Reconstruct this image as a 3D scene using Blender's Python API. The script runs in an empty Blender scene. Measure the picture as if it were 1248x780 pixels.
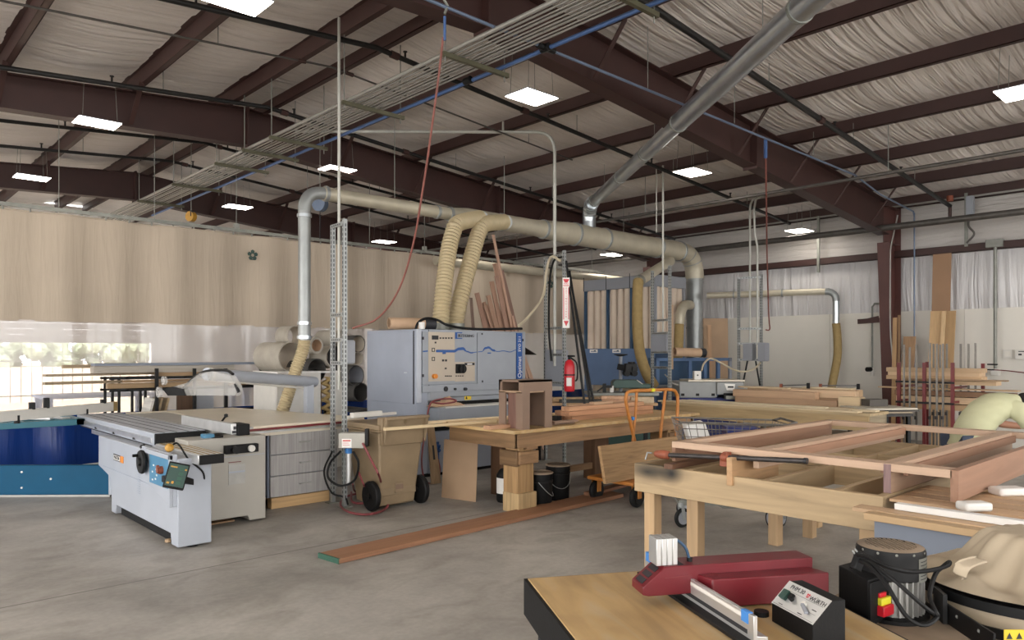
import bpy, bmesh, math, random
from mathutils import Vector, Matrix, Euler
R = random.Random(7)
PI = math.pi
SC = bpy.context.scene
COL = SC.collection

# ------------------------------------------------------------------ camera
H, F, HY = 1.65, 901.0, 430.0            # eye height, focal length in px, horizon row (1248 x 780)
FX, FY, RX, RY = .682, .7314, .7314, -.682
def ray(px, py):
    a = (px-624)/F
    return Vector((FX+RX*a, FY+RY*a, (HY-py)/F))
def at(px, py, z=None, X=None, Y=None, t=None):
    """the point of the place seen at a pixel, given one thing known about it: its height, its X, its Y or its distance"""
    d = ray(px, py)
    if z is not None: t = (z-H)/d.z
    if X is not None: t = X/d.x
    if Y is not None: t = Y/d.y
    return Vector((d.x*t, d.y*t, H+d.z*t))
cam = bpy.data.cameras.new('camera'); camo = bpy.data.objects.new('camera', cam); COL.objects.link(camo)
camo.location = (0, 0, H); camo.rotation_euler = (PI/2, 0, -math.atan2(FX, FY))
cam.sensor_width = 36; cam.sensor_fit = 'HORIZONTAL'; cam.lens = 36*F/1248; cam.shift_y = (HY-390)/1248
cam.clip_start = .05; cam.clip_end = 200
SC.camera = camo
YAW = -math.atan2(FX, FY)                # a thing turned by YAW faces the same way as the camera

# ------------------------------------------------------------------ materials
def lin(c):
    if isinstance(c, str):
        c = c.lstrip('#'); c = [int(c[i:i+2], 16)/255 for i in (0, 2, 4)]
    return tuple(x/12.92 if x <= .04045 else ((x+.055)/1.055)**2.4 for x in c)+(1,)
def newmat(name):
    m = bpy.data.materials.new(name); m.use_nodes = True
    nt = m.node_tree; b = nt.nodes['Principled BSDF']
    return m, nt, b
def N(nt, t, **k):
    n = nt.nodes.new(t)
    for a, v in k.items():
        if a in n.inputs.keys(): n.inputs[a].default_value = v
        else: setattr(n, a, v)
    return n
def coords(nt, scale=(1, 1, 1), src='Object', rot=(0, 0, 0)):
    tc = N(nt, 'ShaderNodeTexCoord'); mp = N(nt, 'ShaderNodeMapping')
    mp.inputs['Scale'].default_value = scale; mp.inputs['Rotation'].default_value = rot
    nt.links.new(tc.outputs[src], mp.inputs['Vector'])
    return mp.outputs['Vector']
def ramp(nt, fac, stops):
    r = N(nt, 'ShaderNodeValToRGB')
    e = r.color_ramp.elements
    while len(e) < len(stops): e.new(.5)
    for x, (p, c) in zip(e, stops): x.position = p; x.color = c
    nt.links.new(fac, r.inputs['Fac']); return r.outputs['Color']
def bump(nt, b, h, strength=.3, dist=.02):
    bp = N(nt, 'ShaderNodeBump'); bp.inputs['Strength'].default_value = strength; bp.inputs['Distance'].default_value = dist
    nt.links.new(h, bp.inputs['Height']); nt.links.new(bp.outputs['Normal'], b.inputs['Normal'])
def mul(c, f): return tuple(min(1, x*f) for x in c[:3])+(1,)
def plain(name, col, rough=.5, metal=0, var=.1, scale=6, bmp=0, spec=.5, coat=0):
    """a surface of one colour with a little cloudy wear"""
    m, nt, b = newmat(name); c = lin(col)
    n = N(nt, 'ShaderNodeTexNoise'); n.inputs['Scale'].default_value = scale; n.inputs['Detail'].default_value = 4
    nt.links.new(coords(nt), n.inputs['Vector'])
    nt.links.new(ramp(nt, n.outputs['Fac'], [(.3, mul(c, 1-var)), (.7, mul(c, 1+var))]), b.inputs['Base Color'])
    b.inputs['Roughness'].default_value = rough; b.inputs['Metallic'].default_value = metal
    b.inputs['Specular IOR Level'].default_value = spec; b.inputs['Coat Weight'].default_value = coat
    if bmp:
        n2 = N(nt, 'ShaderNodeTexNoise'); n2.inputs['Scale'].default_value = scale*8
        nt.links.new(coords(nt), n2.inputs['Vector']); bump(nt, b, n2.outputs['Fac'], bmp, .004)
    return m
_w = {}
def wood(col, axis='x', contrast=.3, rough=.55, grain=1.0):
    """timber with its grain along one axis of the object, each board a shade of its own"""
    key = (col, axis, contrast, rough, grain)
    if key in _w: return _w[key]
    m, nt, b = newmat('wood'); c = lin(col); g_ = .3*c[0]+.59*c[1]+.11*c[2]; c = tuple(x*.85+g_*.15 for x in c[:3])+(1,)
    s = {'x': (1.2, 16, 16), 'y': (16, 1.2, 16), 'z': (16, 16, 1.2)}[axis]
    s = tuple(v*grain for v in s)
    oi = N(nt, 'ShaderNodeObjectInfo')
    add = N(nt, 'ShaderNodeVectorMath', operation='ADD')
    nt.links.new(coords(nt, s), add.inputs[0])
    k = N(nt, 'ShaderNodeVectorMath', operation='SCALE'); k.inputs[0].default_value = (37, 53, 71)
    nt.links.new(oi.outputs['Random'], k.inputs['Scale']); nt.links.new(k.outputs[0], add.inputs[1])
    n = N(nt, 'ShaderNodeTexNoise'); n.inputs['Scale'].default_value = 1.0; n.inputs['Detail'].default_value = 5; n.inputs['Distortion'].default_value = .8
    nt.links.new(add.outputs[0], n.inputs['Vector'])
    r = ramp(nt, n.outputs['Fac'], [(.28, mul(c, 1-contrast)), (.5, c), (.75, mul(c, 1+contrast*.7))])
    hs = N(nt, 'ShaderNodeHueSaturation'); mr = N(nt, 'ShaderNodeMapRange')
    mr.inputs['To Min'].default_value = .86; mr.inputs['To Max'].default_value = 1.12
    nt.links.new(oi.outputs['Random'], mr.inputs['Value']); nt.links.new(mr.outputs[0], hs.inputs['Value']); nt.links.new(r, hs.inputs['Color'])
    nt.links.new(hs.outputs['Color'], b.inputs['Base Color'])
    b.inputs['Roughness'].default_value = rough; b.inputs['Specular IOR Level'].default_value = .3
    bump(nt, b, n.outputs['Fac'], .12, .004)
    _w[key] = m; return m
def emit(name, col, s):
    m, nt, b = newmat(name); b.inputs['Base Color'].default_value = (.9, .9, .9, 1)
    b.inputs['Emission Color'].default_value = lin(col); b.inputs['Emission Strength'].default_value = s
    return m
M = {}
def P(k, *a, **kw): M[k] = plain(k, *a, **kw)
P('steel_maroon', '#3b231f', .55, 0, .12, 3)
P('column_maroon', '#54322d', .5, 0, .12, 3)
P('galv', '#9c9f9e', .42, .5, .1, 5)
P('galv_dull', '#85867f', .5, .4, .15, 9)
P('galv_bright', '#c4cace', .28, .9, .08, 5)
P('duct_tan', '#bdb5a1', .45, .25, .1, 4)
P('conduit', '#94928c', .42, .4, .08, 5)
P('white_pipe', '#aeada5', .45, .2, .06, 5)
P('black_pipe', '#1c1a19', .5, .2, .2, 8)
P('dark_pipe', '#54504c', .45, .4, .2, 8)
P('blue_pipe', '#4a6696', .4, .1, .1, 5)
P('blue_grey_pipe', '#66748a', .4, .2, .1, 5)
P('red_hose', '#7d4a41', .5, 0, .15, 10)
P('red_hose_floor', '#7b3a3d', .5, 0, .15, 10)
P('black_rubber', '#0f0f10', .6, 0, .2, 12, 0, .3)
P('black_metal', '#0f0f10', .5, 0, .2, 8, 0, .3)
P('black_box', '#101011', .6, 0, .25, 14, .1, .25)
P('machine_white', '#b3b8c2', .42, 0, .05, 3)
P('machine_grey', '#92979e', .42, 0, .06, 3)
P('machine_side', '#9ba2b0', .42, 0, .05, 3)
P('beige_panel', '#b3a797', .5, 0, .05, 4)
P('saw_body', '#a5aab3', .4, 0, .05, 3)
P('saw_body_beige', '#a5a198', .45, 0, .06, 3)
P('alu', '#c9c9c8', .32, .7, .08, 8)
P('alu_dull', '#a9a8a4', .4, .55, .1, 8)
P('table_cream', '#d6ccb9', .35, 0, .06, 2.5)
P('teal', '#0b4b6b', .5, 0, .08, 3, 0, .2)
P('teal_dark', '#2f6d7d', .4, 0, .1, 3)
P('martin_blue', '#4a7f9f', .4, 0, .08, 6)
P('blue_mark', '#24508f', .4, 0, .05, 6)
P('dc_blue', '#4f6a8f', .5, 0, .1, 2)
P('dc_blue_dark', '#2d4a66', .55, 0, .12, 2)
P('dc_grey', '#8d9097', .5, 0, .06, 2)
P('sleeve', '#cfbfae', .8, 0, .05, 4)
P('planer_grey', '#8f9190', .45, 0, .08, 5)
P('planer_blue', '#262f6e', .45, 0, .1, 5)
P('green_machine', '#27443c', .4, .1, .12, 5)
P('bin_tan', '#88755b', .6, 0, .12, 4)
P('orange', '#b0702f', .5, 0, .15, 10)
P('red_paint', '#64141d', .38, 0, .12, 5, .05)
P('red_dark', '#6d2225', .45, 0, .15, 6)
P('red_bright', '#c11f2c', .35, 0, .05, 5)
P('cream_hose', '#b9a987', .55, 0, .08, 8)
P('cloth_hose', '#9c8558', .8, 0, .12, 14)
P('cord_cream', '#b5aa92', .5, 0, .1, 8)
P('belt_grey', '#a39c90', .75, 0, .12, 5)
P('belt_inside', '#bdb3a4', .75, 0, .1, 5)
P('belt_dark', '#454341', .75, 0, .2, 5)
P('paper_tan', '#bfa083', .75, 0, .1, 6)
P('white_plastic', '#dedcd8', .45, 0, .04, 6)
P('off_white', '#d2cfc8', .5, 0, .05, 5)
P('grey_cabinet', '#747b88', .5, 0, .06, 2)
P('drawer_grey', '#a5a3a1', .5, 0, .05, 4)
P('gloss_chrome', '#d8d8d8', .15, 1, .03, 6)
P('canvas_bag', '#ab9c86', .85, 0, .08, 3)
P('dusty_black', '#8d7b68', .8, 0, .35, 5)
P('label_white', '#e4e1dc', .5, 0, .03, 9)
P('label_yellow', '#d8b92c', .5, 0, .03, 9)
P('label_orange', '#d88530', .5, 0, .03, 9)
P('ink', '#26262a', .6, 0, .02, 9)
P('clamp_orange', '#8a4a33', .55, 0, .25, 14)
P('pipe_steel', '#4a4645', .42, .6, .25, 14)
P('bar_steel', '#75706a', .42, .6, .2, 10)
P('tape_blue', '#3d7fc6', .6, 0, .05, 9)
P('clutch_yellow', '#d8cf30', .45, 0, .05, 9)
P('hook_yellow', '#b8892f', .5, 0, .1, 9)
P('skin', '#b07f64', .55, 0, .06, 10)
P('shirt', '#c1c09c', .85, 0, .06, 5)
P('jeans', '#3c4556', .85, 0, .1, 9)
P('hair', '#17130f', .6, 0, .2, 20)
P('green_end', '#28503f', .6, 0, .1, 9)
P('mdf', '#7d6656', .65, 0, .06, 4)
P('mdf_pale', '#a3876b', .65, 0, .07, 4)
P('hardboard', '#97765a', .6, 0, .06, 3)
P('door_slat', '#dcd6d0', .5, 0, .04, 3)
P('soil', '#94816a', .95, 0, .12, 1.2)
P('fence_iron', '#5d5855', .5, .2, .05, 5)
P('bush_green', '#98a287', .9, 0, .35, 3)
P('bench_blue', '#8d9fbd', .5, 0, .2, 4)
M['led'] = emit('led_diffuser', '#fff6ea', 14)

# floor: trowelled concrete with sawn joints, scuffs and pale dust
def floor_mat():
    m, nt, b = newmat('concrete'); L = nt.links
    v = coords(nt)
    n = N(nt, 'ShaderNodeTexNoise'); n.inputs['Scale'].default_value = .55; n.inputs['Detail'].default_value = 7; n.inputs['Roughness'].default_value = .62
    L.new(v, n.inputs['Vector'])
    base = ramp(nt, n.outputs['Fac'], [(.3, lin('#7d7974')), (.5, lin('#a09b94')), (.68, lin('#b5b0a8'))])
    n2 = N(nt, 'ShaderNodeTexNoise'); n2.inputs['Scale'].default_value = 2.6; n2.inputs['Detail'].default_value = 6; n2.inputs['Distortion'].default_value = 1.2
    L.new(coords(nt, (.7, 1.1, 1), rot=(0, 0, .5)), n2.inputs['Vector'])
    st = ramp(nt, n2.outputs['Fac'], [(.32, (.74, .73, .71, 1)), (.55, (1, 1, 1, 1))])
    mx = N(nt, 'ShaderNodeMixRGB', blend_type='MULTIPLY'); mx.inputs['Fac'].default_value = .8
    L.new(base, mx.inputs[1]); L.new(st, mx.inputs[2])
    n3 = N(nt, 'ShaderNodeTexNoise'); n3.inputs['Scale'].default_value = 26; n3.inputs['Detail'].default_value = 3
    L.new(v, n3.inputs['Vector'])
    sp = ramp(nt, n3.outputs['Fac'], [(.3, (.9, .9, .9, 1)), (.7, (1.06, 1.06, 1.06, 1))])
    mx2 = N(nt, 'ShaderNodeMixRGB', blend_type='MULTIPLY'); mx2.inputs['Fac'].default_value = .8
    L.new(mx.outputs[0], mx2.inputs[1]); L.new(sp, mx2.inputs[2])
    # joints
    sep = N(nt, 'ShaderNodeSeparateXYZ'); L.new(v, sep.inputs[0])
    last = None
    for ax, off, per in (('X', -5.5, 26), ('Y', 6.3, 5.35)):
        a = N(nt, 'ShaderNodeMath', operation='SUBTRACT'); L.new(sep.outputs[ax], a.inputs[0]); a.inputs[1].default_value = off
        w = N(nt, 'ShaderNodeMath', operation='PINGPONG'); L.new(a.outputs[0], w.inputs[0]); w.inputs[1].default_value = per/2
        c = N(nt, 'ShaderNodeMath', operation='LESS_THAN'); L.new(w.outputs[0], c.inputs[0]); c.inputs[1].default_value = .008
        if last is None: last = c
        else:
            mxx = N(nt, 'ShaderNodeMath', operation='MAXIMUM'); L.new(last.outputs[0], mxx.inputs[0]); L.new(c.outputs[0], mxx.inputs[1]); last = mxx
    mx3 = N(nt, 'ShaderNodeMixRGB', blend_type='MIX'); L.new(last.outputs[0], mx3.inputs['Fac'])
    L.new(mx2.outputs[0], mx3.inputs[1]); mx3.inputs[2].default_value = lin('#68635d')
    L.new(mx3.outputs[0], b.inputs['Base Color'])
    b.inputs['Roughness'].default_value = .5; b.inputs['Specular IOR Level'].default_value = .35
    bump(nt, b, n3.outputs['Fac'], .06, .004)
    return m
M['concrete'] = floor_mat()

# vinyl-faced insulation blanket: satin, pulled into creases along one axis
def vinyl_mat(name, col, scale, rough=.38, strength=.5, seam=None, spec=.5):
    m, nt, b = newmat(name); L = nt.links; c = lin(col)
    n = N(nt, 'ShaderNodeTexNoise'); n.inputs['Scale'].default_value = 1; n.inputs['Detail'].default_value = 4; n.inputs['Distortion'].default_value = .5
    L.new(coords(nt, scale), n.inputs['Vector'])
    n2 = N(nt, 'ShaderNodeTexNoise'); n2.inputs['Scale'].default_value = .9; n2.inputs['Detail'].default_value = 3
    L.new(coords(nt), n2.inputs['Vector'])
    L.new(ramp(nt, n2.outputs['Fac'], [(.3, mul(c, .93)), (.7, mul(c, 1.05))]), b.inputs['Base Color'])
    b.inputs['Roughness'].default_value = rough; b.inputs['Specular IOR Level'].default_value = spec
    bump(nt, b, n.outputs['Fac'], strength, .09)
    return m
M['roof_vinyl'] = vinyl_mat('roof_vinyl', '#e2dad3', (.5, 11, 1), .34, 1.0)
M['wall_vinyl'] = vinyl_mat('wall_vinyl', '#c9c7c7', (1, 7, .5), .25, 1.0)
M['wall_vinyl_lined'] = vinyl_mat('wall_vinyl_lined', '#b9b4af', (1, .6, 8), .45, .8)
P('strut_olive', '#55523f', .5, .2, .15, 9)
M['far_wall'] = plain('far_wall', '#f3efe9', .6, 0, .02, 1.5)
M['liner'] = plain('liner_board', '#d9d5cc', .6, 0, .03, 1.5)
M['canvas'] = vinyl_mat('canvas', '#b3a594', (7, 1, .6), .8, .25, spec=.2)
M['blue_vinyl'] = vinyl_mat('blue_vinyl', '#14367c', (5, 1, .4), .22, .3)
def clear_mat():
    m, nt, b = newmat('clear_vinyl'); L = nt.links
    tr = N(nt, 'ShaderNodeBsdfTransparent'); tr.inputs[0].default_value = (.97, .97, .99, 1)
    gl = N(nt, 'ShaderNodeBsdfGlossy'); gl.inputs['Roughness'].default_value = .12; gl.inputs['Color'].default_value = (.9, .9, .9, 1)
    df = N(nt, 'ShaderNodeBsdfDiffuse'); df.inputs['Color'].default_value = lin('#f4ece8')
    tl = N(nt, 'ShaderNodeBsdfTranslucent'); tl.inputs['Color'].default_value = lin('#f0e6e0')
    hz = N(nt, 'ShaderNodeMixShader'); hz.inputs[0].default_value = .5; L.new(df.outputs[0], hz.inputs[1]); L.new(tl.outputs[0], hz.inputs[2])
    m1 = N(nt, 'ShaderNodeMixShader'); m1.inputs[0].default_value = .38; L.new(tr.outputs[0], m1.inputs[1]); L.new(hz.outputs[0], m1.inputs[2])
    m2 = N(nt, 'ShaderNodeMixShader'); m2.inputs[0].default_value = .05; L.new(m1.outputs[0], m2.inputs[1]); L.new(gl.outputs[0], m2.inputs[2])
    L.new(m2.outputs[0], nt.nodes['Material Output'].inputs['Surface']); return m
M['clear_vinyl'] = clear_mat()
def acrylic_mat():
    m, nt, b = newmat('clear_guard'); L = nt.links
    tr = N(nt, 'ShaderNodeBsdfTransparent'); tr.inputs[0].default_value = (.93, .93, .93, 1)
    df = N(nt, 'ShaderNodeBsdfPrincipled'); df.inputs['Base Color'].default_value = lin('#d6d4d0'); df.inputs['Roughness'].default_value = .2
    m1 = N(nt, 'ShaderNodeMixShader'); m1.inputs[0].default_value = .34; L.new(tr.outputs[0], m1.inputs[1]); L.new(df.outputs[0], m1.inputs[2])
    L.new(m1.outputs[0], nt.nodes['Material Output'].inputs['Surface']); return m
M['clear_guard'] = acrylic_mat()
# plywood worn by use
def ply_mat():
    m, nt, b = newmat('worn_plywood'); L = nt.links
    n = N(nt, 'ShaderNodeTexNoise'); n.inputs['Scale'].default_value = 1; n.inputs['Detail'].default_value = 5; n.inputs['Distortion'].default_value = 1
    L.new(coords(nt, (9, 1.1, 9)), n.inputs['Vector'])
    n2 = N(nt, 'ShaderNodeTexNoise'); n2.inputs['Scale'].default_value = 4; n2.inputs['Detail'].default_value = 5
    L.new(coords(nt), n2.inputs['Vector'])
    a = ramp(nt, n.outputs['Fac'], [(.3, lin('#a88b5f')), (.5, lin('#bd9d6c')), (.7, lin('#baa684'))])
    c = ramp(nt, n2.outputs['Fac'], [(.35, (.8, .78, .76, 1)), (.6, (1.05, 1.04, 1.02, 1))])
    mx = N(nt, 'ShaderNodeMixRGB', blend_type='MULTIPLY'); mx.inputs['Fac'].default_value = .7
    L.new(a, mx.inputs[1]); L.new(c, mx.inputs[2]); L.new(mx.outputs[0], b.inputs['Base Color'])
    b.inputs['Roughness'].default_value = .5; return m
M['worn_plywood'] = ply_mat()
def drawer_mat():
    m, nt, b = newmat('drawer_laminate'); L = nt.links
    n = N(nt, 'ShaderNodeTexNoise'); n.inputs['Scale'].default_value = 1; n.inputs['Detail'].default_value = 4
    L.new(coords(nt, (45, 45, 2)), n.inputs['Vector'])
    L.new(ramp(nt, n.outputs['Fac'], [(.3, lin('#8d8a88')), (.7, lin('#aba8a6'))]), b.inputs['Base Color']); b.inputs['Roughness'].default_value = .5
    return m
M['drawer_laminate'] = drawer_mat()

# ------------------------------------------------------------------ mesh builder
class MB:
    def __init__(s): s.v = []; s.f = []
    def add(s, vs, fs):
        o = len(s.v); s.v += [Vector(v) for v in vs]; s.f += [tuple(i+o for i in f) for f in fs]; return s
    def box(s, x0, y0, z0, x1, y1, z1):
        x0, x1 = sorted((x0, x1)); y0, y1 = sorted((y0, y1)); z0, z1 = sorted((z0, z1))
        return s.add([(x0,y0,z0),(x1,y0,z0),(x1,y1,z0),(x0,y1,z0),(x0,y0,z1),(x1,y0,z1),(x1,y1,z1),(x0,y1,z1)],
                     [(0,3,2,1),(4,5,6,7),(0,1,5,4),(1,2,6,5),(2,3,7,6),(3,0,4,7)])
    def hexa(s, lo, hi):
        """four lower corners (counter-clockwise) and four upper ones"""
        return s.add(list(lo)+list(hi), [(0,3,2,1),(4,5,6,7),(0,1,5,4),(1,2,6,5),(2,3,7,6),(3,0,4,7)])
    def beam(s, p, q, w, h, up=(0,0,1)):
        """a square-cut bar from p to q, w wide and h high"""
        p, q = Vector(p), Vector(q); d = (q-p).normalized(); u = Vector(up)
        if abs(d.dot(u)) > .98: u = Vector((0,1,0))
        x = d.cross(u).normalized(); u = x.cross(d).normalized()
        c = [(-w/2,-h/2),(w/2,-h/2),(w/2,h/2),(-w/2,h/2)]
        return s.add([p+x*a+u*b for a,b in c]+[q+x*a+u*b for a,b in c], [(0,1,2,3),(7,6,5,4),(0,4,5,1),(1,5,6,2),(2,6,7,3),(3,7,4,0)])
    def ring(s, c, ax, r, n, ref=None):
        ax = Vector(ax).normalized(); u = Vector(ref) if ref else Vector((0,0,1))
        if abs(ax.dot(u)) > .95: u = Vector((1,0,0))
        x = ax.cross(u).normalized(); y = ax.cross(x).normalized(); c = Vector(c)
        o = len(s.v); s.v += [c+x*(r*math.cos(2*PI*i/n))+y*(r*math.sin(2*PI*i/n)) for i in range(n)]; return o
    def cyl(s, p, q, r, r2=None, n=20, caps=True):
        p, q = Vector(p), Vector(q); r2 = r if r2 is None else r2
        a = s.ring(p, q-p, r, n); b = s.ring(q, q-p, r2, n)
        s.f += [(a+i, b+i, b+(i+1)%n, a+(i+1)%n) for i in range(n)]
        if caps: s.f += [tuple(a+i for i in range(n)), tuple(b+i for i in reversed(range(n)))]
        return s
    def lathe(s, prof, c=(0,0,0), ax=(0,0,1), n=24, close=True):
        """prof: (radius, distance along the axis)"""
        ax = Vector(ax).normalized(); c = Vector(c); prev = None; first = None
        for r, h in prof:
            k = s.ring(c+ax*h, ax, max(r, 1e-4), n)
            if prev is not None: s.f += [(prev+i, k+i, k+(i+1)%n, prev+(i+1)%n) for i in range(n)]
            else: first = k
            prev = k
        if close: s.f += [tuple(first+i for i in range(n)), tuple(prev+i for i in reversed(range(n)))]
        return s
    def tube(s, pts, r, n=10, closed=False, caps=True):
        """r: one radius or one per point"""
        pts = [Vector(p) for p in pts]; m = len(pts)
        rs = r if isinstance(r, (list, tuple)) else [r]*m
        T = []
        for i in range(m):
            a = pts[(i-1) % m] if (closed or i > 0) else pts[i]; b = pts[(i+1) % m] if (closed or i < m-1) else pts[i]
            T.append((b-a).normalized())
        u = Vector((0,0,1)) if abs(T[0].z) < .9 else Vector((1,0,0))
        x = T[0].cross(u).normalized(); rings = []
        for i in range(m):
            x = (x-T[i]*x.dot(T[i])).normalized(); y = T[i].cross(x)
            o = len(s.v); s.v += [pts[i]+x*(rs[i]*math.cos(2*PI*k/n))+y*(rs[i]*math.sin(2*PI*k/n)) for k in range(n)]; rings.append(o)
        for i in range(m if closed else m-1):
            a, b = rings[i], rings[(i+1) % m]
            s.f += [(a+k, a+(k+1)%n, b+(k+1)%n, b+k) for k in range(n)]
        if caps and not closed:
            s.f += [tuple(rings[0]+k for k in reversed(range(n))), tuple(rings[-1]+k for k in range(n))]
        return s
    def prism(s, poly, vec):
        """a planar polygon (3-D points) pushed out along vec"""
        poly = [Vector(p) for p in poly]; vec = Vector(vec); n = len(poly); nrm = Vector((0,0,0))
        for i in range(n): nrm += poly[i].cross(poly[(i+1) % n])
        o = len(s.v); s.v += poly+[p+vec for p in poly]
        if nrm.dot(vec) > 0:
            s.f += [tuple(o+i for i in reversed(range(n))), tuple(o+n+i for i in range(n))]
            s.f += [(o+i, o+(i+1)%n, o+n+(i+1)%n, o+n+i) for i in range(n)]
        else:
            s.f += [tuple(o+i for i in range(n)), tuple(o+n+i for i in reversed(range(n)))]
            s.f += [(o+(i+1)%n, o+i, o+n+i, o+n+(i+1)%n) for i in range(n)]
        return s
    def grid(s, fn, nu, nv, closed_u=False):
        o = len(s.v); s.v += [Vector(fn(i/(nu if closed_u else nu-1) , j/(nv-1))) for j in range(nv) for i in range(nu)]
        for j in range(nv-1):
            for i in range(nu if closed_u else nu-1):
                i2 = (i+1) % nu
                s.f.append((o+j*nu+i, o+j*nu+i2, o+(j+1)*nu+i2, o+(j+1)*nu+i))
        return s
    def xf(s, m):
        s.v = [m @ v for v in s.v]; return s
WM = {}                                     # world matrix of each object as built
def build(name, mb, mat, parent=None, smooth=True, bevel=0, local=False, solid=0, segs=2):
    """links one mesh object; points are given in the room's coordinates unless local"""
    pm = WM[parent.name] if parent is not None else Matrix.Identity(4)
    vs = mb.v
    if parent is not None and not local: inv = pm.inverted(); vs = [inv @ v for v in vs]
    loc = Vector((0,0,0))
    if parent is None and not local:
        lo = [min(v[i] for v in vs) for i in range(3)]; hi = [max(v[i] for v in vs) for i in range(3)]
        loc = Vector(((lo[0]+hi[0])/2, (lo[1]+hi[1])/2, lo[2])); vs = [v-loc for v in vs]
    me = bpy.data.meshes.new(name); me.from_pydata([tuple(v) for v in vs], [], mb.f); me.update()
    o = bpy.data.objects.new(name, me); COL.objects.link(o); o.location = loc
    me.materials.append(M[mat] if isinstance(mat, str) else mat)
    if smooth: me.shade_smooth(); me.set_sharp_from_angle(angle=math.radians(38))
    if parent is not None: o.parent = parent
    WM[o.name] = pm @ Matrix.Translation(loc)
    if solid: md = o.modifiers.new('thick', 'SOLIDIFY'); md.thickness = solid; md.offset = 0
    if bevel: md = o.modifiers.new('edge', 'BEVEL'); md.width = bevel; md.segments = segs; md.limit_method = 'ANGLE'; md.angle_limit = math.radians(40)
    return o
def tag(o, label, cat, group=None, kind=None):
    o['label'] = label; o['category'] = cat
    if group: o['group'] = group
    if kind: o['kind'] = kind
    return o
def thing(name, label, cat, loc=(0,0,0), rotz=0, group=None):
    o = bpy.data.objects.new(name, None); COL.objects.link(o); o.location = loc; o.rotation_euler = (0,0,rotz); o.empty_display_size = .1
    WM[o.name] = Matrix.Translation(Vector(loc)) @ Matrix.Rotation(rotz, 4, 'Z')
    return tag(o, label, cat, group)
def one(name, mb, mat, label, cat, group=None, **k):
    return tag(build(name, mb, mat, **k), label, cat, group)
def struct(name, mb, mat, label=None, **k):
    o = build(name, mb, mat, **k); o['kind'] = 'structure'
    if label: o['label'] = label; o['category'] = name.split('_')[-1]
    return o
def B(*a): return MB().box(*a)
def lettering(txt, h, mat, parent, m, name='lettering', depth=.0015, align='CENTER', squeeze=1.0):
    """raised letters: local x along the text, y up; m places them in the room"""
    cu = bpy.data.curves.new('t', 'FONT'); cu.body = txt; cu.size = h/.72; cu.align_x = align; cu.align_y = 'CENTER'; cu.extrude = depth; cu.resolution_u = 3
    to = bpy.data.objects.new('t', cu); COL.objects.link(to)
    dg = bpy.context.evaluated_depsgraph_get(); me = bpy.data.meshes.new_from_object(to.evaluated_get(dg))
    bpy.data.objects.remove(to)
    pm = WM[parent.name]
    me.transform(pm.inverted() @ m @ Matrix.Diagonal((squeeze,1,1,1)))
    me.materials.clear(); me.materials.append(M[mat])
    o = bpy.data.objects.new(name, me); COL.objects.link(o); o.parent = parent; WM[o.name] = pm.copy()
    return o
def frame_m(o, x, y):
    """matrix with the given origin, x axis and y axis"""
    x = Vector(x).normalized(); y = Vector(y); z = x.cross(y).normalized(); y = z.cross(x)
    m = Matrix.Identity(4)
    for i in range(3): m[i][0] = x[i]; m[i][1] = y[i]; m[i][2] = z[i]; m[i][3] = o[i]
    return m
def smoothpath(pts, n=8):
    """Catmull-Rom through the points"""
    P_ = [Vector(p) for p in pts]; P_ = [P_[0]*2-P_[1]]+P_+[P_[-1]*2-P_[-2]]; out = []
    for i in range(1, len(P_)-2):
        a, b, c, d = P_[i-1:i+3]
        for k in range(n):
            t = k/n; out.append(.5*((2*b)+(c-a)*t+(2*a-5*b+4*c-d)*t*t+(3*b-a-3*c+d)*t**3))
    out.append(P_[-2]); return out
def resample(pts, step):
    out = [pts[0].copy()]; acc = 0
    for a, b in zip(pts, pts[1:]):
        L = (b-a).length; d = step-acc
        while d <= L and L > 0: out.append(a+(b-a)*(d/L)); d += step
        acc = (acc+L) % step
    return out
def ribbed(pts, r, pitch=.03, amp=.07, n=18):
    p = resample(smoothpath(pts, 14), pitch/2)
    return MB().tube(p, [r*(1+amp*(1 if i % 2 else -1)) for i in range(len(p))], n)
def corner(p, c, q, r, n=6):
    """points of a rounded corner at c between p and q"""
    p, c, q = Vector(p), Vector(c), Vector(q); a = c+(p-c).normalized()*r; b = c+(q-c).normalized()*r
    return [a*(1-t)**2+c*2*t*(1-t)+b*t*t for t in [i/n for i in range(n+1)]]
# ------------------------------------------------------------------ building (X across, Y along, ridge at X = 4.6)
RIDGE, WR, WL, YB, YF = 4.6, 15.15, -5.95, 21.5, -8.0
def roof(x): return 5.48-.083*abs(x-RIDGE)
def raft(x): return 5.27-.083*abs(x-RIDGE)
PUR = [15.05, 13.65, 12.15, 10.65, 9.15, 7.65, 6.15, 4.9, 4.28, 3.02, 1.55, .05, -1.45, -2.95, -4.45, -5.85]
struct('floor', MB().grid(lambda u, v: (-12+u*27.4, -12+v*33.6, 0), 2, 2), 'concrete', 'grey trowelled concrete shop floor with scuffs')
# insulated roof: the blanket sags between the purlins
xs = []
for a, b in zip(PUR, PUR[1:]):
    for k in range(7): xs.append((a+(b-a)*k/7, k/7, abs(a-b)))
xs.append((PUR[-1], 0, 1)); ny = 150
ph = [R.random()*6 for _ in range(99)]
def roofpt(i, j):
    x, s, w = xs[i]; y = YF+(YB-YF)*j/(ny-1); b = i//7
    sg = (.05+.02*math.sin(y*1.7+ph[b])+.012*math.sin(y*5.3+ph[b+20]))*(4*s*(1-s))**1.5*min(1, w/1.2)
    return (x, y, roof(x)-.014-sg+.01*math.sin(y*11+ph[b+40]+s*3)*4*s*(1-s))
mb = MB(); nx = len(xs)
mb.v = [Vector(roofpt(i, j)) for j in range(ny) for i in range(nx)]
mb.f = [(j*nx+i, (j+1)*nx+i, (j+1)*nx+i+1, j*nx+i+1) for j in range(ny-1) for i in range(nx-1)]
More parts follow.
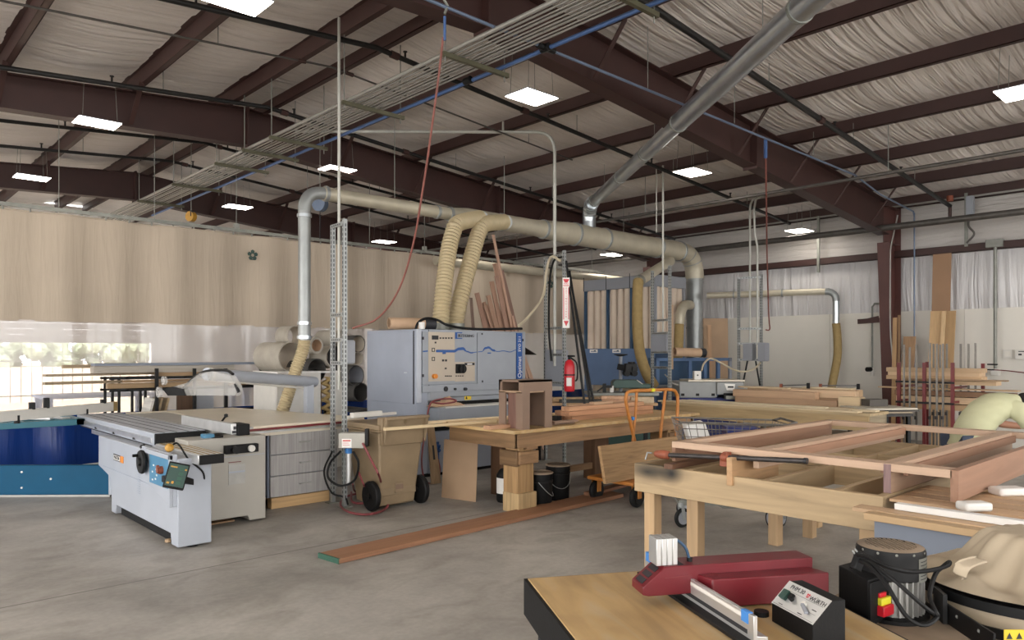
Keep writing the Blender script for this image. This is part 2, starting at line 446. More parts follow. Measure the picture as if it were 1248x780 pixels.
struct('ceiling', mb, 'roof_vinyl', 'silvery vinyl-faced insulation under the sloping roof')
for x in PUR:
    zt = roof(x)-.01; s = 1 if x < RIDGE else -1
    m = B(x-.004, YF, zt-.2, x+.004, YB, zt).box(x, YF, zt-.2, x+.07*s, YB, zt-.192).box(x, YF, zt-.012, x-.07*s, YB, zt).box(x+.062*s, YF, zt-.2, x+.07*s, YB, zt-.175)
    struct('purlin_beam', m, 'steel_maroon', 'maroon steel roof purlin')
def rdepth(x):
    d = abs(x-RIDGE)
    if x > RIDGE: return .54+.06*min(1, d/9.75)
    k = [(0, .54), (3.0, .42), (8.0, .4), (9.0, .5), (9.75, .72), (10.6, .8)]
    for (a, va), (b, vb) in zip(k, k[1:]):
        if d <= b: return va+(vb-va)*(d-a)/(b-a)
    return .8
KX = [4.6, 7.6, 12.6, 13.6, 14.45]
for yf in (-5.3, .05, 5.35, 10.75, 16.1):
    m = MB()
    side = [RIDGE-(k-RIDGE) for k in reversed(KX[1:])]+KX
    top = [(x, yf-.005, raft(x)) for x in side]; bot = [(x, yf-.005, raft(x)-rdepth(x)) for x in side]
    for i in range(len(side)-1): m.prism([bot[i], bot[i+1], top[i+1], top[i]], (0, .01, 0))
    for rowp in (top, bot):
        for p, q in zip(rowp, rowp[1:]): m.beam(Vector(p)+Vector((0,.005,0)), Vector(q)+Vector((0,.005,0)), .2, .014)
    for x in (RIDGE, 9.6, -.4): m.box(x-.014, yf-.11, raft(x)-rdepth(x)-.04, x+.014, yf+.11, raft(x)+.03)      # bolted splices
    struct('rafter_beam', m, 'steel_maroon', 'maroon steel roof frame crossing the shop')
    m = MB()
    for x in PUR[1:-1]:
        if abs(x-RIDGE) < .4: continue
        for s in (-1, 1):
            m.beam((x, yf+.5*s, roof(x)-.2), (x-.02, yf+.09*s, raft(x)-rdepth(x)+.03), .06, .012)
    if yf > 0: struct('brace_beam', m, 'steel_maroon', 'slanting flange braces on the roof frame')
    for sgn in (1, -1):
        xo = RIDGE+sgn*10.4; X = lambda d: xo-sgn*d
        m = MB()
        zt = raft(X(0))
        prof = [(.0, 0), (.24, 0), (.56, zt-.72), (.56, zt), (0, zt)]
        m.prism([(X(d), yf-.006, z) for d, z in prof], (0, .012, 0))
        m.beam((X(.24), yf, 0), (X(.56), yf, zt-.7), .22, .016, up=(1,0,0)); m.beam((X(.0), yf, 0), (X(0), yf, zt), .22, .016, up=(1,0,0))
        m.box(X(-.03), yf-.16, 0, X(.3), yf+.16, .02)
        for zz in (zt-.72, zt-.04): m.box(X(.02), yf-.1, zz, X(.55), yf+.1, zz+.014)
        if sgn == 1 or yf > 12: struct('steel_column', m, 'column_maroon', 'maroon tapered steel column by the white wall')
# long wall
X = WR
mb = MB().grid(lambda u, v: (X-.02-.025*math.sin(v*PI)*(1+.5*math.sin(u*90)), YF+u*(YB-YF), 3.6+v*(roof(X)-3.6)), 160, 6)
struct('wall_right', mb, 'wall_vinyl_lined', 'upper wall lined with ribbed silver insulation')
mb = MB().grid(lambda u, v: (X-.03-.04*math.sin(v*PI)*(1+.4*math.sin(u*130)), YF+u*(YB-YF), 2.4+v*1.1), 160, 8)
struct('wall_right_insulation', mb, 'wall_vinyl', 'wall lined with shiny white vinyl insulation')
mb = MB()
y = YF
while y < YB-.01:
    y2 = min(y+2.44, YB); mb.box(X-.05, y+.003, 0, X+.05, y2-.003, 2.44); y = y2
struct('wall_right_panel', mb, 'liner', 'white liner boards on the lower wall')
for k, (z, dp) in enumerate(((3.46, .16), (4.42, .02))):
    m = B(X-.2, YF, z, X-.06, YB, z+.008).box(X-.2, YF, z, X-.192, YB, z+.13).box(X-.2, YF, z+.122, X-.06, YB, z+.13) if k == 0 else B(X-.22, YF, z+.03, X-.05, YB, z+.2)
    struct('girt_beam', m, 'steel_maroon', 'maroon steel rail along the wall')
struct('trim_1', B(X-.23, YF, 4.415, X-.21, YB, 4.445), 'conduit', 'pale edging strip under the eave')
# far end wall with a roll-up door standing part open
DX0, DX1, DZ = -2.5, 6.57, 1.95
struct('wall_back', B(DX1, YB, 0, WR, YB+.15, roof(DX1)-.1).box(WL, YB, 0, DX0, YB+.15, 4.4).box(DX0, YB, 3.4, DX1, YB+.15, 5.4), 'far_wall', 'white far wall beyond the curtain')
m = MB()
for k in range(10): m.box(DX0, YB-.04+(.02 if k % 2 else 0), DZ+k*.15, DX1, YB-.005, DZ+k*.15+.147)
m.box(DX0, YB-.06, DZ-.05, DX1, YB, DZ)
struct('door_1', m, 'door_slat', 'pale roll-up door raised part way')
struct('trim_2', B(DX1-.02, YB-.05, 0, DX1+.08, YB, 3.2), 'off_white', 'white jamb of the roll-up door')
struct('ground', MB().grid(lambda u, v: (-90+u*180, YB+.1+v*125, -.03), 2, 2), 'soil', 'bright bare ground outside')
# outside: fence and scrub
t = thing('iron_fence', 'thin iron picket fence out beyond the open roll-up door', 'fence', (3, 29, -.03))
m = MB()
for k in range(76): m.box(-9+k*.3, 28.99, 0, -8.98+k*.3, 29.01, 2.0)
build('picket_lattice', m, 'fence_iron', t); build('rail', B(-9, 28.97, 1.35, 12, 29.03, 1.39), 'fence_iron', t); build('rail', B(-9, 28.97, .2, 12, 29.03, .24), 'fence_iron', t)
def lump(c, r, n, seed, big=1):
    rr = random.Random(seed); m = MB()
    for k in range(n):
        cc = Vector(c)+Vector((rr.uniform(-1,1)*r[0], rr.uniform(-1,1)*r[1], rr.uniform(0,1)*r[2])); q = rr.uniform(.35,.7)*big
        f1, f2 = rr.random()*6, rr.random()*6
        m.grid(lambda u, v: cc+Vector((math.sin(v*PI)*math.cos(u*2*PI), math.sin(v*PI)*math.sin(u*2*PI), math.cos(v*PI)))*q*(1+.18*math.sin(u*25+f1)*math.sin(v*17+f2)), 18, 10, True)
    return m
for k, (x, y, h, l) in enumerate(((-14, 108, 3.4, 'first along the fence'), (4, 112, 3.9, 'second along the fence'), (22, 108, 4.0, 'third along the fence, next to the door jamb'), (40, 112, 3.8, 'last along the fence, partly behind the white wall'))):
    one('bush', lump((x, y, -.03), (8.5, 2.5, h), 60, k, 1.8), 'bush_green', 'pale green scrub bush beyond the fence, '+l, 'bush', 'scrub beyond the fence')

# ------------------------------------------------------------------ lights
W = bpy.data.worlds.new('sky'); SC.world = W; W.use_nodes = True
bg = W.node_tree.nodes['Background']; bg.inputs['Color'].default_value = (1.0, .985, .965, 1); bg.inputs['Strength'].default_value = 3.2
LED = [(2.55,6.15,4.62,'over the open floor before the panel saw'),(2.6,10.67,4.62,'over the saw, in front of the second roof frame'),(2.6,14.75,4.62,'beyond the curtain, by the third frame'),
 (6.0,6.1,4.6,'above the workbench beside the blue air line'),(6.08,10.65,4.6,'behind the elbow of the tan duct'),(6.15,14.75,4.6,'beyond the curtain, over the yellow hook'),
 (9.9,6.5,4.45,'near the long diagonal duct, over the lumber benches'),(10.2,15.6,4.4,'far beyond the curtain behind the red hose'),(14.4,6.95,4.1,'close to the long white wall, under the eave'),
 (9.45,2.1,4.45,'over the lumber rack, half out of view'),(13.6,11.1,3.95,'low behind the trunk duct, over the filter housing'),(9.9,10.95,4.4,'behind the second ribbed hose'),
 (2.55,1.9,4.62,'above the place the picture was taken'),(6.0,1.6,4.6,'above the near bench'),(-1.2,6.15,4.5,'over the open side of the floor'),(-1.2,1.9,4.5,'over the near open floor'),(-1.2,10.67,4.5,'past the outrigger'),(13.6,2.3,4.1,'over the wall behind the worker')]
led0 = None
for k, (x, y, z, w) in enumerate(LED):
    lb = 'LED panel light under the roof, '+w
    if led0 is None:
        t = thing('ceiling_light', lb, 'light', (x, y, z), 0, 'hanging LED panels')
        build('housing', B(x-.25, y-.19, z+.008, x+.25, y+.19, z+.022), 'dc_grey', t, bevel=.006)
        build('diffuser', B(x-.245, y-.185, z+.002, x+.245, y+.185, z+.0075), 'led', t)
        for sx, sy in ((-.2,-.15),(.2,-.15),(.2,.15),(-.2,.15)): build('hanger_wire', MB().cyl((x+sx,y+sy,z+.045), (x+sx*.9, y+sy*.9, z+.5), .003, n=5), 'galv_dull', t)
        led0 = t
    else:
        t = led0.copy(); COL.objects.link(t); t.location = (x, y, z); t['label'] = lb
        for ch in led0.children:
            c = ch.copy(); COL.objects.link(c); c.parent = t

sun = bpy.data.lights.new('sun', 'SUN'); sun.energy = 4; sun.angle = .02; suno = bpy.data.objects.new('sun', sun); COL.objects.link(suno); suno.location = (0, 40, 30)
suno.rotation_euler = Vector((.35, -1, -.85)).to_track_quat('-Z', 'Y').to_euler()
# ------------------------------------------------------------------ divider curtain on its track (Y = 11.8)
CY, CX0, CX1 = 11.8, -3.0, 14.1
def fold(x, a): return a*(math.sin(x*4.3+.9*math.sin(x*1.1))*.6+.4*math.sin(x*9.1+1.3*math.sin(x*.7)))
t = thing('divider_curtain', 'tall tan canvas curtain over clear vinyl with a blue hem band', 'curtain', (5.5, CY, 0))
nf = 520
def strip(z0, z1, a0, a1, nz=8, dy=0, wob=0):
    return MB().grid(lambda u, v: (CX0+u*(CX1-CX0), CY+dy+fold(CX0+u*(CX1-CX0), a0+(a1-a0)*v), z0+(z1-z0)*v+(wob*math.sin(u*23) if v < .01 else 0)), nf, nz)
build('canvas_panel', strip(2.08, 3.58, .075, .05), 'canvas', t)
build('clear_panel', strip(.76, 2.1, .04, .055, 6, .004), 'clear_vinyl', t)
build('hem_band', strip(.05, .78, .075, .04, 8, 0, .02), 'blue_vinyl', t)
build('hem_piping', MB().tube([(CX0+k*.05, CY+fold(CX0+k*.05, .075), .045+.02*math.sin(k*.05/(CX1-CX0)*23)) for k in range(int((CX1-CX0)/.05))], .012, 6), 'off_white', t)
build('top_hem', MB().tube([(CX0+k*.05, CY+fold(CX0+k*.05, .05), 3.57) for k in range(int((CX1-CX0)/.05))], .012, 6), 'canvas', t)
for px, py, s in ((308, 311, .075), (671, 346, .085)):
    p = at(px, py, Y=CY-.09); m = MB()
    for k in range(5):                                           # printed mark: five dark leaves in a ring with a bar under them
        a = PI/2+k*2*PI/5; c = p+Vector((math.cos(a), 0, math.sin(a)))*s*.62
        m.prism([c+Vector((math.cos(a+q)*r_, 0, math.sin(a+q)*r_))*s for q, r_ in ((0,.6),(.9,.55),(2.3,.45),(-2.3,.45),(-.9,.55))], (0, .004, 0))
    m.box(p.x-s*.5, p.y, p.z-s*1.05, p.x+s*.5, p.y+.004, p.z-s*.85)
    build('printed_emblem', m, 'green_machine', t)
t = thing('curtain_track', 'galvanised curtain track hung across the shop on thin rods', 'track', (5.5, CY, 3.6))
build('rail', B(CX0, CY-.02, 3.61, CX1, CY+.02, 3.66), 'galv_dull', t)
x = CX0+.4; k = 0
while x < CX1:
    build('hanger_rod', MB().cyl((x, CY, 3.65), (x, CY, roof(x)-.1), .005, n=6), 'galv_dull', t)
    if k % 3 == 0: build('mounting_clamp', B(x-.035, CY-.035, 3.64, x+.035, CY+.035, 3.74), 'galv_dull', t)
    x += 1.25; k += 1
m = MB()
x = CX0+.1
while x < CX1: m.cyl((x, CY, 3.56), (x, CY, 3.61), .012, n=6); x += .31
build('roller_chain', m, 'galv_dull', t)
# room beyond the curtain: two benches seen through the clear vinyl
def far_table(x0, y0, x1, y1, z, label):
    t = thing('work_table', label, 'table', ((x0+x1)/2, (y0+y1)/2, 0))
    build('table_top', B(x0, y0, z-.05, x1, y1, z), 'bench_blue', t, bevel=.004)
    for ax in (x0+.08, x1-.08):
        for ay in (y0+.08, y1-.08): build('leg', B(ax-.05, ay-.05, 0, ax+.05, ay+.05, z-.05), 'bench_blue', t)
    build('stretcher', B(x0+.1, y0+.05, .25, x1-.1, y0+.1, .33), 'bench_blue', t)
far_table(2.7, 14.3, 4.5, 15.3, .92, 'pale blue-white work table behind the clear curtain, nearer the roll-up door')
far_table(5.0, 14.2, 6.2, 15.0, .98, 'second pale table behind the clear curtain, beyond the lumber rack')
# ------------------------------------------------------------------ dust ducts
TY = 9.2; TZ = 3.84
t = thing('dust_duct', 'long galvanised trunk duct hung over the sander, stepping wider towards its far elbow', 'duct', (9.4, TY, TZ))
ex = at(371, 300, Y=TY).x                                          # the drop behind the saw
lp = [(ex, TY, 2.1), (ex, TY, TZ-.3)]+corner((ex,TY,TZ-.3), (ex,TY,TZ), (ex+.3,TY,TZ), .28, 8)+[(ex+.32, TY, TZ), (6.5, TY, TZ)]
build('duct_drop', MB().tube([(ex,TY,1.82),(ex,TY,TZ-.28)], .083, 24), 'galv', t)
build('elbow', MB().tube(corner((ex,TY,TZ-.3), (ex,TY,TZ), (ex+.3,TY,TZ), .28, 10), .086, 24), 'galv', t)
tx1, tx2 = at(548, 255, Y=TY).x, at(662, 285, Y=TY).x
tx3 = 13.55
build('pipe', MB().tube([(ex+.28,TY,TZ), (tx1,TY,TZ)], .095, 24), 'duct_tan', t)
build('pipe', MB().lathe([(.1,0),(.135,.3),(.14,.35),(.14,tx2-tx1-.3),(.155,tx2-tx1)], (tx1,TY,TZ), (1,0,0), 28), 'duct_tan', t)
build('pipe', MB().lathe([(.16,0),(.19,.5),(.2,.6),(.2,tx3-tx2)], (tx2,TY,TZ), (1,0,0), 28), 'duct_tan', t)
ce = Vector((14.1,TY,TZ))
arc = corner((tx3-.02,TY,TZ), ce, (14.1,TY,TZ-.6), .55, 10)
m = MB().tube(arc, .2, 28)
build('elbow', m, 'duct_tan', t)
build('duct_drop', MB().tube([(14.1,TY,TZ-.54),(14.1,TY,1.35)], .175, 28), 'galv', t)
for x, r_ in ((ex+.32,.1),(tx1-.25,.1),(tx1,.108),(tx2-1.0,.146),(tx2,.165),(10.15,.21),(11.0,.21),(12.7,.21),(13.5,.21)):
    build('clamp_band', MB().lathe([(r_,-.025),(r_+.008,-.02),(r_+.008,.02),(r_,.025)], (x,TY,TZ), (1,0,0), 28), 'galv', t)
for p, r_ in ((arc[3],.205),(arc[6],.205)):
    k = arc.index(p); build('clamp_band', MB().cyl(p-(arc[k+1]-p).normalized()*.012, p+(arc[k+1]-p).normalized()*.012, r_, n=28), 'galv', t)
for z, r_ in ((2.05,.09),(1.86,.092),(3.5,.092)): build('clamp_band', MB().cyl((ex,TY,z-.02),(ex,TY,z+.02), r_+.006, n=24), 'galv_bright', t)
for z in (3.28, 3.2, 2.2): build('clamp_band', MB().cyl((14.1,TY,z-.02),(14.1,TY,z+.02), .188, n=28), 'galv', t)
for x in (6.2, 8.4, 11.6): build('hanger_wire', MB().cyl((x,TY,TZ+.1),(x,TY,roof(x)-.2), .006, n=6), 'galv_dull', t)
# branch stubs for the two hoses and the ones at the far end
for px, sz in ((577,.115),(606,.12)):
    c = at(px, 268, Y=TY); a = Vector((c.x+.12,TY-.02,TZ-.02)); b = Vector((c.x-.02, TY-.22, TZ-.035))
    build('branch', MB().tube([a, b], sz, 22), 'galv', t)
# diagonal duct
jx = at(718, 285, Y=TY).x
e0 = Vector((jx, TY, TZ)); e1 = Vector((jx, TY, 4.42)); far = at(985, 3, z=4.45); d = (far-e1).normalized(); far2 = far+d*1.6
t = thing('diagonal_duct', 'shiny round duct running diagonally up under the roof from the trunk duct', 'duct', (jx, TY, TZ+.2))
cp = corner(e0+Vector((0,0,.1)), e1, e1+d, .3, 8)
build('riser', MB().tube([e0+Vector((0,0,.15)), cp[0]], .125, 24), 'galv_bright', t)
build('elbow', MB().tube(cp, .125, 24), 'galv_bright', t)
mid = e1.lerp(far, .62)
build('pipe', MB().tube([cp[-1], mid], .1, 28), 'galv_bright', t)
build('pipe', MB().tube([mid-d*.02, far2], .112, 28), 'galv_bright', t)
L = (far-e1).length
for f_, r_ in ((.06,.11),(.28,.106),(.45,.106),(.62,.118),(.985,.12)):
    p = e1.lerp(far, f_); build('clamp_band', MB().cyl(p-d*.02, p+d*.02, r_, n=28), 'galv_dull', t)
for k in range(3):
    p = cp[2+k*2]; q = (cp[3+k*2]-p).normalized(); build('clamp_band', MB().cyl(p-q*.012, p+q*.012, .131, n=24), 'galv', t)
for f_ in (.15, .5, .9):
    p = e1.lerp(far, f_); build('hanger_wire', MB().tube([p+Vector((0,0,.1)), Vector((p.x,p.y,roof(p.x)-.15))], .004, 5), 'galv_dull', t)
# hoses
def hose(name, label, pts, r, mat, pitch=.035, amp=.06, n=18, cat='hose', group=None):
    return one(name, ribbed(pts, r, pitch, amp, n), mat, label, cat, group)
for (px, q, lb) in ((577, [(559,272,8.82),(552,284,8.78),(546,310,8.72),(541,350,8.6),(538,380,8.55),(537,398,8.5)], 'ribbed hose from trunk duct to sander, beside the tan paper roll'),
                    (606, [(592,273,8.84),(584,283,8.8),(577,305,8.74),(566,345,8.65),(558,378,8.6),(555,398,8.6)], 'ribbed hose from trunk duct to sander, nearer the reddish sticks')):
    c = at(px, 268, Y=TY); pts = [Vector((c.x-.05, TY-.25, TZ-.04))]+[at(a, b, Y=y) for a, b, y in q]
    hose('flex_hose', lb, pts, .118, 'cream_hose', .055, .09)
hose('flex_hose', 'tan ribbed hose from the thin duct drop down behind the panel saw table', [(ex,TY,1.84),(ex-.01,TY+.02,1.7),at(361,450,t=9.95),at(352,478,t=9.9),at(343,505,t=9.85),at(330,540,t=9.9)], .08, 'cream_hose', .034, .08)
# hose pieces on the filter side
a = at(817, 318, Y=TY-.16); b = at(778, 343, Y=8.5)
t = thing('branch_duct', 'tan elbow branch leaning out of the trunk duct end above the filter housing', 'duct', tuple(b))
build('pipe', MB().tube([a, b], .1, 20), 'duct_tan', t); build('collar', MB().cyl(b, b+(a-b).normalized()*.1, .108, n=20), 'galv_dull', t)
one('sleeve_hose', MB().tube(resample(smoothpath([b, at(777,355,Y=8.45), at(777,400,Y=8.4), at(780,430,Y=8.35), at(788,455,Y=8.3), at(798,472,Y=8.25)], 8), .08), .1, 18), 'cloth_hose', 'wide brown cloth hose bending down to the green machine', 'hose')
c = Vector((14.1,TY,1.95+.42))
pts = [at(841,372,Y=9.0), at(835,372,Y=8.8), at(830,380,Y=8.7), at(828,395,Y=8.7)]
t = thing('branch_duct', 'short cream wrapped elbow on the side of the upright far duct', 'duct', tuple(pts[2]))
build('elbow', MB().tube(smoothpath(pts, 5), .1, 18), 'duct_tan', t)
one('sleeve_hose', MB().tube(resample(smoothpath([pts[-1], at(827,420,Y=8.7), at(826,445,Y=8.65), at(826,475,Y=8.6)], 8), .1), .095, 18), 'cloth_hose', 'straight tan cloth hose hanging beside the upright far duct', 'hose')
# duct on the long wall
p0, p1 = at(862, 355, t=15.9), at(1019, 357, t=14.75); p1.z = p0.z = 2.88
t = thing('wall_duct', 'thin tan duct running level to an elbow in front of the white wall', 'duct', tuple(p0))
dd = (p1-p0).normalized(); cn = corner(p0, p1, p1-Vector((0,0,1)), .2, 8)
build('pipe', MB().tube([p0, cn[0]], .065, 20), 'duct_tan', t); build('elbow', MB().tube(cn, .068, 20), 'galv', t)
b = Vector((p1.x, p1.y, at(1018,394,t=14.75).z)); build('duct_drop', MB().tube([cn[-1], b], .066, 20), 'galv_bright', t)
for f_ in (.22, .6): p = p0.lerp(p1, f_); build('clamp_band', MB().cyl(p-dd*.015, p+dd*.015, .085, n=20), 'galv', t)
one('sleeve_hose', MB().tube(resample(smoothpath([b, at(1020.5,410,t=14.75), at(1020.5,435,t=14.7), at(1015,465,t=14.6), at(1010,490,t=14.5)], 8), .1), .078, 16), 'cloth_hose', 'tan hose hanging from the thin wall duct', 'hose')
pp = [at(585, 313, Y=11.3), at(650, 310, Y=11.3), at(790, 302, Y=11.3)]
one('dust_pipe', MB().tube([Vector((8.5,11.25,3.4)), Vector((12.4,11.25,3.4)), Vector((14.6,11.25,3.4))], .085, 18), 'duct_tan', 'pale pipe along the top of the curtain behind the trunk duct', 'pipe')

# ------------------------------------------------------------------ pipes under the roof
def sprinkler(y, x0, x1, r, label, heads, drop=0.16, mat='black_pipe'):
    t = thing('sprinkler_pipe', label, 'pipe', ((x0+x1)/2, y, roof((x0+x1)/2)-.4))
    z = lambda x: roof(x)-.2-drop
    pts = [(x, y, z(x)) for x in ([x0, RIDGE, x1] if x0 < RIDGE < x1 else [x0, x1])]
    build('pipe', MB().tube(pts, r, 10), mat, t)
    x = x0+.8
    while x < x1-.3:
        if heads: build('sprinkler_head', MB().cyl((x,y,z(x)),(x,y,z(x)+.09), .012, n=8).cyl((x,y,z(x)+.09),(x,y,z(x)+.1), .025, n=10), 'black_pipe', t)
        build('hanger_rod', MB().cyl((x+.6,y,z(x+.6)),(x+.6,y,roof(x+.6)-.1), .005, n=5), 'galv_dull', t)
        x += 2.4
    for xx in (RIDGE+.25, (x0+x1)/2+1.2): build('coupling', MB().cyl((xx-.05,y,z(xx-.05)),(xx+.05,y,z(xx+.05)), r+.012, n=12), 'steel_maroon', t)
    return t
sprinkler(4.33, 2.0, 14.75, .036, 'black sprinkler pipe under the near roof slope, ending at the long wall', True)
sprinkler(7.2, -3, 14.5, .03, 'black sprinkler pipe crossing above the big square light panel', True)
sprinkler(10.0, -3, 14.5, .03, 'black sprinkler pipe just in front of the second roof frame', True)
sprinkler(12.4, -3, 14.5, .026, 'black sprinkler pipe just beyond the curtain top', True)
sprinkler(14.0, -3, 14.5, .026, 'black sprinkler pipe in front of the third roof frame', True)
sprinkler(8.2, -3, 9, .012, 'thin dark rod between two sprinkler pipes over the saw', False, .1, 'dark_pipe')
one('fire_main', MB().tube([(14.1, -3, 3.92), (14.1, 20, 3.92)], .058, 16), 'dark_pipe', 'fat grey pipe running level along the long wall in front of the column', 'pipe')
t = thing('gas_pipe', 'thin dark pipe hung parallel to the long wall under the near roof slope', 'pipe', (10.7, 6, 4.1))
build('pipe', MB().tube([(10.7, -3, 4.12), (10.7, 16, 4.12)], .025, 10), 'dark_pipe', t)
for y in (1.2, 3.9, 8.0, 12): build('hanger_rod', MB().cyl((10.7,y,4.12),(10.7,y,roof(10.7)-.15), .006, n=5), 'galv_dull', t)
t = thing('fire_riser', 'rusty capped drop at the end of the near sprinkler pipe', 'pipe', (14.7, 4.33, 4.0))
build('pipe', MB().cyl((14.75,4.33,roof(14.75)-.34),(14.75,4.33,4.0), .03, n=12), 'steel_maroon', t); build('coupling', MB().cyl((14.75,4.33,4.36),(14.75,4.33,4.46), .055, n=12).cyl((14.75,4.33,4.03),(14.75,4.33,4.07), .07, n=12), 'clamp_orange', t)
# conduits on trapeze hangers, each its own run
for k in range(9):
    x = 4.37+k*.056; r_ = (.022,.012,.009,.014,.009,.012,.015,.009,.012)[k]; y1 = (19,18.5,19,18,19,17.5,19,18.8,18.2)[k]
    w = ('the fattest, on the outer side','second from the fat one','third from the fat one','fourth from the fat one','the middle one','fourth from the blue air line','third from the blue air line','second from the blue air line','nearest to the blue air line')[k]
    one('conduit', MB().tube([(x, -2, 4.5+r_), (x, y1, 4.5+r_)], r_, 10), 'conduit', 'grey electrical conduit in the overhead bank, '+w, 'conduit', 'overhead conduit bank')
for k, y in enumerate((1.85, 3.7, 5.55, 7.4, 9.25, 10.1, 11.1, 12.95, 14.8)):
    n_ = ('nearest to the place of the picture','second along from the near end','where the blue air line tees off','above the open saw','over the saw table','in front of the second roof frame','just behind the second roof frame','past the curtain','farthest off')[k]
    t = thing('trapeze_hanger', 'slotted strut hanger carrying the conduit bank, '+n_, 'hanger', (4.65, y, 4.45), 0, 'trapeze hangers')
    build('strut', B(4.28, y-.02, 4.455, 5.12, y+.02, 4.497), 'strut_olive', t)
    for x in (4.31, 5.07): build('threaded_rod', MB().cyl((x,y,4.4),(x,y,roof(x)-.1), .006, n=6), 'galv_dull', t)
# compressed air line
t = thing('air_line', 'blue compressed air pipe with couplings running under the conduit bank', 'pipe', (5.03, 7, 4.54))
build('main', MB().tube([(5.0,-2,4.535),(5.06,16.5,4.535)], .021, 12), 'blue_pipe', t)
build('branch', MB().tube([(2.6,4.9,4.55),(12.1,4.92,4.5)]+[(13.2,4.95,4.36),(14.85,4.97,4.28),(14.9,4.97,4.2)], .015, 10), 'blue_grey_pipe', t)
for y in (4.9, 6.05, 3.2): build('coupling', MB().cyl((5.0,y-.05,4.535),(5.0,y+.05,4.535), .038, n=12), 'black_metal', t)
build('coupling', MB().cyl((4.9,4.9,4.535),(5.12,4.9,4.535), .03, n=12), 'black_metal', t)
build('wall_drop', MB().tube([(14.9,4.97,4.26),(14.9,4.97,1.2)], .014, 10), 'blue_grey_pipe', t)
for x in (3.3, 6.6, 8.4, 10.6): build('hanger_rod', MB().cyl((x,4.9,4.54),(x,4.9,roof(x)-.1), .005, n=5), 'galv_dull', t)
# hoses hung from it
h0 = at(542, 20, Y=4.9); hp = [h0, at(540,45,t=6.25), at(535,90,t=6.4), at(527,150,t=6.6), at(517,220,t=6.85), at(503,300,t=7.15), at(485,355,t=7.4), at(460,388,t=7.65), at(430,400,t=7.85)]
t = thing('air_hose', 'red air hose swagged from the blue pipe to the strut post beside the saw', 'hose', tuple(hp[-1]))
build('hose', MB().tube(smoothpath(hp[1:], 8), .010, 8), 'red_hose', t)
build('drop_fitting', MB().tube([h0, h0-Vector((0,0,.2))], .012, 10), 'blue_pipe', t)
build('hook', MB().tube([h0+Vector((0,0,.02)), h0+Vector((.03,0,.1)), h0+Vector((-.02,0,.15))], .012, 6), 'galv_dull', t)
t = thing('air_hose', 'red air hose hanging straight down to the post near the white wall', 'hose', tuple(at(936,402,t=13.6)))
hp = [at(933,178,t=10.0), at(934,250,t=11.0), at(935,320,t=12.4), at(937,385,t=13.4), at(938,401,t=13.55), at(933,402,t=13.6)]
build('hose', MB().tube(smoothpath(hp, 6), .012, 8), 'red_hose', t); build('drop_fitting', MB().cyl(at(933,170,t=9.9), at(933,192,t=10.1), .024, n=8), 'blue_pipe', t)
# grey pipe that bends down to the extinguisher post
bx, by = 8.08, 7.72
a = Vector((5.2, 10.35, 4.98)); b = Vector((bx, by, 4.98))
t = thing('white_conduit', 'pale pipe running level, then bending down to the post with the fire extinguisher', 'pipe', (bx, by, 1.4))
build('pipe', MB().tube([a]+corner(a, b, b-Vector((0,0,1)), .3, 8)+[(bx,by,1.45)], .026, 12), 'white_pipe', t)
m_ = a.lerp(b, .8); build('hanger_rod', MB().cyl(m_, (m_.x,m_.y,roof(m_.x)-.1), .016, n=8), 'white_pipe', t)
one('white_conduit', MB().tube([(4.1,7.15,1.25),(4.1,7.15,roof(4.1)-.15)], .017, 10), 'white_pipe', 'slim white pipe rising straight up through the strut post beside the saw', 'pipe')
for px, lb in ((808, 'thin pale pipe dropping to the post in front of the cloth hoses'), (800, 'second thin rod close beside that pale pipe, in front of the duct elbow')):
    q = at(px, 400, t=12.6); one('white_conduit', MB().tube([(q.x,q.y,2.0 if px == 808 else 3.7),(q.x,q.y,roof(q.x)-.15)], .017 if px == 808 else .009, 8), 'white_pipe', lb, 'pipe')
q1 = at(914, 420, t=13.8)
one('white_conduit', MB().tube([(q1.x,q1.y,1.8),(q1.x,q1.y,4.2)]+corner((q1.x,q1.y,4.2),(q1.x,q1.y,4.55),(q1.x+.6,q1.y-.1,4.6), .25, 6), .02, 10), 'white_pipe', 'pale conduit entering the two grey switch boxes on the far strut post', 'pipe')
q2 = at(923, 420, t=13.7); z_ = lambda py: at(920, py, t=13.7).z
one('white_conduit', MB().tube([(q2.x,q2.y,1.8), (q2.x,q2.y,z_(300)), at(920,285,t=13.7), at(919,255,t=13.7), at(921,243,t=13.5), at(930,238,t=13), at(955,231,t=12.4), at(968,228,t=12), at(970,225,t=11.9)], .02, 10), 'white_pipe', 'pale conduit bent over towards the near roof frame above the far strut post', 'pipe')
# reel and hook beyond the duct elbow
q = at(390, 248, t=11.4); t = thing('cord_reel', 'small blue-grey cord reel hanging under the duct elbow', 'reel', tuple(q))
build('drum', MB().cyl(q+Vector((-.03,0,0)), q+Vector((.06,.04,0)), .12, n=20), 'blue_grey_pipe', t); build('cord', MB().cyl(q-Vector((0,0,.1)), q-Vector((0,0,.55)), .006, n=6), 'ink', t); build('hanger_wire', MB().cyl(q+Vector((0,0,.1)), (q.x,q.y,roof(q.x)-.2), .006, n=6), 'galv_dull', t)
q = at(233, 264, t=12.6); t = thing('hoist_block', 'round yellow hoist hook hanging above the curtain top', 'hoist', tuple(q))
build('disc', MB().cyl(q-Vector((.04,.02,0)), q+Vector((.04,.02,0)), .085, n=20), 'hook_yellow', t); build('hook', B(q.x-.03,q.y-.06,q.z,q.x+.01,q.y-.02,q.z+.1), 'ink', t); build('chain', MB().cyl(q+Vector((0,0,.08)), (q.x,q.y,roof(q.x)-.2), .006, n=6), 'galv_dull', t)
for px, py, yy, k in ((22, 120, 9.9, 0), (225, 205, 10.2, 1), (640, 330, 9.9, 2)):
    pass

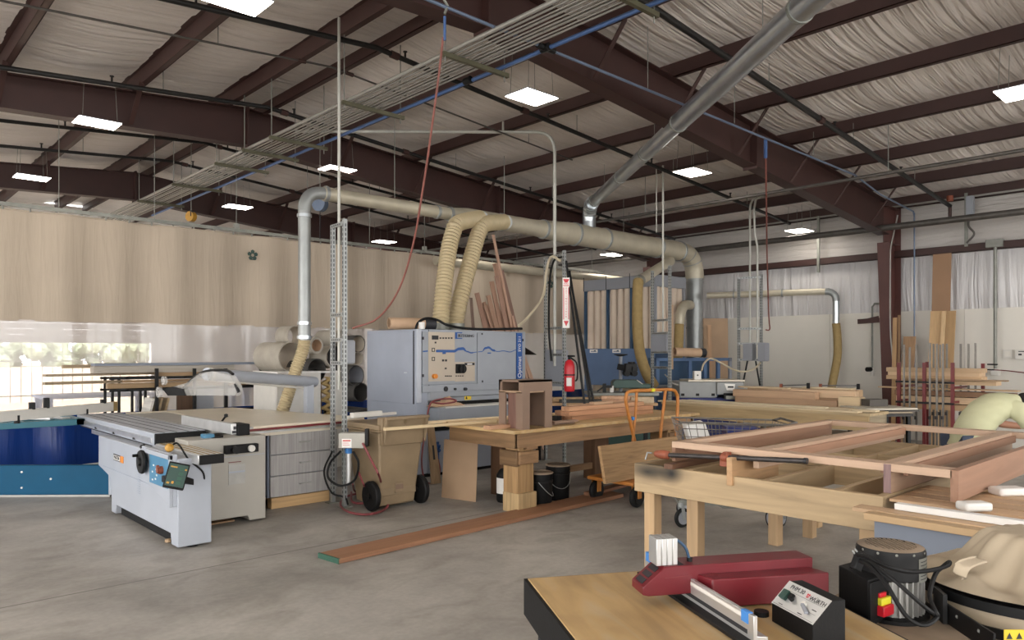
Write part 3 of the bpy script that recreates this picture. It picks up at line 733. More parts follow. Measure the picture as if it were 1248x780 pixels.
# ------------------------------------------------------------------ strut posts
def ladder(label, pa, pb, h, rungs, both=True):
    pa, pb = Vector((*pa, 0)), Vector((*pb, 0)); t = thing('strut_post', label, 'post', tuple((pa+pb)/2))
    w = .021
    for p in (pa, pb):
        hh = h if p is pb else h-.03
        c = build('channel', B(p.x-w, p.y-w, .012, p.x+w, p.y+w, hh), 'galv', t)
        m = MB(); z = .1
        while z < hh-.05: m.box(p.x-w-.001, p.y-.006, z, p.x-w, p.y+.006, z+.03).box(p.x-.006, p.y-w-.001, z, p.x+.006, p.y-w, z+.03); z += .05
        build('slot_pattern', m, 'ink', c)
        build('foot', B(p.x-.07, p.y-.05, 0, p.x+.07, p.y+.05, .012), 'galv_dull', t)
    d = (pb-pa).normalized(); nn = Vector((d.y,-d.x,0))*.026
    if nn.x > 0: nn = -nn
    for z in rungs:
        c = build('rung', MB().beam(pa+nn+Vector((0,0,z)), pb+nn+Vector((0,0,z)), .012, .041), 'galv', t)
        m = MB()
        n_ = int((pb-pa).length/.05)
        for k in range(1, n_): q = pa+d*(k*.05)+nn*1.26+Vector((0,0,z)); m.beam(q-d*.012, q+d*.012, .002, .014)
        build('slot_pattern', m, 'ink', c)
    return t
A = ladder('slotted strut post ladder beside the grey drawer cabinet, holding the red swagged hose', (4.11,7.3), (4.08,7.0), 3.08, (3.03, 2.06, 1.79, 1.54))
Bp = ladder('slotted strut post ladder carrying the red fire extinguisher', (8.16,7.99), (8.0,7.45), 3.16, (3.1, 2.02, 1.62, 1.2))
Cp = ladder('slotted strut post ladder in front of the blue filter housing', (10.5,7.7), (10.3,7.2), 3.1, (2.2, 1.98, 1.66, 1.4))
Dp = ladder('slotted strut post ladder with two grey switch boxes near the white wall', (12.6,7.26), (12.7,6.86), 3.1, (3.05, 2.1, 1.82, 1.52))
# boxes on the posts
def sbox(label, c, sx, sy, sz, mat, lab=None):
    t = thing('switch_box', label, 'box', (c[0], c[1], c[2]-sz/2))
    x, y, z = c
    build('body', B(x-sx/2, y-sy/2, z-sz/2, x+sx/2, y+sy/2, z+sz/2), mat, t, bevel=.006)
    build('lid', B(x-sx/2-.008, y-sy/2-.012, z-sz/2+.01, x+sx/2+.008, y-sy/2, z+sz/2-.01), mat, t, bevel=.004)
    build('lever', B(x+sx/2, y-.02, z-.05, x+sx/2+.02, y+.02, z+.05), 'black_metal', t)
    return t
p = at(429, 537, t=7.62)
t = thing('switch_box', 'low grey disconnect box with a white label, under the corner of the saw table', 'box', (p.x, p.y, p.z-.08), YAW)
build('body', MB().box(-.13,-.01,.0,.13,.11,.16), 'alu_dull', t, local=True, bevel=.006); build('lid', B(-.135,-.02,.005,.135,-.01,.155), 'saw_body_beige', t, local=True, bevel=.003)
lw = build('warning_label', B(-.1,-.0215,.01,.0,-.02,.1), 'label_white', t, local=True); build('printed_lines', B(-.09,-.0222,.075,-.01,-.0215,.088).box(-.09,-.0222,.055,-.03,-.0215,.059).box(-.09,-.0222,.035,-.02,-.0215,.039), 'red_bright', lw, local=True)
build('handle', B(.135,-.02,.02,.17,.05,.2), 'black_metal', t, local=True, bevel=.004)
p = at(429, 580, t=7.85)
t = thing('conduit_drop', 'grey tube taped in blue running down the strut post under the low disconnect box', 'pipe', (4.05,6.95,0))
build('tube', MB().tube([(4.1,6.95,.25),(4.1,6.95,.72)], .032, 12), 'alu', t); build('tape_wrap', MB().cyl((4.1,6.95,.58),(4.1,6.95,.64), .036, n=14), 'tape_blue', t)
cp_ = [at(415,550,t=7.75), at(402,565,t=7.8), at(400,582,t=7.8), at(415,592,t=7.8), at(432,585,t=7.8), at(437,565,t=7.75), at(430,550,t=7.75)]
one('power_cable', MB().tube(smoothpath(cp_, 6), .012, 8), 'black_rubber', 'black cord looped under the low disconnect box', 'cord')
cp_ = [at(405,550,t=7.85), at(395,575,t=7.9), at(404,600,t=7.9), at(420,606,t=7.9), at(424,615,t=7.85)]
one('power_cable', MB().tube(smoothpath(cp_, 6), .01, 8), 'black_rubber', 'second black cord hanging lower behind the low disconnect box', 'cord')
sbox('upright blue-grey box strapped inside the strut post beside the saw', (4.2, 7.15, 1.66), .1, .12, .26, 'dc_grey')
sbox('grey switch box high on the fire extinguisher post', (8.14, 7.75, 1.42), .12, .36, .55, 'dc_grey')
sbox('grey switch box on the post in front of the blue filter housing', (10.45, 7.5, 1.82), .1, .3, .3, 'dc_grey')
p = at(913, 429, t=13.75); sbox('grey switch box in the middle of the far strut post', (p.x, p.y, p.z), .14, .18, .32, 'dc_grey')
p = at(930, 429, t=13.5); sbox('grey switch box on the outer side of the far strut post', (p.x, p.y, p.z), .14, .14, .34, 'dc_grey')
for a_, b_ in (((911,440),(905,470)), ((921,440),(926,470))):
    one('power_cable', MB().tube([at(*a_, t=13.7), at(*b_, t=13.6)], .016, 8), 'black_rubber', 'black cable leaving the far switch boxes, the one leaning '+('towards the planer' if a_[0] == 911 else 'towards the hanging wall hose'), 'cord')
# extinguisher and its sign
p = at(694, 456, t=10.75)
t = thing('fire_extinguisher', 'red fire extinguisher hung on the strut post', 'extinguisher', (p.x, p.y-.0, p.z-.25))
build('cylinder', MB().lathe([(.07,0),(.078,.03),(.078,.36),(.06,.43),(.025,.46)], (p.x,p.y,p.z-.25), n=22), 'red_bright', t)
build('valve', MB().cyl((p.x,p.y,p.z+.2),(p.x,p.y,p.z+.26), .022, n=10).box(p.x-.02,p.y-.09,p.z+.25,p.x+.02,p.y+.02,p.z+.275), 'black_metal', t)
build('hose', MB().tube(smoothpath([(p.x,p.y-.03,p.z+.24),(p.x+.07,p.y-.08,p.z+.15),(p.x+.06,p.y-.1,p.z-.05),(p.x+.03,p.y-.09,p.z-.1)], 6), .012, 8), 'black_rubber', t)
build('strap', MB().cyl((p.x,p.y,p.z-.02),(p.x,p.y,p.z), .081, n=22), 'black_metal', t)
build('label', MB().grid(lambda u, v: (p.x+.0795*math.cos(PI*1.05+u*1.0), p.y+.0795*math.sin(PI*1.05+u*1.0), p.z-.17+v*.12), 8, 2), 'label_white', t)
p = at(690, 369, t=10.6)
t = thing('fire_sign', 'narrow red and white vertical extinguisher sign with a down arrow', 'sign', (p.x, p.y, p.z-.36), YAW)
build('board', B(-.05,-.003,0,.05,.0,.72), 'label_white', t, local=True)
m = MB().box(-.045,-.005,.6,.045,-.003,.61).box(-.042,-.005,.12,-.03,-.003,.58).box(.03,-.005,.12,.042,-.003,.58).prism([(-.035,-.003,.1),(.035,-.003,.1),(0,-.003,.02)], (0,-.002,0)).prism([(-.045,-.003,.7),(.045,-.003,.7),(.02,-.003,.65),(-.02,-.003,.65)], (0,-.002,0))
build('red_border', m, 'red_bright', t, local=True)
wm = WM[t.name]
lettering('FIRE', .03, 'red_bright', t, wm @ frame_m((0,-.004,.63), (1,0,0), (0,0,1)))
s = 'EXTINGUISHER'
for k, chh in enumerate(s): lettering(chh, .026, 'red_bright', t, wm @ frame_m((0,-.004,.565-k*.037), (1,0,0), (0,0,1)), 'letter')
# black straight bars leaning on the post
for k, (a_, b_, lb) in enumerate((((690,318),(714,505), 'touching the extinguisher post'), ((694,330),(721,500), 'between its two neighbours'), ((696,345),(726,505), 'farthest from the extinguisher'))):
    pa, pb = at(*a_, t=10.7), at(*b_, t=10.2); pb = pa+(pb-pa)*1.05
    e = pb.copy(); d_ = (pb-pa).normalized(); e = pb+d_*((pb.z-.02)/-d_.z)
    one('pipe_bar', MB().tube([pa, e], .017, 8), 'black_metal', 'long black bar leaning beside the fire extinguisher, '+lb, 'bar', 'black bars by the extinguisher')
cc = [at(683,318,t=10.8), at(672,313,t=10.9), at(666,330,t=11), at(662,360,t=11), at(645,385,t=10.5), at(632,397,t=10.2)]
one('power_cable', MB().tube(smoothpath(cc, 8), .02, 8), 'cord_cream', 'cream cable looping from the extinguisher post down to the top of the sander', 'cord')
cc = [at(688,312,t=11), at(675,318,t=11), at(670,345,t=11.1), at(669,400,t=11.1), at(672,440,t=11.1)]
one('power_cable', MB().tube(smoothpath(cc, 8), .016, 8), 'black_rubber', 'black cable running down the inside of the extinguisher post', 'cord')
# ------------------------------------------------------------------ sliding table panel saw
t = SAW = thing('panel_saw', 'large white sliding table panel saw with a teal swing arm and outrigger', 'saw', (2.9, 8.3, 0))
def yz(poly, x0, x1): return MB().prism([(x0, y, z) for y, z in poly], (x1-x0, 0, 0))
o = build('base_cabinet', yz([(6.42,.02),(6.58,.02),(6.6,.11),(8.2,.11),(8.22,.02),(8.36,.02),(8.36,.36),(8.85,.44),(8.85,.76),(6.42,.76)], 2.17, 2.45), 'saw_body', t, bevel=.008)
build('plinth', B(2.22,6.6,.01,2.42,8.2,.12), 'black_box', t)
for yy in (6.5, 8.29): build('levelling_foot', MB().cyl((2.31,yy,0),(2.31,yy,.025), .05, n=14), 'black_metal', t)
build('seam_plate', B(2.164,6.42,.455,2.171,8.8,.46), 'machine_side', o)
build('logo', B(2.163,8.02,.56,2.17,8.27,.625), 'ink', o, bevel=.002)
build('logo_block', B(2.162,7.94,.56,2.17,8.03,.625), 'label_orange', o, bevel=.002)
build('logo_face', B(2.1615,8.04,.57,2.163,8.255,.615), 'label_white', o)
lettering('MARTIN', .036, 'ink', o, frame_m((2.161,8.147,.5925), (0,-1,0), (0,0,1)))
m = MB()
for k in range(16): m.box(2.1665, 7.42+(.004 if k % 2 else 0), .33+k*.022, 2.17, 7.5, .337+k*.022)
build('scale_marks', m, 'machine_side', o)
# controls
c = build('control_housing', yz([(6.44,.36),(6.56,.36),(7.2,.5),(7.26,.56),(7.26,.8),(6.44,.8)], 2.135, 2.175), 'saw_body', t, bevel=.006)
pn = build('control_panel', MB().prism([(2.134,6.49,.5),(2.134,7.02,.5),(2.134,7.02,.75),(2.134,6.49,.75)], (-.004,0,0)), 'martin_blue', c)
build('frame', B(2.11,6.44,.755,2.136,7.1,.795).box(2.11,6.44,.36,2.136,6.475,.795), 'saw_body', c, bevel=.004)
m = MB()
for a, b in ((7.05,.66),(6.98,.63),(6.9,.655),(7.08,.6),(6.97,.58),(7.0,.545),(7.08,.53),(6.62,.53),(6.6,.56)): m.box(2.127,a-.158,b-.005,2.13,a-.13,b+.009)
build('marking', m, 'label_white', pn); 
build('switch', MB().cyl((2.13,6.68,.645),(2.1,6.68,.645), .034, n=16).cyl((2.1,6.68,.645),(2.085,6.68,.645), .026, n=16), 'clamp_orange', c)
build('switch', MB().box(2.1,6.54,.555,2.13,6.61,.61), 'black_metal', c, bevel=.004)
build('knob', MB().cyl((2.13,6.77,.66),(2.11,6.77,.66), .018, n=12), 'clamp_orange', c)
w = Vector((2.085,7.13,.67))
hw = build('handwheel', MB().lathe([(.075,0),(.102,.008),(.108,.025),(.102,.04),(.08,.045),(.03,.035)], w+Vector((.035,0,0)), (-1,0,0), 32), 'black_rubber', t)
build('hub', MB().lathe([(.04,0),(.035,.02),(.0,.025)], w-Vector((.003,0,0)), (-1,0,0), 16), 'black_metal', hw)
build('crank', MB().cyl(w+Vector((0,.05,.055)), w+Vector((-.05,.05,.055)), .014, n=10), 'black_metal', hw)
# display on its arm
p = at(215, 580, t=6.02); dr = WM
c = build('display', MB().box(-.08,-.02,-.105,.08,.03,.105).xf(Matrix.Translation(p) @ Matrix.Rotation(YAW+.5, 4, 'Z') @ Matrix.Rotation(-.28, 4, 'X') @ Matrix.Rotation(.28, 4, 'Y')), 'black_box', t, bevel=.006)
dm = Matrix.Translation(p) @ Matrix.Rotation(YAW+.5, 4, 'Z') @ Matrix.Rotation(-.28, 4, 'X') @ Matrix.Rotation(.28, 4, 'Y')
build('screen', MB().box(-.07,-.024,-.09,.07,-.02,.09).xf(dm), 'green_machine', c)
m = MB()
for k in range(4): m.box(.01,-.026,-.07+k*.038,.045,-.024,-.045+k*.038)
build('keypad', m.xf(dm), 'green_end', c); build('display_lines', MB().box(-.06,-.026,.06,-.01,-.024,.07).box(-.06,-.026,-.075,-.04,-.024,-.06).box(.05,-.026,.05,.065,-.024,.062).box(-.025,-.026,-.07,-.008,-.024,-.05).xf(dm), 'hook_yellow', c)
q = Vector((2.47,6.6,.47))
build('display_arm', MB().beam(p+Vector((.02,.03,-.02)), q, .045, .05), 'black_metal', t, bevel=.004)
build('knob', MB().lathe([(.02,0),(.035,.02),(.035,.04),(.0,.07)], at(207,548,t=6.2), (-.3,-.6,.5), 16), 'hook_yellow', t)
build('cable', MB().tube(smoothpath([at(209,543,t=6.2), at(217,541,t=6.25), at(230,560,t=6.25), at(247,575,t=6.3), at(249,590,t=6.35)], 6), .008, 8), 'black_rubber', t)
build('cable', MB().tube(smoothpath([at(246,592,t=6.35), at(252,605,t=6.35), at(255,625,t=6.38), at(252,645,t=6.4), at(244,649,t=6.42)], 6), .012, 8), 'black_rubber', t)
# sliding carriage
c = build('carriage', B(2.27,7.36,.775,2.75,10.22,.895), 'saw_body', t, bevel=.008)
m = MB()
for x in (2.36,2.47,2.58,2.68): m.box(x-.006,7.34,.8945,x+.006,10.2,.8965)
build('groove_pattern', m, 'black_metal', c)
build('end_cap', B(2.275,7.335,.785,2.745,7.362,.89), 'black_box', c, bevel=.006)
build('side_rail', B(2.258,7.4,.8,2.272,10.1,.845), 'alu', c); build('side_slot', B(2.262,7.4,.77,2.27,10.0,.777), 'ink', c)
m = MB()
for yy in (7.9, 8.6, 9.3): m.box(2.25,yy,.79,2.262,yy+.04,.81)
build('stop_knob', m, 'black_metal', c)
c = build('guide_rail', B(2.28,6.26,.715,2.49,9.6,.80), 'alu', t, bevel=.005)
m = MB()
for x in (2.32,2.37,2.42,2.46): m.box(x-.008,6.262,.7995,x+.008,7.34,.8012)
build('groove_pattern', m, 'cloth_hose', c)
build('end_cap', B(2.284,6.235,.72,2.486,6.262,.797), 'black_box', c, bevel=.004)
build('lock_lever', MB().tube(smoothpath([(2.24,7.55,.77),(2.2,7.5,.765),(2.18,7.4,.755)], 5), .012, 8), 'black_metal', t)
# main body and tables
c = build('saw_body', MB().prism([(2.452,7.0,.02),(2.6,7.0,.02),(2.62,7.0,.07),(3.02,7.0,.07),(3.04,7.0,.02),(3.2,7.0,.02),(3.2,7.0,.84),(2.452,7.0,.84)], (0,2.2,0)), 'saw_body_beige', t, bevel=.006)
build('rating_plate', B(2.83,6.994,.39,2.99,7.0,.58), 'alu_dull', c); build('plate_line', B(2.83,6.992,.5,2.99,6.994,.515), 'machine_side', c)
build('seam_plate', B(2.47,6.996,.655,3.19,7.0,.66), 'machine_side', c)
build('latch', B(2.83,6.99,.6,2.95,7.0,.606), 'red_dark', c)
k = build('crank_box', B(2.78,6.93,.69,3.1,7.0,.77), 'black_box', t, bevel=.006)
build('dial', MB().cyl((3.02,6.93,.73),(3.02,6.9,.73), .032, n=18), 'off_white', k); build('knob', MB().cyl((2.86,6.93,.73),(2.86,6.88,.73), .036, n=18), 'black_metal', k)
build('dust_shroud', MB().prism([(2.5,7.05,.8),(2.8,7.05,.8),(2.8,7.05,.86)], (0,.5,0)), 'black_metal', t)
build('cast_table', MB().prism([(2.78,7.28,.86),(3.2,7.28,.86),(3.2,9.9,.86),(2.78,9.9,.86)], (0,0,.036)), 'alu_dull', t, bevel=.003)
ext = [(3.2,7.3),(4.62,7.48),(4.12,10.05),(2.78,10.1),(2.78,9.91),(3.2,9.91)]
c = build('extension_table', MB().prism([(x,y,.875) for x,y in ext], (0,0,.025)), 'table_cream', t, bevel=.004)
build('apron', MB().beam((3.12,7.3,.835),(4.62,7.49,.835), .03, .085).beam((4.61,7.49,.835),(4.12,10.04,.835), .03, .085), 'table_cream', t)
build('fence_rail', MB().beam((3.1,7.27,.865),(4.62,7.465,.865), .03, .022), 'red_dark', t)
build('fence_rail', MB().beam((3.1,7.262,.838),(4.62,7.457,.838), .035, .02), 'alu', t)
# rip fence
c = build('rip_fence', MB().beam((2.78,6.75,.945),(2.78,8.05,.945), .05, .1), 'alu', t, bevel=.004)
build('end_slot', B(2.763,6.745,.905,2.8,6.751,.93).box(2.775,6.745,.94,2.8,6.751,.97), 'ink', c)
c = build('fence_head', B(2.81,6.74,.88,2.93,6.98,.985), 'black_box', t, bevel=.008)
build('fence_block', B(2.64,7.1,.80,2.74,7.2,.875), 'martin_blue', t, bevel=.006)
build('lock_lever', MB().cyl((2.9,7.45,.9),(3.0,7.5,1.0), .01, n=8).lathe([(.0,-.02),(.02,-.012),(.02,.012),(0,.02)], (3.01,7.505,1.01), (0,0,1), 12), 'black_metal', t)
build('knob', MB().lathe([(.06,0),(.06,.012),(.03,.03),(0,.035)], (2.9,7.75,.9), (0,0,1), 18), 'black_metal', t)
# overarm blade guard with its extraction tube
T0, T1 = Vector((2.98,7.95,1.425)), Vector((4.72,8.86,1.27)); td = (T1-T0).normalized()
c = build('guard_arm', MB().tube([T0, T1], .066, 24), 'saw_body', t)
build('tube_mouth', MB().cyl(T1-td*.01, T1+td*.004, .055, n=24), 'ink', c); build('clamp_band', MB().cyl(T0+td*.03, T0+td*.07, .07, n=24), 'off_white', c)
build('guard_post', B(4.56,8.76,.8,4.66,8.86,1.24), 'saw_body', t, bevel=.006)
build('hanger', MB().tube([T0+td*.15+Vector((0,0,-.06)), T1-td*.25+Vector((0,0,-.09))], .014, 8), 'off_white', t)
gp = [at(x, y, t=tt) for x, y, tt in ((293,477,7.3),(292,470,7.3),(284,458,7.3),(262,452,7.6),(245,455,7.9),(232,466,8.2),(214,471,8.4),(202,474,8.5),(208,482,8.5),(230,482,8.2),(289,482,7.3))]
cen = gp[0]*0
for g in gp: cen += g/len(gp)
nrm = Vector((.94,.1,0)).normalized()*.05
c = build('blade_guard', MB().prism([g-nrm*.5 for g in gp[:7]+[gp[9],gp[10]]], nrm), 'clear_guard', t)
build('guard_nose', MB().prism([g-nrm*.7 for g in (gp[6],gp[7],gp[8],gp[9],at(226,474,t=8.25))], nrm*1.4), 'black_box', t)
build('guard_rim', MB().tube(smoothpath([at(222,475,t=8.3), at(230,466,t=8.2), at(244,455,t=7.9), at(258,451.5,t=7.65), at(276,451.5,t=7.4), at(284,456,t=7.3)], 6), .014, 8), 'black_metal', t)
build('guard_tip', MB().tube([at(287,468,t=7.3), at(291,478,t=7.28)], .016, 8), 'black_metal', t)
build('dust_wheel', MB().cyl(at(200,464,t=8.4)-nrm*.3, at(200,464,t=8.4)+nrm*.3, .05, n=20), 'clear_guard', t)
build('dust_wheel', MB().cyl(at(194,478,t=8.45)-nrm*.3, at(194,478,t=8.45)+nrm*.3, .06, n=20), 'clear_guard', t)
# outrigger and swing arm
c = build('outrigger', MB().box(.4,9.84,.80,2.27,9.92,.87).box(.4,10.55,.80,2.27,10.62,.87).box(2.18,9.84,.80,2.27,10.62,.87).box(1.62,9.9,.81,1.7,10.6,.86).box(.4,9.84,.8,.48,10.62,.87), 'teal_dark', t, bevel=.004)
build('slide_bar', MB().beam((1.45,10.5,.885),(1.95,9.95,.885), .06, .02).beam((1.9,10.55,.88),(2.1,9.95,.88), .09, .015), 'alu', c)
f0, f1 = at(-60,499,z=1.0), at(153,486,z=1.0)
f0 = Vector((.95,9.3,.96)); f1 = Vector((2.72,10.45,.96))
c = build('crosscut_fence', MB().beam(f0, f1, .05, .115), 'off_white', t, bevel=.004); build('end_block', MB().beam(f1, f1+(f1-f0).normalized()*.06, .06, .12), 'wood' if False else 'cloth_hose', c)
for f_, h_ in ((.44,.07),(.53,.11),(.93,.04)):
    q = f0.lerp(f1, f_); build('flip_stop', MB().box(q.x-.03,q.y-.03,q.z+.05,q.x+.03,q.y+.03,q.z+.06+h_), 'black_metal', t, bevel=.004)
build('fence_support', MB().cyl(f0.lerp(f1,.35)-Vector((0,0,.09)), f0.lerp(f1,.35), .03, n=10).cyl(f0.lerp(f1,.8)-Vector((0,0,.09)), f0.lerp(f1,.8), .03, n=10), 'black_metal', t)
a0 = Vector((2.42,9.36,.195)); a1 = Vector((.2,11.35,.195)); ad = (a1-a0).normalized()
c = build('swing_arm', MB().beam(a0, a1, .07, .34), 'teal', t, bevel=.01)
nn = Vector((-ad.y, ad.x, 0)); nn = nn if nn.y < 0 else -nn
m = MB()
for f_, z_ in ((.33,.29),(.33,.11),(.22,.21)):
    q = a0.lerp(a1, f_); q = Vector((q.x,q.y,z_)); m.cyl(q+nn*.03, q+nn*.042, .012, n=10)
build('bolt', m, 'alu', c); build('arm_foot', MB().beam(a0-Vector((0,0,.17)), a1-Vector((0,0,.17)), .03, .05), 'alu_dull', t)
build('hinge', MB().cyl((2.44,9.32,.03),(2.44,9.32,.5), .05, n=14).box(2.4,8.8,.1,2.5,9.34,.44), 'saw_body', t)
one('wood_scrap', MB().box(2.52,7.15,0,2.95,7.25,.014), wood('#a07c55'), 'thin wood offcut on the floor under the saw body', 'scrap')
p = at(205,661,z=0); one('wood_scrap', MB().lathe([(.0,0),(.03,.005),(.025,.03),(0,.035)], p, (0,0,1), 9), wood('#a88a66'), 'small pale lump of scrap on the floor by the foot of the saw', 'scrap')
# ------------------------------------------------------------------ drawer unit
t = thing('drawer_cabinet', 'grey wood-look cabinet with three drawers under the saw table', 'cabinet', (3.82, 7.7, 0))
build('carcass', B(3.42,7.44,.12,4.24,8.1,.8), 'grey_cabinet', t, bevel=.003)
for k in range(3):
    z = .125+k*.225
    d_ = build('drawer', B(3.44,7.41,z,4.22,7.44,z+.217), 'drawer_laminate', t, bevel=.003)
    build('handle', MB().tube([(3.77,7.41,z+.115),(3.775,7.385,z+.115),(3.89,7.385,z+.115),(3.895,7.41,z+.115)], .006, 8), 'alu', d_)
one('wood_skid', B(3.46,7.43,0,4.14,7.53,.115), wood('#b8935f'), 'pale timber block under the front of the drawer cabinet', 'block', bevel=.004)
one('wood_skid', B(3.46,7.95,0,4.14,8.05,.115), wood('#b8935f'), 'pale timber block under the back of the drawer cabinet', 'block', bevel=.004)

# ------------------------------------------------------------------ lumber rack between saw and curtain
LY = 11.0
t = thing('lumber_rack', 'low black steel rack of uprights holding boards behind the panel saw', 'rack', (4.0, LY, 0))
for px, tp in ((191,449),(237,449),(275,449),(318,449)):
    q = at(px, 460, Y=LY-.22); build('upright', B(q.x-.02,q.y-.02,0,q.x+.02,q.y+.02,at(px,tp,Y=LY-.22).z), 'black_metal', t)
for px, tp in ((128,459),(137,459),(145,459),(161,470),(171,470),(177,470),(241,470),(276,470)):
    q = at(px, 470, Y=LY+.24); build('upright', B(q.x-.016,q.y-.016,0,q.x+.016,q.y+.016,at(px,tp,Y=LY+.24).z), 'black_metal', t)
xa, xb = at(128,470,Y=LY).x, at(330,470,Y=LY).x
for z in (.8, 1.16, 1.32): build('shelf_arm', B(xa,LY-.22,z-.03,xb,LY-.19,z).box(xa,LY+.22,z-.03,xb,LY+.25,z), 'black_metal', t)
for k in range(4):
    x = xa+.2+k*.75
    for z in (.8,1.16,1.32): build('cross_arm', B(x,LY-.22,z-.03,x+.03,LY+.25,z), 'black_metal', t)
def board(px0, px1, z, th, w, y, col, lb, name='board', skew=0, mat=None, contrast=.2, group='boards on the low rack'):
    x0, x1 = at(px0, 450, Y=y).x, at(px1, 450, Y=y).x
    one(name, MB().beam((x0,y-skew,z+th/2),(x1,y+skew,z+th/2), w, th), mat or wood(col,'x',contrast), lb, 'board', group, bevel=.002)
board(113, 318, 1.475, .035, .2, LY-.08, '', 'dark blue-grey board topmost on the low rack', mat='grey_cabinet')
board(76, 112, 1.447, .045, .1, LY+.1, '#9b8566', 'short brown board end sticking out under the dark top board')
board(112, 283, 1.38, .09, .16, LY-.06, '#a89f92', 'thick greyish plank under the dark top board')
board(52, 200, 1.345, .03, .12, LY+.06, '#9a876d', 'thin brown board jutting out towards the roll-up door, upper of two', skew=.1)
board(190, 262, 1.325, .05, .12, LY-.12, '#a3835c', 'brown board lying between the uprights')
board(52, 160, 1.24, .035, .1, LY+.02, '#8d7a5f', 'thin brown board jutting out towards the roll-up door, lower of two', skew=.06)
board(130, 300, 1.17, .07, .1, LY-.1, '#a3845c', 'thick brown plank on the lower arms of the rack')
board(150, 250, 1.245, .03, .1, LY-.05, '#a07e58', 'thin brown plank above the thick brown one')
for k, (px, c_, lb) in enumerate(((176,'#c9c4ba','white end panel stood on the rack floor'),(186,'#9a835f','brown panel next to the white end panel'),(194,'#a58b63','lighter brown panel farther from the white end panel'))):
    q = at(px, 495, Y=LY); one('panel_offcut', MB().hexa([(q.x,LY-.2,.82),(q.x+.03,LY-.2,.82),(q.x+.03,LY+.15,.82),(q.x,LY+.15,.82)], [(q.x+.05,LY-.2,1.02),(q.x+.08,LY-.2,1.02),(q.x+.08,LY+.15,1.02),(q.x+.05,LY+.15,1.02)]), wood(c_,'y'), lb, 'panel', 'panels on the low rack')
q = at(237, 495, Y=LY); one('panel_offcut', B(q.x-.02,LY-.15,.8,q.x+.22,LY-.12,1.22), 'dc_grey', 'pale grey sheet leaning upright in the rack behind the blade guard', 'panel')
q = at(226, 480, Y=LY); one('panel_offcut', B(q.x-.1,LY+.05,.8,q.x+.12,LY+.08,1.14), wood('#6d513c','z'), 'dark brown sheet upright in the rack by the blade guard', 'panel')

# ------------------------------------------------------------------ white carcass pieces and abrasive belt rolls
t = thing('open_carcass', 'white open cabinet carcass standing on edge under the big grey belt rolls', 'cabinet', (5.3, 9.9, 0))
xa = at(337,460,Y=9.55).x; xb = at(390,460,Y=9.55).x; zt = at(360,455,Y=9.55).z
build('side_panel', B(xa,9.53,.0,xb,9.56,zt), 'off_white', t); build('side_panel', B(xa,10.25,.0,xb,10.28,zt), 'off_white', t)
build('top_panel', B(xa-.01,9.51,zt,xb+.02,10.29,zt+.025), 'white_plastic', t); build('end_panel', B(xb-.02,9.55,0,xb,10.25,zt), 'off_white', t); build('end_panel', B(xa,9.55,0,xa+.02,10.25,zt), 'off_white', t)
xc, xd = at(391,460,Y=9.55).x, at(417,460,Y=9.55).x
t = thing('open_carcass', 'second white cabinet carcass with brown packing, beside the strut post', 'cabinet', ((xc+xd)/2, 9.9, 0))
build('side_panel', B(xd-.16,9.53,.0,xd,9.56,zt), 'off_white', t); build('top_panel', B(xc,9.51,zt,xd+.01,10.29,zt+.025), 'white_plastic', t); build('back_panel', B(xc,10.15,0,xd,10.18,zt), 'paper_tan', t)
build('packing_strip', MB().grid(lambda u, v: (xd-.3+.05*math.sin(v*40)+u*.12, 9.55-.03*math.sin(u*PI), zt-.06-v*.75), 4, 40), 'cloth_hose', t, solid=.01)
def roll(px, py, t_, r, L, lb, dirv=(.16,-.98,0), mat='belt_grey', inner='belt_inside', th=.012, tilt=0):
    d = Vector(dirv).normalized(); d.z = tilt; d.normalize(); c = at(px, py, t=t_); a = c-d*L
    o = build('belt_roll', MB().lathe([(r-th,0),(r,0),(r,L),(r-th,L)], a, d, 36, close=False), mat); tag(o, lb, 'roll', 'abrasive belt rolls')
    build('inner_side', MB().lathe([(r-th,L),(r-th-.002,L*.6),(r-th-.004,0.02)], a-o.location*0, d, 36, close=False), inner, o)
    return o
roll(355, 435, 10.6, .215, .62, 'biggest grey belt roll, lying lowest above the white carcass')
roll(361, 410, 10.95, .16, .3, 'grey belt roll with a printed mark, topmost behind the duct drop')
roll(386, 421, 10.5, .115, .25, 'small rolled belt with a crumpled brown core beside the duct drop', inner='paper_tan', th=.03)
roll(386, 451, 10.7, .165, .5, 'dark open belt roll low between the ribbed hose and the strut post', mat='belt_dark', inner='belt_dark')
roll(409, 435, 10.9, .17, .4, 'grey belt roll behind the lower part of the strut post', inner='ink')
roll(418, 413, 11.1, .14, .5, 'long pale belt roll behind the strut post, above the others')
roll(437, 419, 10.75, .125, .3, 'dark rimmed belt roll against the sander, topmost of that pile', mat='belt_dark')
roll(436, 437, 10.72, .1, .3, 'grey-lined belt roll against the sander, under the dark rimmed one', inner='belt_inside')
roll(434, 458, 10.7, .15, .35, 'large dark belt roll against the sander, third from the top', mat='belt_dark', inner='dc_grey')
roll(440, 478, 10.7, .14, .35, 'lowest dark belt roll against the sander', mat='belt_dark', inner='belt_dark')
t = thing('roll_shelf', 'dark low shelf that carries the pile of belt rolls behind the saw', 'shelf', (5.6,9.7,0))
xa2, xb2 = at(424,480,Y=9.4).x, at(452,480,Y=9.4).x
build('shelf_board', B(xa2,9.2,.8,xb2,10.2,.83), 'belt_dark', t)
for ax in (xa2+.05, xb2-.05):
    for ay in (9.25, 10.15): build('leg', B(ax-.02,ay-.02,0,ax+.02,ay+.02,.8), 'black_metal', t)

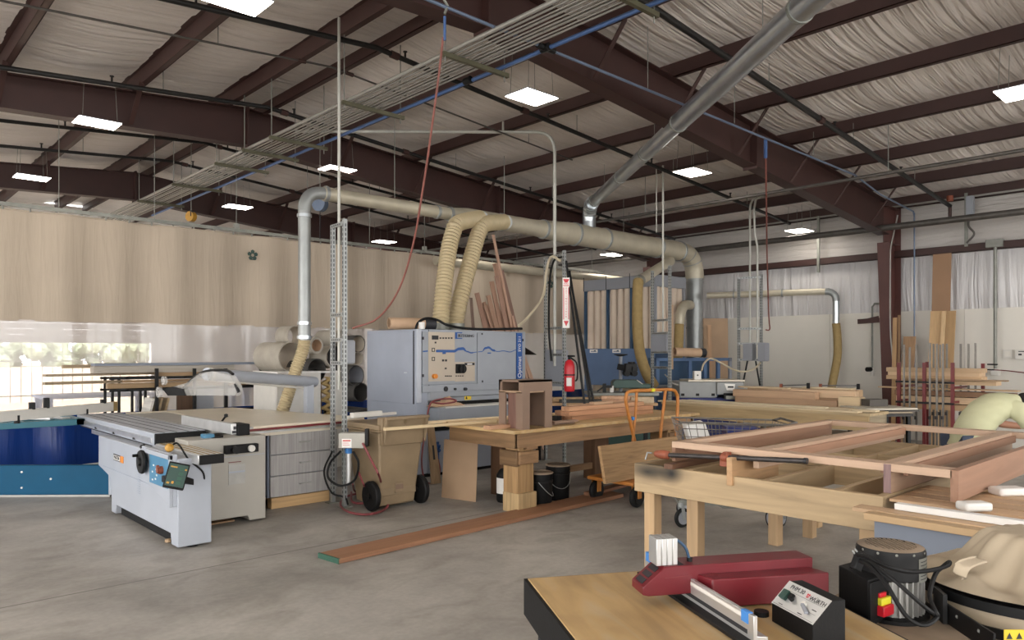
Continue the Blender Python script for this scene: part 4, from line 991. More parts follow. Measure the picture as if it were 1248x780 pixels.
# ------------------------------------------------------------------ wide belt sander
SX0, SX1, SY0, SY1, SZ = 5.64, 7.6, 7.86, 9.06, 1.96
t = thing('wide_belt_sander', 'large pale grey belt sander with a blue wave stripe', 'machine', ((SX0+SX1)/2, (SY0+SY1)/2, 0))
c = build('side_housing', B(SX0,SY0+.02,.06,SX0+.2,SY1,SZ), 'machine_side', t, bevel=.008)
build('door_panel', B(SX0-.012,SY0+.08,.98,SX0,SY1-.02,SZ-.03), 'machine_side', c, bevel=.004); build('door_gap', B(SX0-.004,SY0+.055,.98,SX0,SY0+.078,SZ-.02), 'ink', c)
build('door_latch', B(SX0-.02,SY0+.2,1.38,SX0-.01,SY0+.26,1.395), 'galv_bright', c)
hd = build('upper_housing', MB().prism([(SX0+.2,SY0,1.06),(SX0+.2,SY0+.22,.98),(SX0+.2,SY1,.98),(SX0+.2,SY1,SZ),(SX0+.2,SY0,SZ)], (SX1-SX0-.2,0,0)), 'machine_grey', t, bevel=.006)
zz = lambda py, px: at(px, py, Y=SY0).z
xx = lambda px: at(px, 430, Y=SY0).x
build('front_pillar', B(xx(508.5),SY0-.012,1.0,xx(513),SY0+.06,SZ), 'machine_white', t, bevel=.004)
d1 = build('front_panel', B(xx(514),SY0-.018,zz(468,550),xx(580),SY0,SZ-.03), 'machine_grey', t, bevel=.004)
d2 = build('front_panel', B(xx(581),SY0-.018,zz(468,600),xx(628),SY0,SZ-.03), 'machine_grey', t, bevel=.004)
yq = SY0-.0182
cpn = build('control_panel', B(xx(521),SY0-.022,zz(465,521),xx(553),SY0-.018,zz(404.5,521)).box(xx(553),SY0-.022,zz(465,553),xx(577.5),SY0-.018,zz(441,565)), 'beige_panel', d1)
YQ = SY0-.0222
def fr(px0, py0, px1, py1, d=.003, y=YQ): return MB().box(xx(px0), y-d, zz(py1,px0), xx(px1), y, zz(py0,px1))
build('display', fr(525,409,533,413.8), 'ink', cpn)
m = MB()
for k in range(5): m.v += []; q = fr(534.5+k*3.4, 411.2, 536.5+k*3.4, 413); o_ = len(m.v); m.v += q.v; m.f += [tuple(i+o_ for i in f) for f in q.f]
def merge(*ms):
    m = MB()
    for q in ms: m.add(q.v, q.f)
    return m
build('indicator', merge(m, fr(528.5,416.5,530.5,418.5), fr(537.5,438,540,440.5), fr(541,438,543.5,440.5), fr(540.8,448,543,450), *[fr(541+k*2.2,457.5,542.6+k*2.2,459) for k in range(4)], *[fr(554+k*2.6,457.5,555.6+k*2.6,458.8) for k in range(4)]), 'ink', cpn)
for py in (424, 435): build('button', merge(fr(525,py,528.7,py+.8), fr(525,py+4,528.7,py+4.8), fr(525,py,525.8,py+4.8), fr(528,py,528.7,py+4.8)), 'ink', cpn)
build('stop_button', MB().cyl((xx(527.5),SY0-.02,zz(458.5,527)),(xx(527.5),SY0-.07,zz(458.5,527)), .032, n=18), 'label_orange', cpn)
sw = build('main_switch', B(xx(554),SY0-.05,zz(455,554),xx(563.5),SY0-.02,zz(443.5,563)), 'black_box', d1, bevel=.004)
build('dial', MB().cyl((xx(560),SY0-.05,zz(449.5,560)),(xx(560),SY0-.085,zz(449.5,560)), .058, n=24).box(xx(560)-.012,SY0-.1,zz(449.5,560)-.055,xx(560)+.012,SY0-.085,zz(449.5,560)+.055), 'black_metal', sw)
build('warning_label', merge(fr(565,442,577,445.2)), 'ink', d1); build('label', merge(fr(565.5,446,576.5,462), fr(554.5,460,564,464)), 'beige_panel', d1); build('label_face', fr(568,442.9,574,444.4,.0045), 'label_white', d1)
# wave stripe
def wave(px): 
    pts = [(514,428.3),(521,427.8),(530,427.8),(552,428),(558,425.2),(563,424.8),(568,428.5),(573,430),(580,429),(586,428.5),(590,424.3),(594,423.4),(600,427),(605,428.5),(612,427.6),(620,429),(628,426.5)]
    for (a, b), (c_, d_) in zip(pts, pts[1:]):
        if px <= c_: f_ = (px-a)/(c_-a); f_ = f_*f_*(3-2*f_); return b+(d_-b)*f_
    return pts[-1][1]
def wth(px): return 3.2 if 530 < px < 552 else (3.4 if 552 <= px < 566 else (2.6 if 588 < px < 602 else (.9 if px > 575 else 1.6)))
for a, b, par in ((514,520,d1),(530,579.6,d1),(581.4,627.6,d2)):
    m = MB(); n_ = int((b-a)*1.5)
    for k in range(n_):
        p0, p1 = a+(b-a)*k/n_, a+(b-a)*(k+1)/n_
        m.prism([(xx(p0),YQ,zz(wave(p0)+wth(p0)/2,p0)),(xx(p1),YQ,zz(wave(p1)+wth(p1)/2,p1)),(xx(p1),YQ,zz(wave(p1)-wth(p1)/2,p1)),(xx(p0),YQ,zz(wave(p0)-wth(p0)/2,p0))], (0,-.003,0))
    build('stripe', m, 'blue_mark', par)
build('stripe', merge(fr(538,429,542,431.5)), 'blue_mark', d1); build('stripe', merge(fr(593,429.6,597,431)), 'blue_mark', d2)
build('logo', merge(fr(553.5,405,556,413), fr(556,405,562,406), fr(556,412,562,413)), 'blue_mark', d1)
lettering('BÜTFERING', .038, 'ink', d1, frame_m((xx(566.8),SY0-.024,zz(409.4,567)), (1,0,0), (0,0,1)), squeeze=1.02)
build('key_lock', merge(fr(585.5,406,587,408), fr(586,463.5,587.5,466)), 'ink', d2)
e = build('blue_edge', B(xx(628.7),SY0-.02,zz(462.5,630),xx(635.5),SY0,SZ-.02), 'blue_mark', t, bevel=.003)
lettering('Optimat', .07, 'label_white', e, frame_m((xx(632.2),SY0-.0215,zz(447.5,632)), (0,0,1), (-1,0,0)), squeeze=.95)
lettering('SYO 211', .048, 'label_white', e, frame_m((xx(632.2),SY0-.0215,zz(419,632)), (0,0,1), (-1,0,0)), squeeze=.95)
build('hinge', B(xx(513.3),SY0-.03,zz(414,514),xx(515.2),SY0-.016,zz(410.5,514)).box(xx(513.3),SY0-.03,zz(459.5,514),xx(515.2),SY0-.016,zz(456,514)).box(xx(636),SY0-.02,zz(416,636),xx(637),SY0+.02,zz(413,636)), 'ink', t)
lp = build('lower_panel', B(xx(514),SY0-.02,zz(477,550),SX1,SY0,zz(468.8,550)), 'machine_grey', t, bevel=.003)
build('gauge', MB().cyl((xx(542),SY0-.02,zz(474,542)),(xx(542),SY0-.03,zz(474,542)), .028, n=18), 'label_white', lp); build('gauge_rim', MB().lathe([(.028,0),(.034,0),(.034,.012),(.028,.012)], (xx(542),SY0-.02,zz(474,542)), (0,-1,0), 18), 'ink', lp)
build('knob', MB().cyl((xx(553),SY0-.02,zz(474,553)),(xx(553),SY0-.045,zz(474,553)), .016, n=14).cyl((xx(565),SY0-.02,zz(474,565)),(xx(565),SY0-.06,zz(474,565)), .02, n=14), 'ink', lp)
build('chamfer_panel', MB().prism([(SX0+.2,SY0-.01,zz(477,520)),(SX0+.55,SY0-.01,zz(477,530)),(SX0+.42,SY0+.2,.98),(SX0+.06,SY0+.2,.98)], (0,.01,-.12)), 'machine_grey', t)
fb = build('feed_mouth', B(SX0+.3,SY0+.06,.78,SX1-.02,SY1-.2,1.0), 'black_box', t)
wl = build('warning_sign', B(xx(568),SY0+.03,zz(487.5,570),xx(576),SY0+.034,zz(481,570)), 'label_yellow', t); build('warning_mark', MB().prism([(xx(569),SY0+.029,zz(486.5,570)),(xx(571.5),SY0+.029,zz(486.5,570)),(xx(570.2),SY0+.029,zz(482.5,570))], (0,.001,0)), 'ink', wl)
build('lip_panel', MB().prism([(SX0+.35,SY0+.04,.99),(SX0+.35,SY0+.04,1.06),(SX0+.35,SY0+.2,1.06),(SX0+.35,SY0+.2,.97)], (SX1-SX0-.35,0,0)), 'machine_grey', t)
tb = build('feed_table', B(SX0+.22,SY0-.2,.72,SX1+.05,SY1,.93), 'machine_grey', t, bevel=.006)
build('table_edge', B(SX0+.3,SY0-.22,.925,SX1+.05,SY0,.945), 'off_white', tb)
build('base_cabinet', B(SX0+.22,SY0+.04,.05,SX1-.04,SY1-.06,.6), 'machine_side', t, bevel=.006); build('base_gap', B(SX0+.24,SY0+.1,.58,SX1-.1,SY1-.1,.74), 'black_box', t); build('plinth', B(SX0+.05,SY0+.1,0,SX1-.1,SY1-.1,.07), 'black_box', t)
v = at(532, 552, Y=SY0+.03); m = MB()
for k in range(5): m.cyl((v.x+R.uniform(-.05,.05),SY0+.04,v.z+R.uniform(-.12,.12)),(v.x+R.uniform(-.05,.05),SY0-.02,v.z+R.uniform(-.12,.12)), .022, n=10)
m.beam((v.x,SY0+.02,v.z-.16),(v.x,SY0+.02,v.z+.15), .05, .03)
build('air_valve', m, 'blue_mark', t)
ht = at(552, 397, Y=8.5)
for px, yy in ((537,8.5),(556,8.5)):
    q = at(px, 399, Y=yy); build('hose_collar', MB().cyl((q.x,yy,SZ),(q.x,yy,SZ+.12), .125, n=24), 'galv_dull', t)
m = merge(MB().tube([(SX1-.02,8.3,1.55),(SX1+.14,8.3,1.55)], .1, 18), MB().box(SX1,8.1,1.1,SX1+.05,8.9,1.7))
build('motor_flange', m, 'black_box', t); build('belt_flap', MB().prism([(SX1+.02,8.05,1.8),(SX1+.02,8.6,1.78),(SX1+.42,8.6,1.62),(SX1+.42,8.05,1.62)], (0,0,.006)), 'black_metal', t); build('motor_box', B(SX1,8.35,1.2,SX1+.32,8.75,1.62), 'galv_dull', t, bevel=.01)
# on top of the sander
q0, q1 = at(474, 394, Y=8.3), at(528, 392, Y=8.15); q0.z = q1.z = SZ+.085
o = one('paper_roll', MB().lathe([(.06,0),(.075,0),(.08,(q1-q0).length),(.06,(q1-q0).length)], q0, q1-q0, 28, close=False), 'paper_tan', 'tan rolled abrasive sheet lying on top of the sander', 'roll')
build('end_ring', MB().lathe([(.079,0),(.084,.0),(.084,.16),(.06,.16)], q1-(q1-q0).normalized()*.14, q1-q0, 28, close=False), 'ink', o)
cc = [at(506,403,Y=8.0), at(510,393,Y=8.0), at(520,388,Y=8.05), at(533,390,Y=8.05), at(548,397,Y=8.0), at(580,401,Y=8.0), at(636,400.5,Y=8.0)]
one('power_cable', MB().tube(smoothpath(cc, 8), .018, 8), 'black_rubber', 'black cable arching over the front edge of the sander top', 'cord')
one('plastic_fitting', MB().cyl(at(514,401,Y=7.95), at(514,401,Y=7.95)+Vector((0,0,.09)), .04, n=14), 'white_plastic', 'white plastic bottle cap sitting on the sander corner', 'fitting')
# loose hose and cloth lying on the feed table
q = at(543, 487, Y=SY0-.1)
one('rag', MB().grid(lambda u, v: (q.x-.22+u*.5, SY0-.17+v*.2, .948+.1*math.sin(u*PI)*math.sin(v*PI)*(1+.4*math.sin(u*14)+.3*math.sin(v*9))), 24, 10), 'paper_tan', 'crumpled pinkish cloth bundled on the sander feed table', 'rag', solid=.01)
cc = [at(526,490,Y=SY0-.2), at(540,492,Y=SY0-.24), at(556,489,Y=SY0-.23), at(548,486,Y=SY0-.15), at(530,488,Y=SY0-.18), at(523,496,Y=SY0-.25), at(519,520,Y=SY0-.27), at(514,560,Y=SY0-.3), at(518,585,Y=SY0-.33), at(530,589,Y=SY0-.33), at(536,575,Y=SY0-.2), at(534,560,Y=SY0-.03)]
one('air_hose', MB().tube(smoothpath(cc, 8), .011, 8), 'red_hose_floor', 'red air hose coiled on the sander feed table and hanging down its front', 'hose')
a_, b_ = at(517,590,z=0), at(516,510,Y=SY0-.28)
m = MB().prism([Vector((0,0,0)),Vector((.14,0,0)),Vector((.12,0,.76)),Vector((.03,0,.8))], (0,.03,0)).xf(Matrix.Translation((5.56,7.42,0.01)) @ Matrix.Rotation(-.17, 4, 'X'))
o = one('wood_level', m, wood('#a98a64','z'), 'tall narrow wooden board with a slot leaning on the front of the sander', 'board')
build('slot', B(.055,-.002,.3,.085,0,.48).xf(Matrix.Translation((5.56,7.42,.01)) @ Matrix.Rotation(-.17, 4, 'X')), 'ink', o)
# red sticks stood on end behind the sander
st = [(574,363,577,'#80675a'),(581,357,592,'#9a7460'),(586,370,596,'#a07c66'),(590,368,600,'#b38a70'),(595,360,606,'#b0886e'),(599,343,611,'#ad856c'),(601,354,615,'#9c7763'),(603,321,621,'#b78d74'),(605,336,618,'#a07a66'),(601,286,624,'#b89078'),(609,349,627,'#ac8870'),(611,330,629,'#927060'),(624,385,628,'#b89078'),(592,372,602,'#bd957c')]
lbs = ['short dark brown one, first beside the ribbed hose','second from the ribbed hose','third from the ribbed hose, cut off low','fourth from the ribbed hose','fifth from the ribbed hose','tall one sixth from the ribbed hose','thin one half hidden in the middle','very tall one near the middle of the bunch','thin one behind the tallest','the tallest, reaching the trunk duct','right behind the tallest, on its far side','dark one farthest from the ribbed hose','short stub standing at the far end','pale one low among its neighbours']
for k, (pt, py, pb, c_) in enumerate(st):
    yy = 9.42+.06*(k % 4); a_ = at(pt, py, Y=yy+.07); b_ = at(pb, 402, Y=yy); d_ = (b_-a_).normalized(); b_ = b_+d_*((b_.z-.0)/-d_.z)
    one('lumber_stick', MB().beam(a_, b_, .09 if k % 3 else .05, .025, up=(0,1,0)), wood(c_,'z',.15), 'reddish strip on end behind the sander, '+lbs[k], 'board', 'red wood strips behind the sander', bevel=.002)
# ------------------------------------------------------------------ wheeled bin
t = thing('wheeled_bin', 'tan plastic wheelie bin with two black wheels in front of the sander', 'bin', (4.5, 6.86, 0), -.02)
hx = lambda w0, d0, w1, d1, z0, z1: MB().hexa([(-w0,-d0,z0),(w0,-d0,z0),(w0,d0,z0),(-w0,d0,z0)], [(-w1,-d1,z1),(w1,-d1,z1),(w1,d1,z1),(-w1,d1,z1)])
build('body', hx(.22,.24,.28,.33,.03,.82), 'bin_tan', t, local=True, bevel=.02)
build('lid', hx(.31,.36,.32,.37,.82,.84).box(-.3,-.35,.84,.3,.36,.9), 'bin_tan', t, local=True, bevel=.015)
build('back_panel', MB().hexa([(-.26,-.35,.68),(.26,-.35,.68),(.26,-.27,.68),(-.26,-.27,.68)], [(-.29,-.4,.98),(.29,-.4,.98),(.29,-.3,.98),(-.29,-.3,.98)]), 'bin_tan', t, local=True, bevel=.01)
m = MB().beam((-.27,-.44,.97),(.27,-.44,.97), .03, .03)
for x in (-.25, 0, .25): m.prism([(x-.012,-.4,.7 if x else .9),(x-.012,-.45,.97),(x-.012,-.36,.98)], (.024,0,0))
build('handle', m, 'bin_tan', t, local=True, bevel=.004)
build('lower_band', B(-.225,-.262,.14,.225,-.235,.22).box(-.05,-.275,.16,.06,-.25,.27), 'bin_tan', t, local=True, bevel=.006)
build('recess', B(-.04,-.279,.2,.05,-.274,.25), 'mdf', t, local=True)
build('axle', MB().cyl((-.32,-.22,.155),(.32,-.22,.155), .012, n=10), 'black_metal', t, local=True)
for s in (-1, 1):
    w_ = build('wheel', MB().lathe([(.09,0),(.143,.0),(.155,.012),(.155,.05),(.143,.06),(.09,.06)], (s*.275,-.22,.155), (s,0,0), 28), 'black_rubber', t, local=True)
    m = MB()
    for k in range(8):
        a = k*PI/4; m.beam((s*.31,-.22+.02*math.cos(a),.155+.02*math.sin(a)),(s*.31,-.22+.1*math.cos(a),.155+.1*math.sin(a)), .02, .05, up=(1,0,0))
    build('spoke', m, 'black_metal', w_, local=True); build('hub', MB().cyl((s*.25,-.22,.155),(s*.345,-.22,.155), .03, n=12), 'black_metal', w_, local=True)
one('level_bar', MB().beam((4.12,6.92,.985),(4.52,6.98,.985), .06, .05).beam((4.1,6.98,.96),(4.8,7.1,.96), .03, .03), 'off_white', 'pale straight bar lying across the back of the tan bin', 'bar')
# red hose coiled on the floor
cc = [at(442,540,t=7.55), at(452,560,t=7.5), at(462,580,t=7.45)]+[at(467,600,z=.05)]
for k in range(26):
    a = k/26*2*PI*1.5-.6; cx, cy, rx_, ry_ = (444,614,29,13) if k < 15 else (456,606,11,9)
    cc.append(at(cx+rx_*math.cos(a), cy+ry_*math.sin(a), z=.015+.012*(k % 3)))
cc += [at(430,612,z=.03), at(428,600,z=.05)]
one('air_hose', MB().tube(smoothpath(cc, 5), .012, 8), 'red_hose_floor', 'red air hose lying in loops on the floor by the foot of the strut post', 'hose')
cc = [at(437,575,t=7.8), at(444,592,t=7.75), at(452,602,z=.03), at(462,606,z=.02), at(470,610,z=.02), at(462,614,z=.03), at(444,606,z=.02), at(432,598,z=.05), at(430,590,t=7.85)]
one('air_hose', MB().tube(smoothpath(cc, 6), .01, 8), 'red_hose_floor', 'second shorter red hose tangled over the loops on the floor', 'hose')
# ------------------------------------------------------------------ plywood workbench with heavy legs
BX0, BX1, BY0, BY1, BZ = 5.1, 8.35, 5.42, 6.55, .87
t = thing('workbench', 'long plywood-topped workbench on thick built-up timber legs', 'workbench', ((BX0+BX1)/2, (BY0+BY1)/2, 0))
build('bench_top', B(BX0-.06,BY0-.05,BZ-.035,BX1,BY1,BZ), 'worn_plywood', t, bevel=.003)
wb = wood('#94704a', 'x', .4); wy = wood('#85643f', 'y', .4); wz = wood('#a5804f', 'z'); wp = wood('#c0a06c', 'z')
build('apron', B(BX0+.02,BY0+.02,BZ-.19,BX1-.05,BY0+.06,BZ-.035), wb, t); build('apron', B(BX0+.02,BY1-.1,BZ-.19,BX1-.05,BY1-.06,BZ-.035), wb, t)
build('apron', B(BX0,BY0+.02,BZ-.19,BX0+.04,BY1-.06,BZ-.035), wy, t); build('apron', B(BX1-.1,BY0+.02,BZ-.19,BX1-.06,BY1-.06,BZ-.035), wy, t)
def bigleg(x, y, s=1):
    l = build('leg', B(x,y,0,x+.22,y+.2,BZ-.04), wz, t, bevel=.006)
    build('foot_block', B(x-.03,y-.03,0,x+.235,y+.21,.2), wp, l, bevel=.006)
    build('cleat', B(x-.02,y-.045,.5,x+.25,y-.0,.63), wb, l, bevel=.006); build('cleat', B(x-.05,y-.02,.48,x,y+.24,.64), wy, l, bevel=.006)
    build('cleat', B(x+.07,y-.045,.645,x+.24,y-.0,.8), wb, l, bevel=.006); build('side_plate', B(x-.03,y-.01,.2,x,y+.2,.5), wz, l, bevel=.004)
bigleg(5.24, 5.52)
bigleg(7.9, 5.55)
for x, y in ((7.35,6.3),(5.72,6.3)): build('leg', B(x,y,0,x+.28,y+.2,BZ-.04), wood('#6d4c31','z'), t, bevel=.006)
build('tie_beam', B(5.95,6.34,.14,7.4,6.38,.22), wb, t)
# mdf box with an arch on the bench
q = at(640, 520, z=BZ); bx, by = at(637,524,z=BZ).x, at(637,524,z=BZ).y
t = thing('arched_cabinet', 'brown cabinet carcass with an arched panel inside, standing on the workbench', 'cabinet', (bx+.0, by+.15, BZ), 0)
Wd, Dp_, Ht = .43, .36, .5
X0, Y0 = bx, by
build('front_frame', MB().prism([(X0,Y0,BZ),(X0+.1,Y0,BZ),(X0+.1,Y0,BZ+.34),(X0+.105,Y0,BZ+.385),(X0+.3,Y0,BZ+.385),(X0+.325,Y0,BZ+.385),(X0+.325,Y0,BZ),(X0+Wd,Y0,BZ),(X0+Wd,Y0,BZ+Ht),(X0,Y0,BZ+Ht)], (0,.02,0)), 'mdf', t, smooth=False)
build('side_panel', B(X0,Y0+.02,BZ,X0+.02,Y0+.1,BZ+.38).box(X0,Y0+Dp_-.1,BZ,X0+.02,Y0+Dp_,BZ+.38), 'mdf', t); build('side_panel', B(X0+.04,Y0+.1,BZ,X0+.06,Y0+Dp_-.1,BZ+.38), wood('#7d584a','z'), t)
build('side_panel', B(X0+Wd-.02,Y0+.02,BZ,X0+Wd,Y0+Dp_,BZ+Ht), 'mdf', t); build('shelf', B(X0,Y0+.02,BZ+.37,X0+Wd-.02,Y0+Dp_,BZ+.39), 'mdf_pale', t)
build('arch_panel', MB().prism([(X0+.27,Y0+Dp_-.02,BZ),(X0+Wd-.02,Y0+Dp_-.02,BZ),(X0+Wd-.02,Y0+Dp_-.02,BZ+.38),(X0+.05,Y0+Dp_-.02,BZ+.38)]+[(X0+.27-.22*math.cos(a),Y0+Dp_-.02,BZ+.1+.27*math.sin(a)) for a in (1.35,1.1,.85)][:0]+[(X0+.1,Y0+Dp_-.02,BZ+.36),(X0+.17,Y0+Dp_-.02,BZ+.3),(X0+.22,Y0+Dp_-.02,BZ+.2),(X0+.25,Y0+Dp_-.02,BZ+.1)], (0,.02,0)), 'mdf', t, smooth=False); build('top_rail', B(X0,Y0+.02,BZ+.39,X0+.02,Y0+.06,BZ+Ht).box(X0,Y0+Dp_-.05,BZ+.39,X0+.02,Y0+Dp_,BZ+Ht).box(X0,Y0+Dp_-.02,BZ+.39,X0+Wd-.02,Y0+Dp_,BZ+Ht), 'mdf', t)
build('top_panel', B(X0,Y0,BZ+Ht-.02,X0+Wd,Y0+Dp_,BZ+Ht), 'mdf', t)
a_ = at(597,524,z=BZ); one('wood_block', B(a_.x,a_.y,BZ,a_.x+.3,a_.y+.1,BZ+.04), wood('#c0906a'), 'flat pinkish wood block lying in front of the arched cabinet', 'block', bevel=.003)
for k, (dx, dy, ll, lb) in enumerate(((.55,.06,.36,'topmost'),(.5,.12,.42,'under another'))):
    one('wood_offcut', B(X0+dx-.02,Y0+dy,BZ+.001+(.022 if k == 0 else 0),X0+dx+ll,Y0+dy+.09,BZ+.021+(.022 if k == 0 else 0)), wood('#8d705a'), 'thin brown offcut beside the arched cabinet, '+lb, 'offcut', bevel=.002)
# long light strips overhanging the bench end
def strip(a, b, z, w, th, col, lb, name='board', group=None):
    one(name, MB().beam(at(*a,z=z+th/2), at(*b,z=z+th/2), w, th), wood(col,'x'), lb, 'board', group, bevel=.002)
strip((468,523),(604,513), BZ+.0, .045, .03, '#d3b98c', 'pale strip jutting out past the end of the workbench towards the tan bin')
strip((519,515),(700,503), BZ+.0, .04, .03, '#d6be94', 'second pale strip on the workbench, lying nearer the sander')
strip((545,515),(640,508.5), BZ+.0, .05, .02, '#caa877', 'short pale strip between two longer ones on the workbench')
strip((668,506),(745,500), BZ+.0, .05, .025, '#d8c49b', 'pale strip behind the arched cabinet on the workbench')
# stack of reddish timber on the bench
sx, sy = at(697,513,z=BZ).x, at(697,513,z=BZ).y
stk = [(0,0,0,1.55,.12,.05,'#a8764f','bottom board at the front of the stack'),(.02,.14,0,1.5,.12,.05,'#9a6a48','bottom board at the back of the stack'),(-.05,.0,.052,1.6,.13,.055,'#b58058','wide front board of the middle layer'),(0,.15,.052,1.5,.12,.055,'#8d6244','back board of the middle layer'),
       (-.02,.02,.109,1.4,.13,.05,'#bb8a62','long front board of the top layer'),(.25,.16,.109,1.2,.11,.05,'#c79a72','back board of the top layer'),(.45,.05,.161,.35,.08,.03,'#c9a27c','small block on top of the stack')]
for dx, dy, z, L_, w_, th, c_, lb in stk:
    one('timber', B(sx+dx,sy+dy,BZ+z,sx+dx+L_,sy+dy+w_,BZ+z+th), wood(c_,'x',.25), 'reddish timber on the workbench, '+lb, 'timber', 'timber stack on the workbench', bevel=.003)
one('dark_block', B(sx-.14,sy+.1,BZ,sx-.06,sy+.2,BZ+.055), 'black_box', 'small dark block at the end of the reddish timber stack', 'block', bevel=.003)
# things under the bench
def bucket(px, py, r, h, lb):
    q = at(px, py, z=0); t = thing('bucket', lb, 'bucket', tuple(q), 0)
    build('body', MB().lathe([(r*.9,0),(r*.93,.01),(r,h-.05),(r*1.02,h-.05),(r*1.02,h)], (0,0,0), (0,0,1), 28), 'black_box', t, local=True)
    build('lid', MB().lathe([(r*1.05,h),(r*1.06,h+.012),(r*.9,h+.02),(r*.85,h+.012),(.0,h+.012)], (0,0,0), (0,0,1), 28), 'dusty_black', t, local=True)
    build('rim_band', MB().lathe([(r*1.0,h-.09),(r*1.04,h-.085),(r*1.04,h-.07),(r*1.0,h-.065)], (0,0,0), (0,0,1), 28), 'black_metal', t, local=True)
    build('handle', MB().tube([(r*1.03*math.cos(a)*.999, -r*1.06*abs(math.sin(a))-.0, h-.08-.16*abs(math.sin(a))) for a in [PI*k/12+PI for k in range(13)]], .004, 6), 'galv', t, local=True)
    return t
bucket(659, 616, .128, .35, 'black lidded bucket under the workbench, the nearer of two').rotation_euler = (0,0,.6)
bucket(680, 608, .135, .38, 'black lidded bucket with a shiny wire handle, behind the nearer bucket').rotation_euler = (0,0,-.5)
q = at(617, 611, z=0)
t = thing('plastic_jug', 'black jug with a white and red diamond label behind the front bench leg', 'jug', tuple(q))
build('body', MB().lathe([(.1,0),(.11,.02),(.11,.3),(.07,.36),(.03,.37)], (0,0,0), (0,0,1), 24), 'black_box', t, local=True); build('cap', MB().cyl((0,0,.37),(0,0,.41), .032, n=16), 'black_metal', t, local=True)
l = build('label', MB().grid(lambda u, v: (.112*math.cos(2.7+u*2.6), .112*math.sin(2.7+u*2.6), .1+v*.17), 16, 2), 'label_white', t, local=True)
m = MB(); m.add([(.1135*math.cos(a), .1135*math.sin(a), z) for a, z in ((3.75,.185),(4.0,.125),(4.25,.185),(4.0,.245))], [(0,1,2,3)]); build('hazard_diamond', m, 'red_bright', l, local=True)
a_, b_ = at(538,606,z=0), at(580,612,z=0); up = Vector((.12,.02,.66)); dd = (b_-a_); off = Vector((.1,.06,0))
one('leaning_board', MB().prism([a_, b_, b_+Vector((.14,.13,.64)), a_+Vector((.14,.13,.64))], (.02,.02,.0)), 'mdf_pale', 'square brown board leaning on edge against the end of the workbench', 'board')
for k in range(4):
    q = at(650+k*4, 600, z=0)+Vector((.35,.55,0)); one('lumber_stick', MB().beam(q, q+Vector((-.1-.03*k,.12,.6+.04*k)), .05, .025), wood('#8a5f48','z'), 'reddish stick standing under the workbench behind the buckets, '+('first','second','third','last')[k]+' from the front leg', 'board', 'sticks under the workbench')
# long plank on the floor
a_, b_, c_, d_ = at(388,674,z=.04), at(413,681.5,z=.04), at(760,602,z=.04), at(738,597,z=.04)
pl = MB().hexa([Vector((v.x,v.y,.002)) for v in (a_,b_,c_,d_)], [Vector((v.x,v.y,.042)) for v in (a_,b_,c_,d_)])
o = one('floor_plank', pl, wood('#a06f4c','x',.2), 'long reddish-brown plank lying flat on the floor along the workbench', 'plank', bevel=.003)
e_ = (d_-a_).normalized()
build('painted_end', MB().hexa([Vector((v.x,v.y,.001))-e_*.004 for v in (a_,b_)]+[Vector((v.x,v.y,.001))+e_*.012 for v in (b_,a_)], [Vector((v.x,v.y,.043))-e_*.004 for v in (a_,b_)]+[Vector((v.x,v.y,.043))+e_*.012 for v in (b_,a_)]), 'green_end', o)
a_, b_ = at(700,606,z=.05), at(756,596,z=.05)
one('floor_plank', MB().beam(Vector((6.3,5.5,.062)), Vector((7.6,5.68,.062)), .12, .036), wood('#8c5f42'), 'short reddish board lying on the far end of the long floor plank', 'plank', bevel=.003)

# ------------------------------------------------------------------ orange panel cart with an oak panel
ox, oy = 6.35, 4.95
t = thing('panel_cart', 'orange tube-framed panel cart with black wheels beside the workbench', 'cart', (6.9, 5.05, 0))
build('deck', B(6.28,4.86,.23,7.6,5.5,.27), 'orange', t, bevel=.01)
def pxy(px, py, y): return at(px, py, Y=y)
yA, yB = 5.25, 5.25
hA = [at(774,540,Y=yA), at(764,495,Y=yA), at(763,484,Y=yA), at(768,477,Y=yA), at(795,475.5,Y=yA-.05), at(818,475,Y=yA-.1), at(824,479,Y=yA-.1), at(826,490,Y=yA-.1), at(824,540,Y=yA-.1)]
lo = hA[0].copy(); dn = (hA[0]-hA[1]).normalized(); lo = hA[0]+dn*((hA[0].z-.27)/-dn.z); hi_ = hA[-1].copy(); hi_.z = .27
build('push_handle', MB().tube(smoothpath([lo]+hA+[hi_], 6), .02, 12), 'orange', t)
s0 = at(774,478,Y=yA); s1 = at(770,545,Y=yA); s1 = s1+(s1-s0).normalized()*.5; s1.z = max(.27, s1.z)
build('brace', MB().tube([at(776,477,Y=yA), at(775,500,Y=yA), at(769,560,Y=yA), Vector((at(767,560,Y=yA).x,yA,.27))], .017, 10), 'orange', t)
build('brace', MB().tube([at(811,476,Y=yA-.1), at(806,520,Y=yA-.05), at(803,550,Y=yA-.05), Vector((at(801,560,Y=yA).x,yA-.05,.27))], .018, 10), 'orange', t)
build('tape_mark', MB().cyl(at(771,508,Y=yA), at(771,512,Y=yA), .022, n=10), 'tape_blue', t); build('tape_mark', MB().tube([at(793,475.4,Y=yA-.05), at(797,475.4,Y=yA-.055)], .022, 10), 'clutch_yellow', t)
for x, y in ((6.35,4.86),(7.45,4.86),(6.35,5.42),(7.45,5.42)):
    w_ = build('wheel', MB().lathe([(.06,-.025),(.1,-.025),(.11,-.015),(.11,.015),(.1,.025),(.06,.025)], (x,y,.112), (0,1,0), 26), 'black_rubber', t)
    build('hub', MB().cyl((x,y-.03,.112),(x,y+.03,.112), .062, n=18), 'black_metal', w_); build('fork', B(x-.03,y-.045,.1,x+.03,y-.035,.24).box(x-.03,y+.035,.1,x+.03,y+.045,.24), 'orange', t)
pa, pb = at(735,594,Y=4.98), at(830,574,Y=4.98)
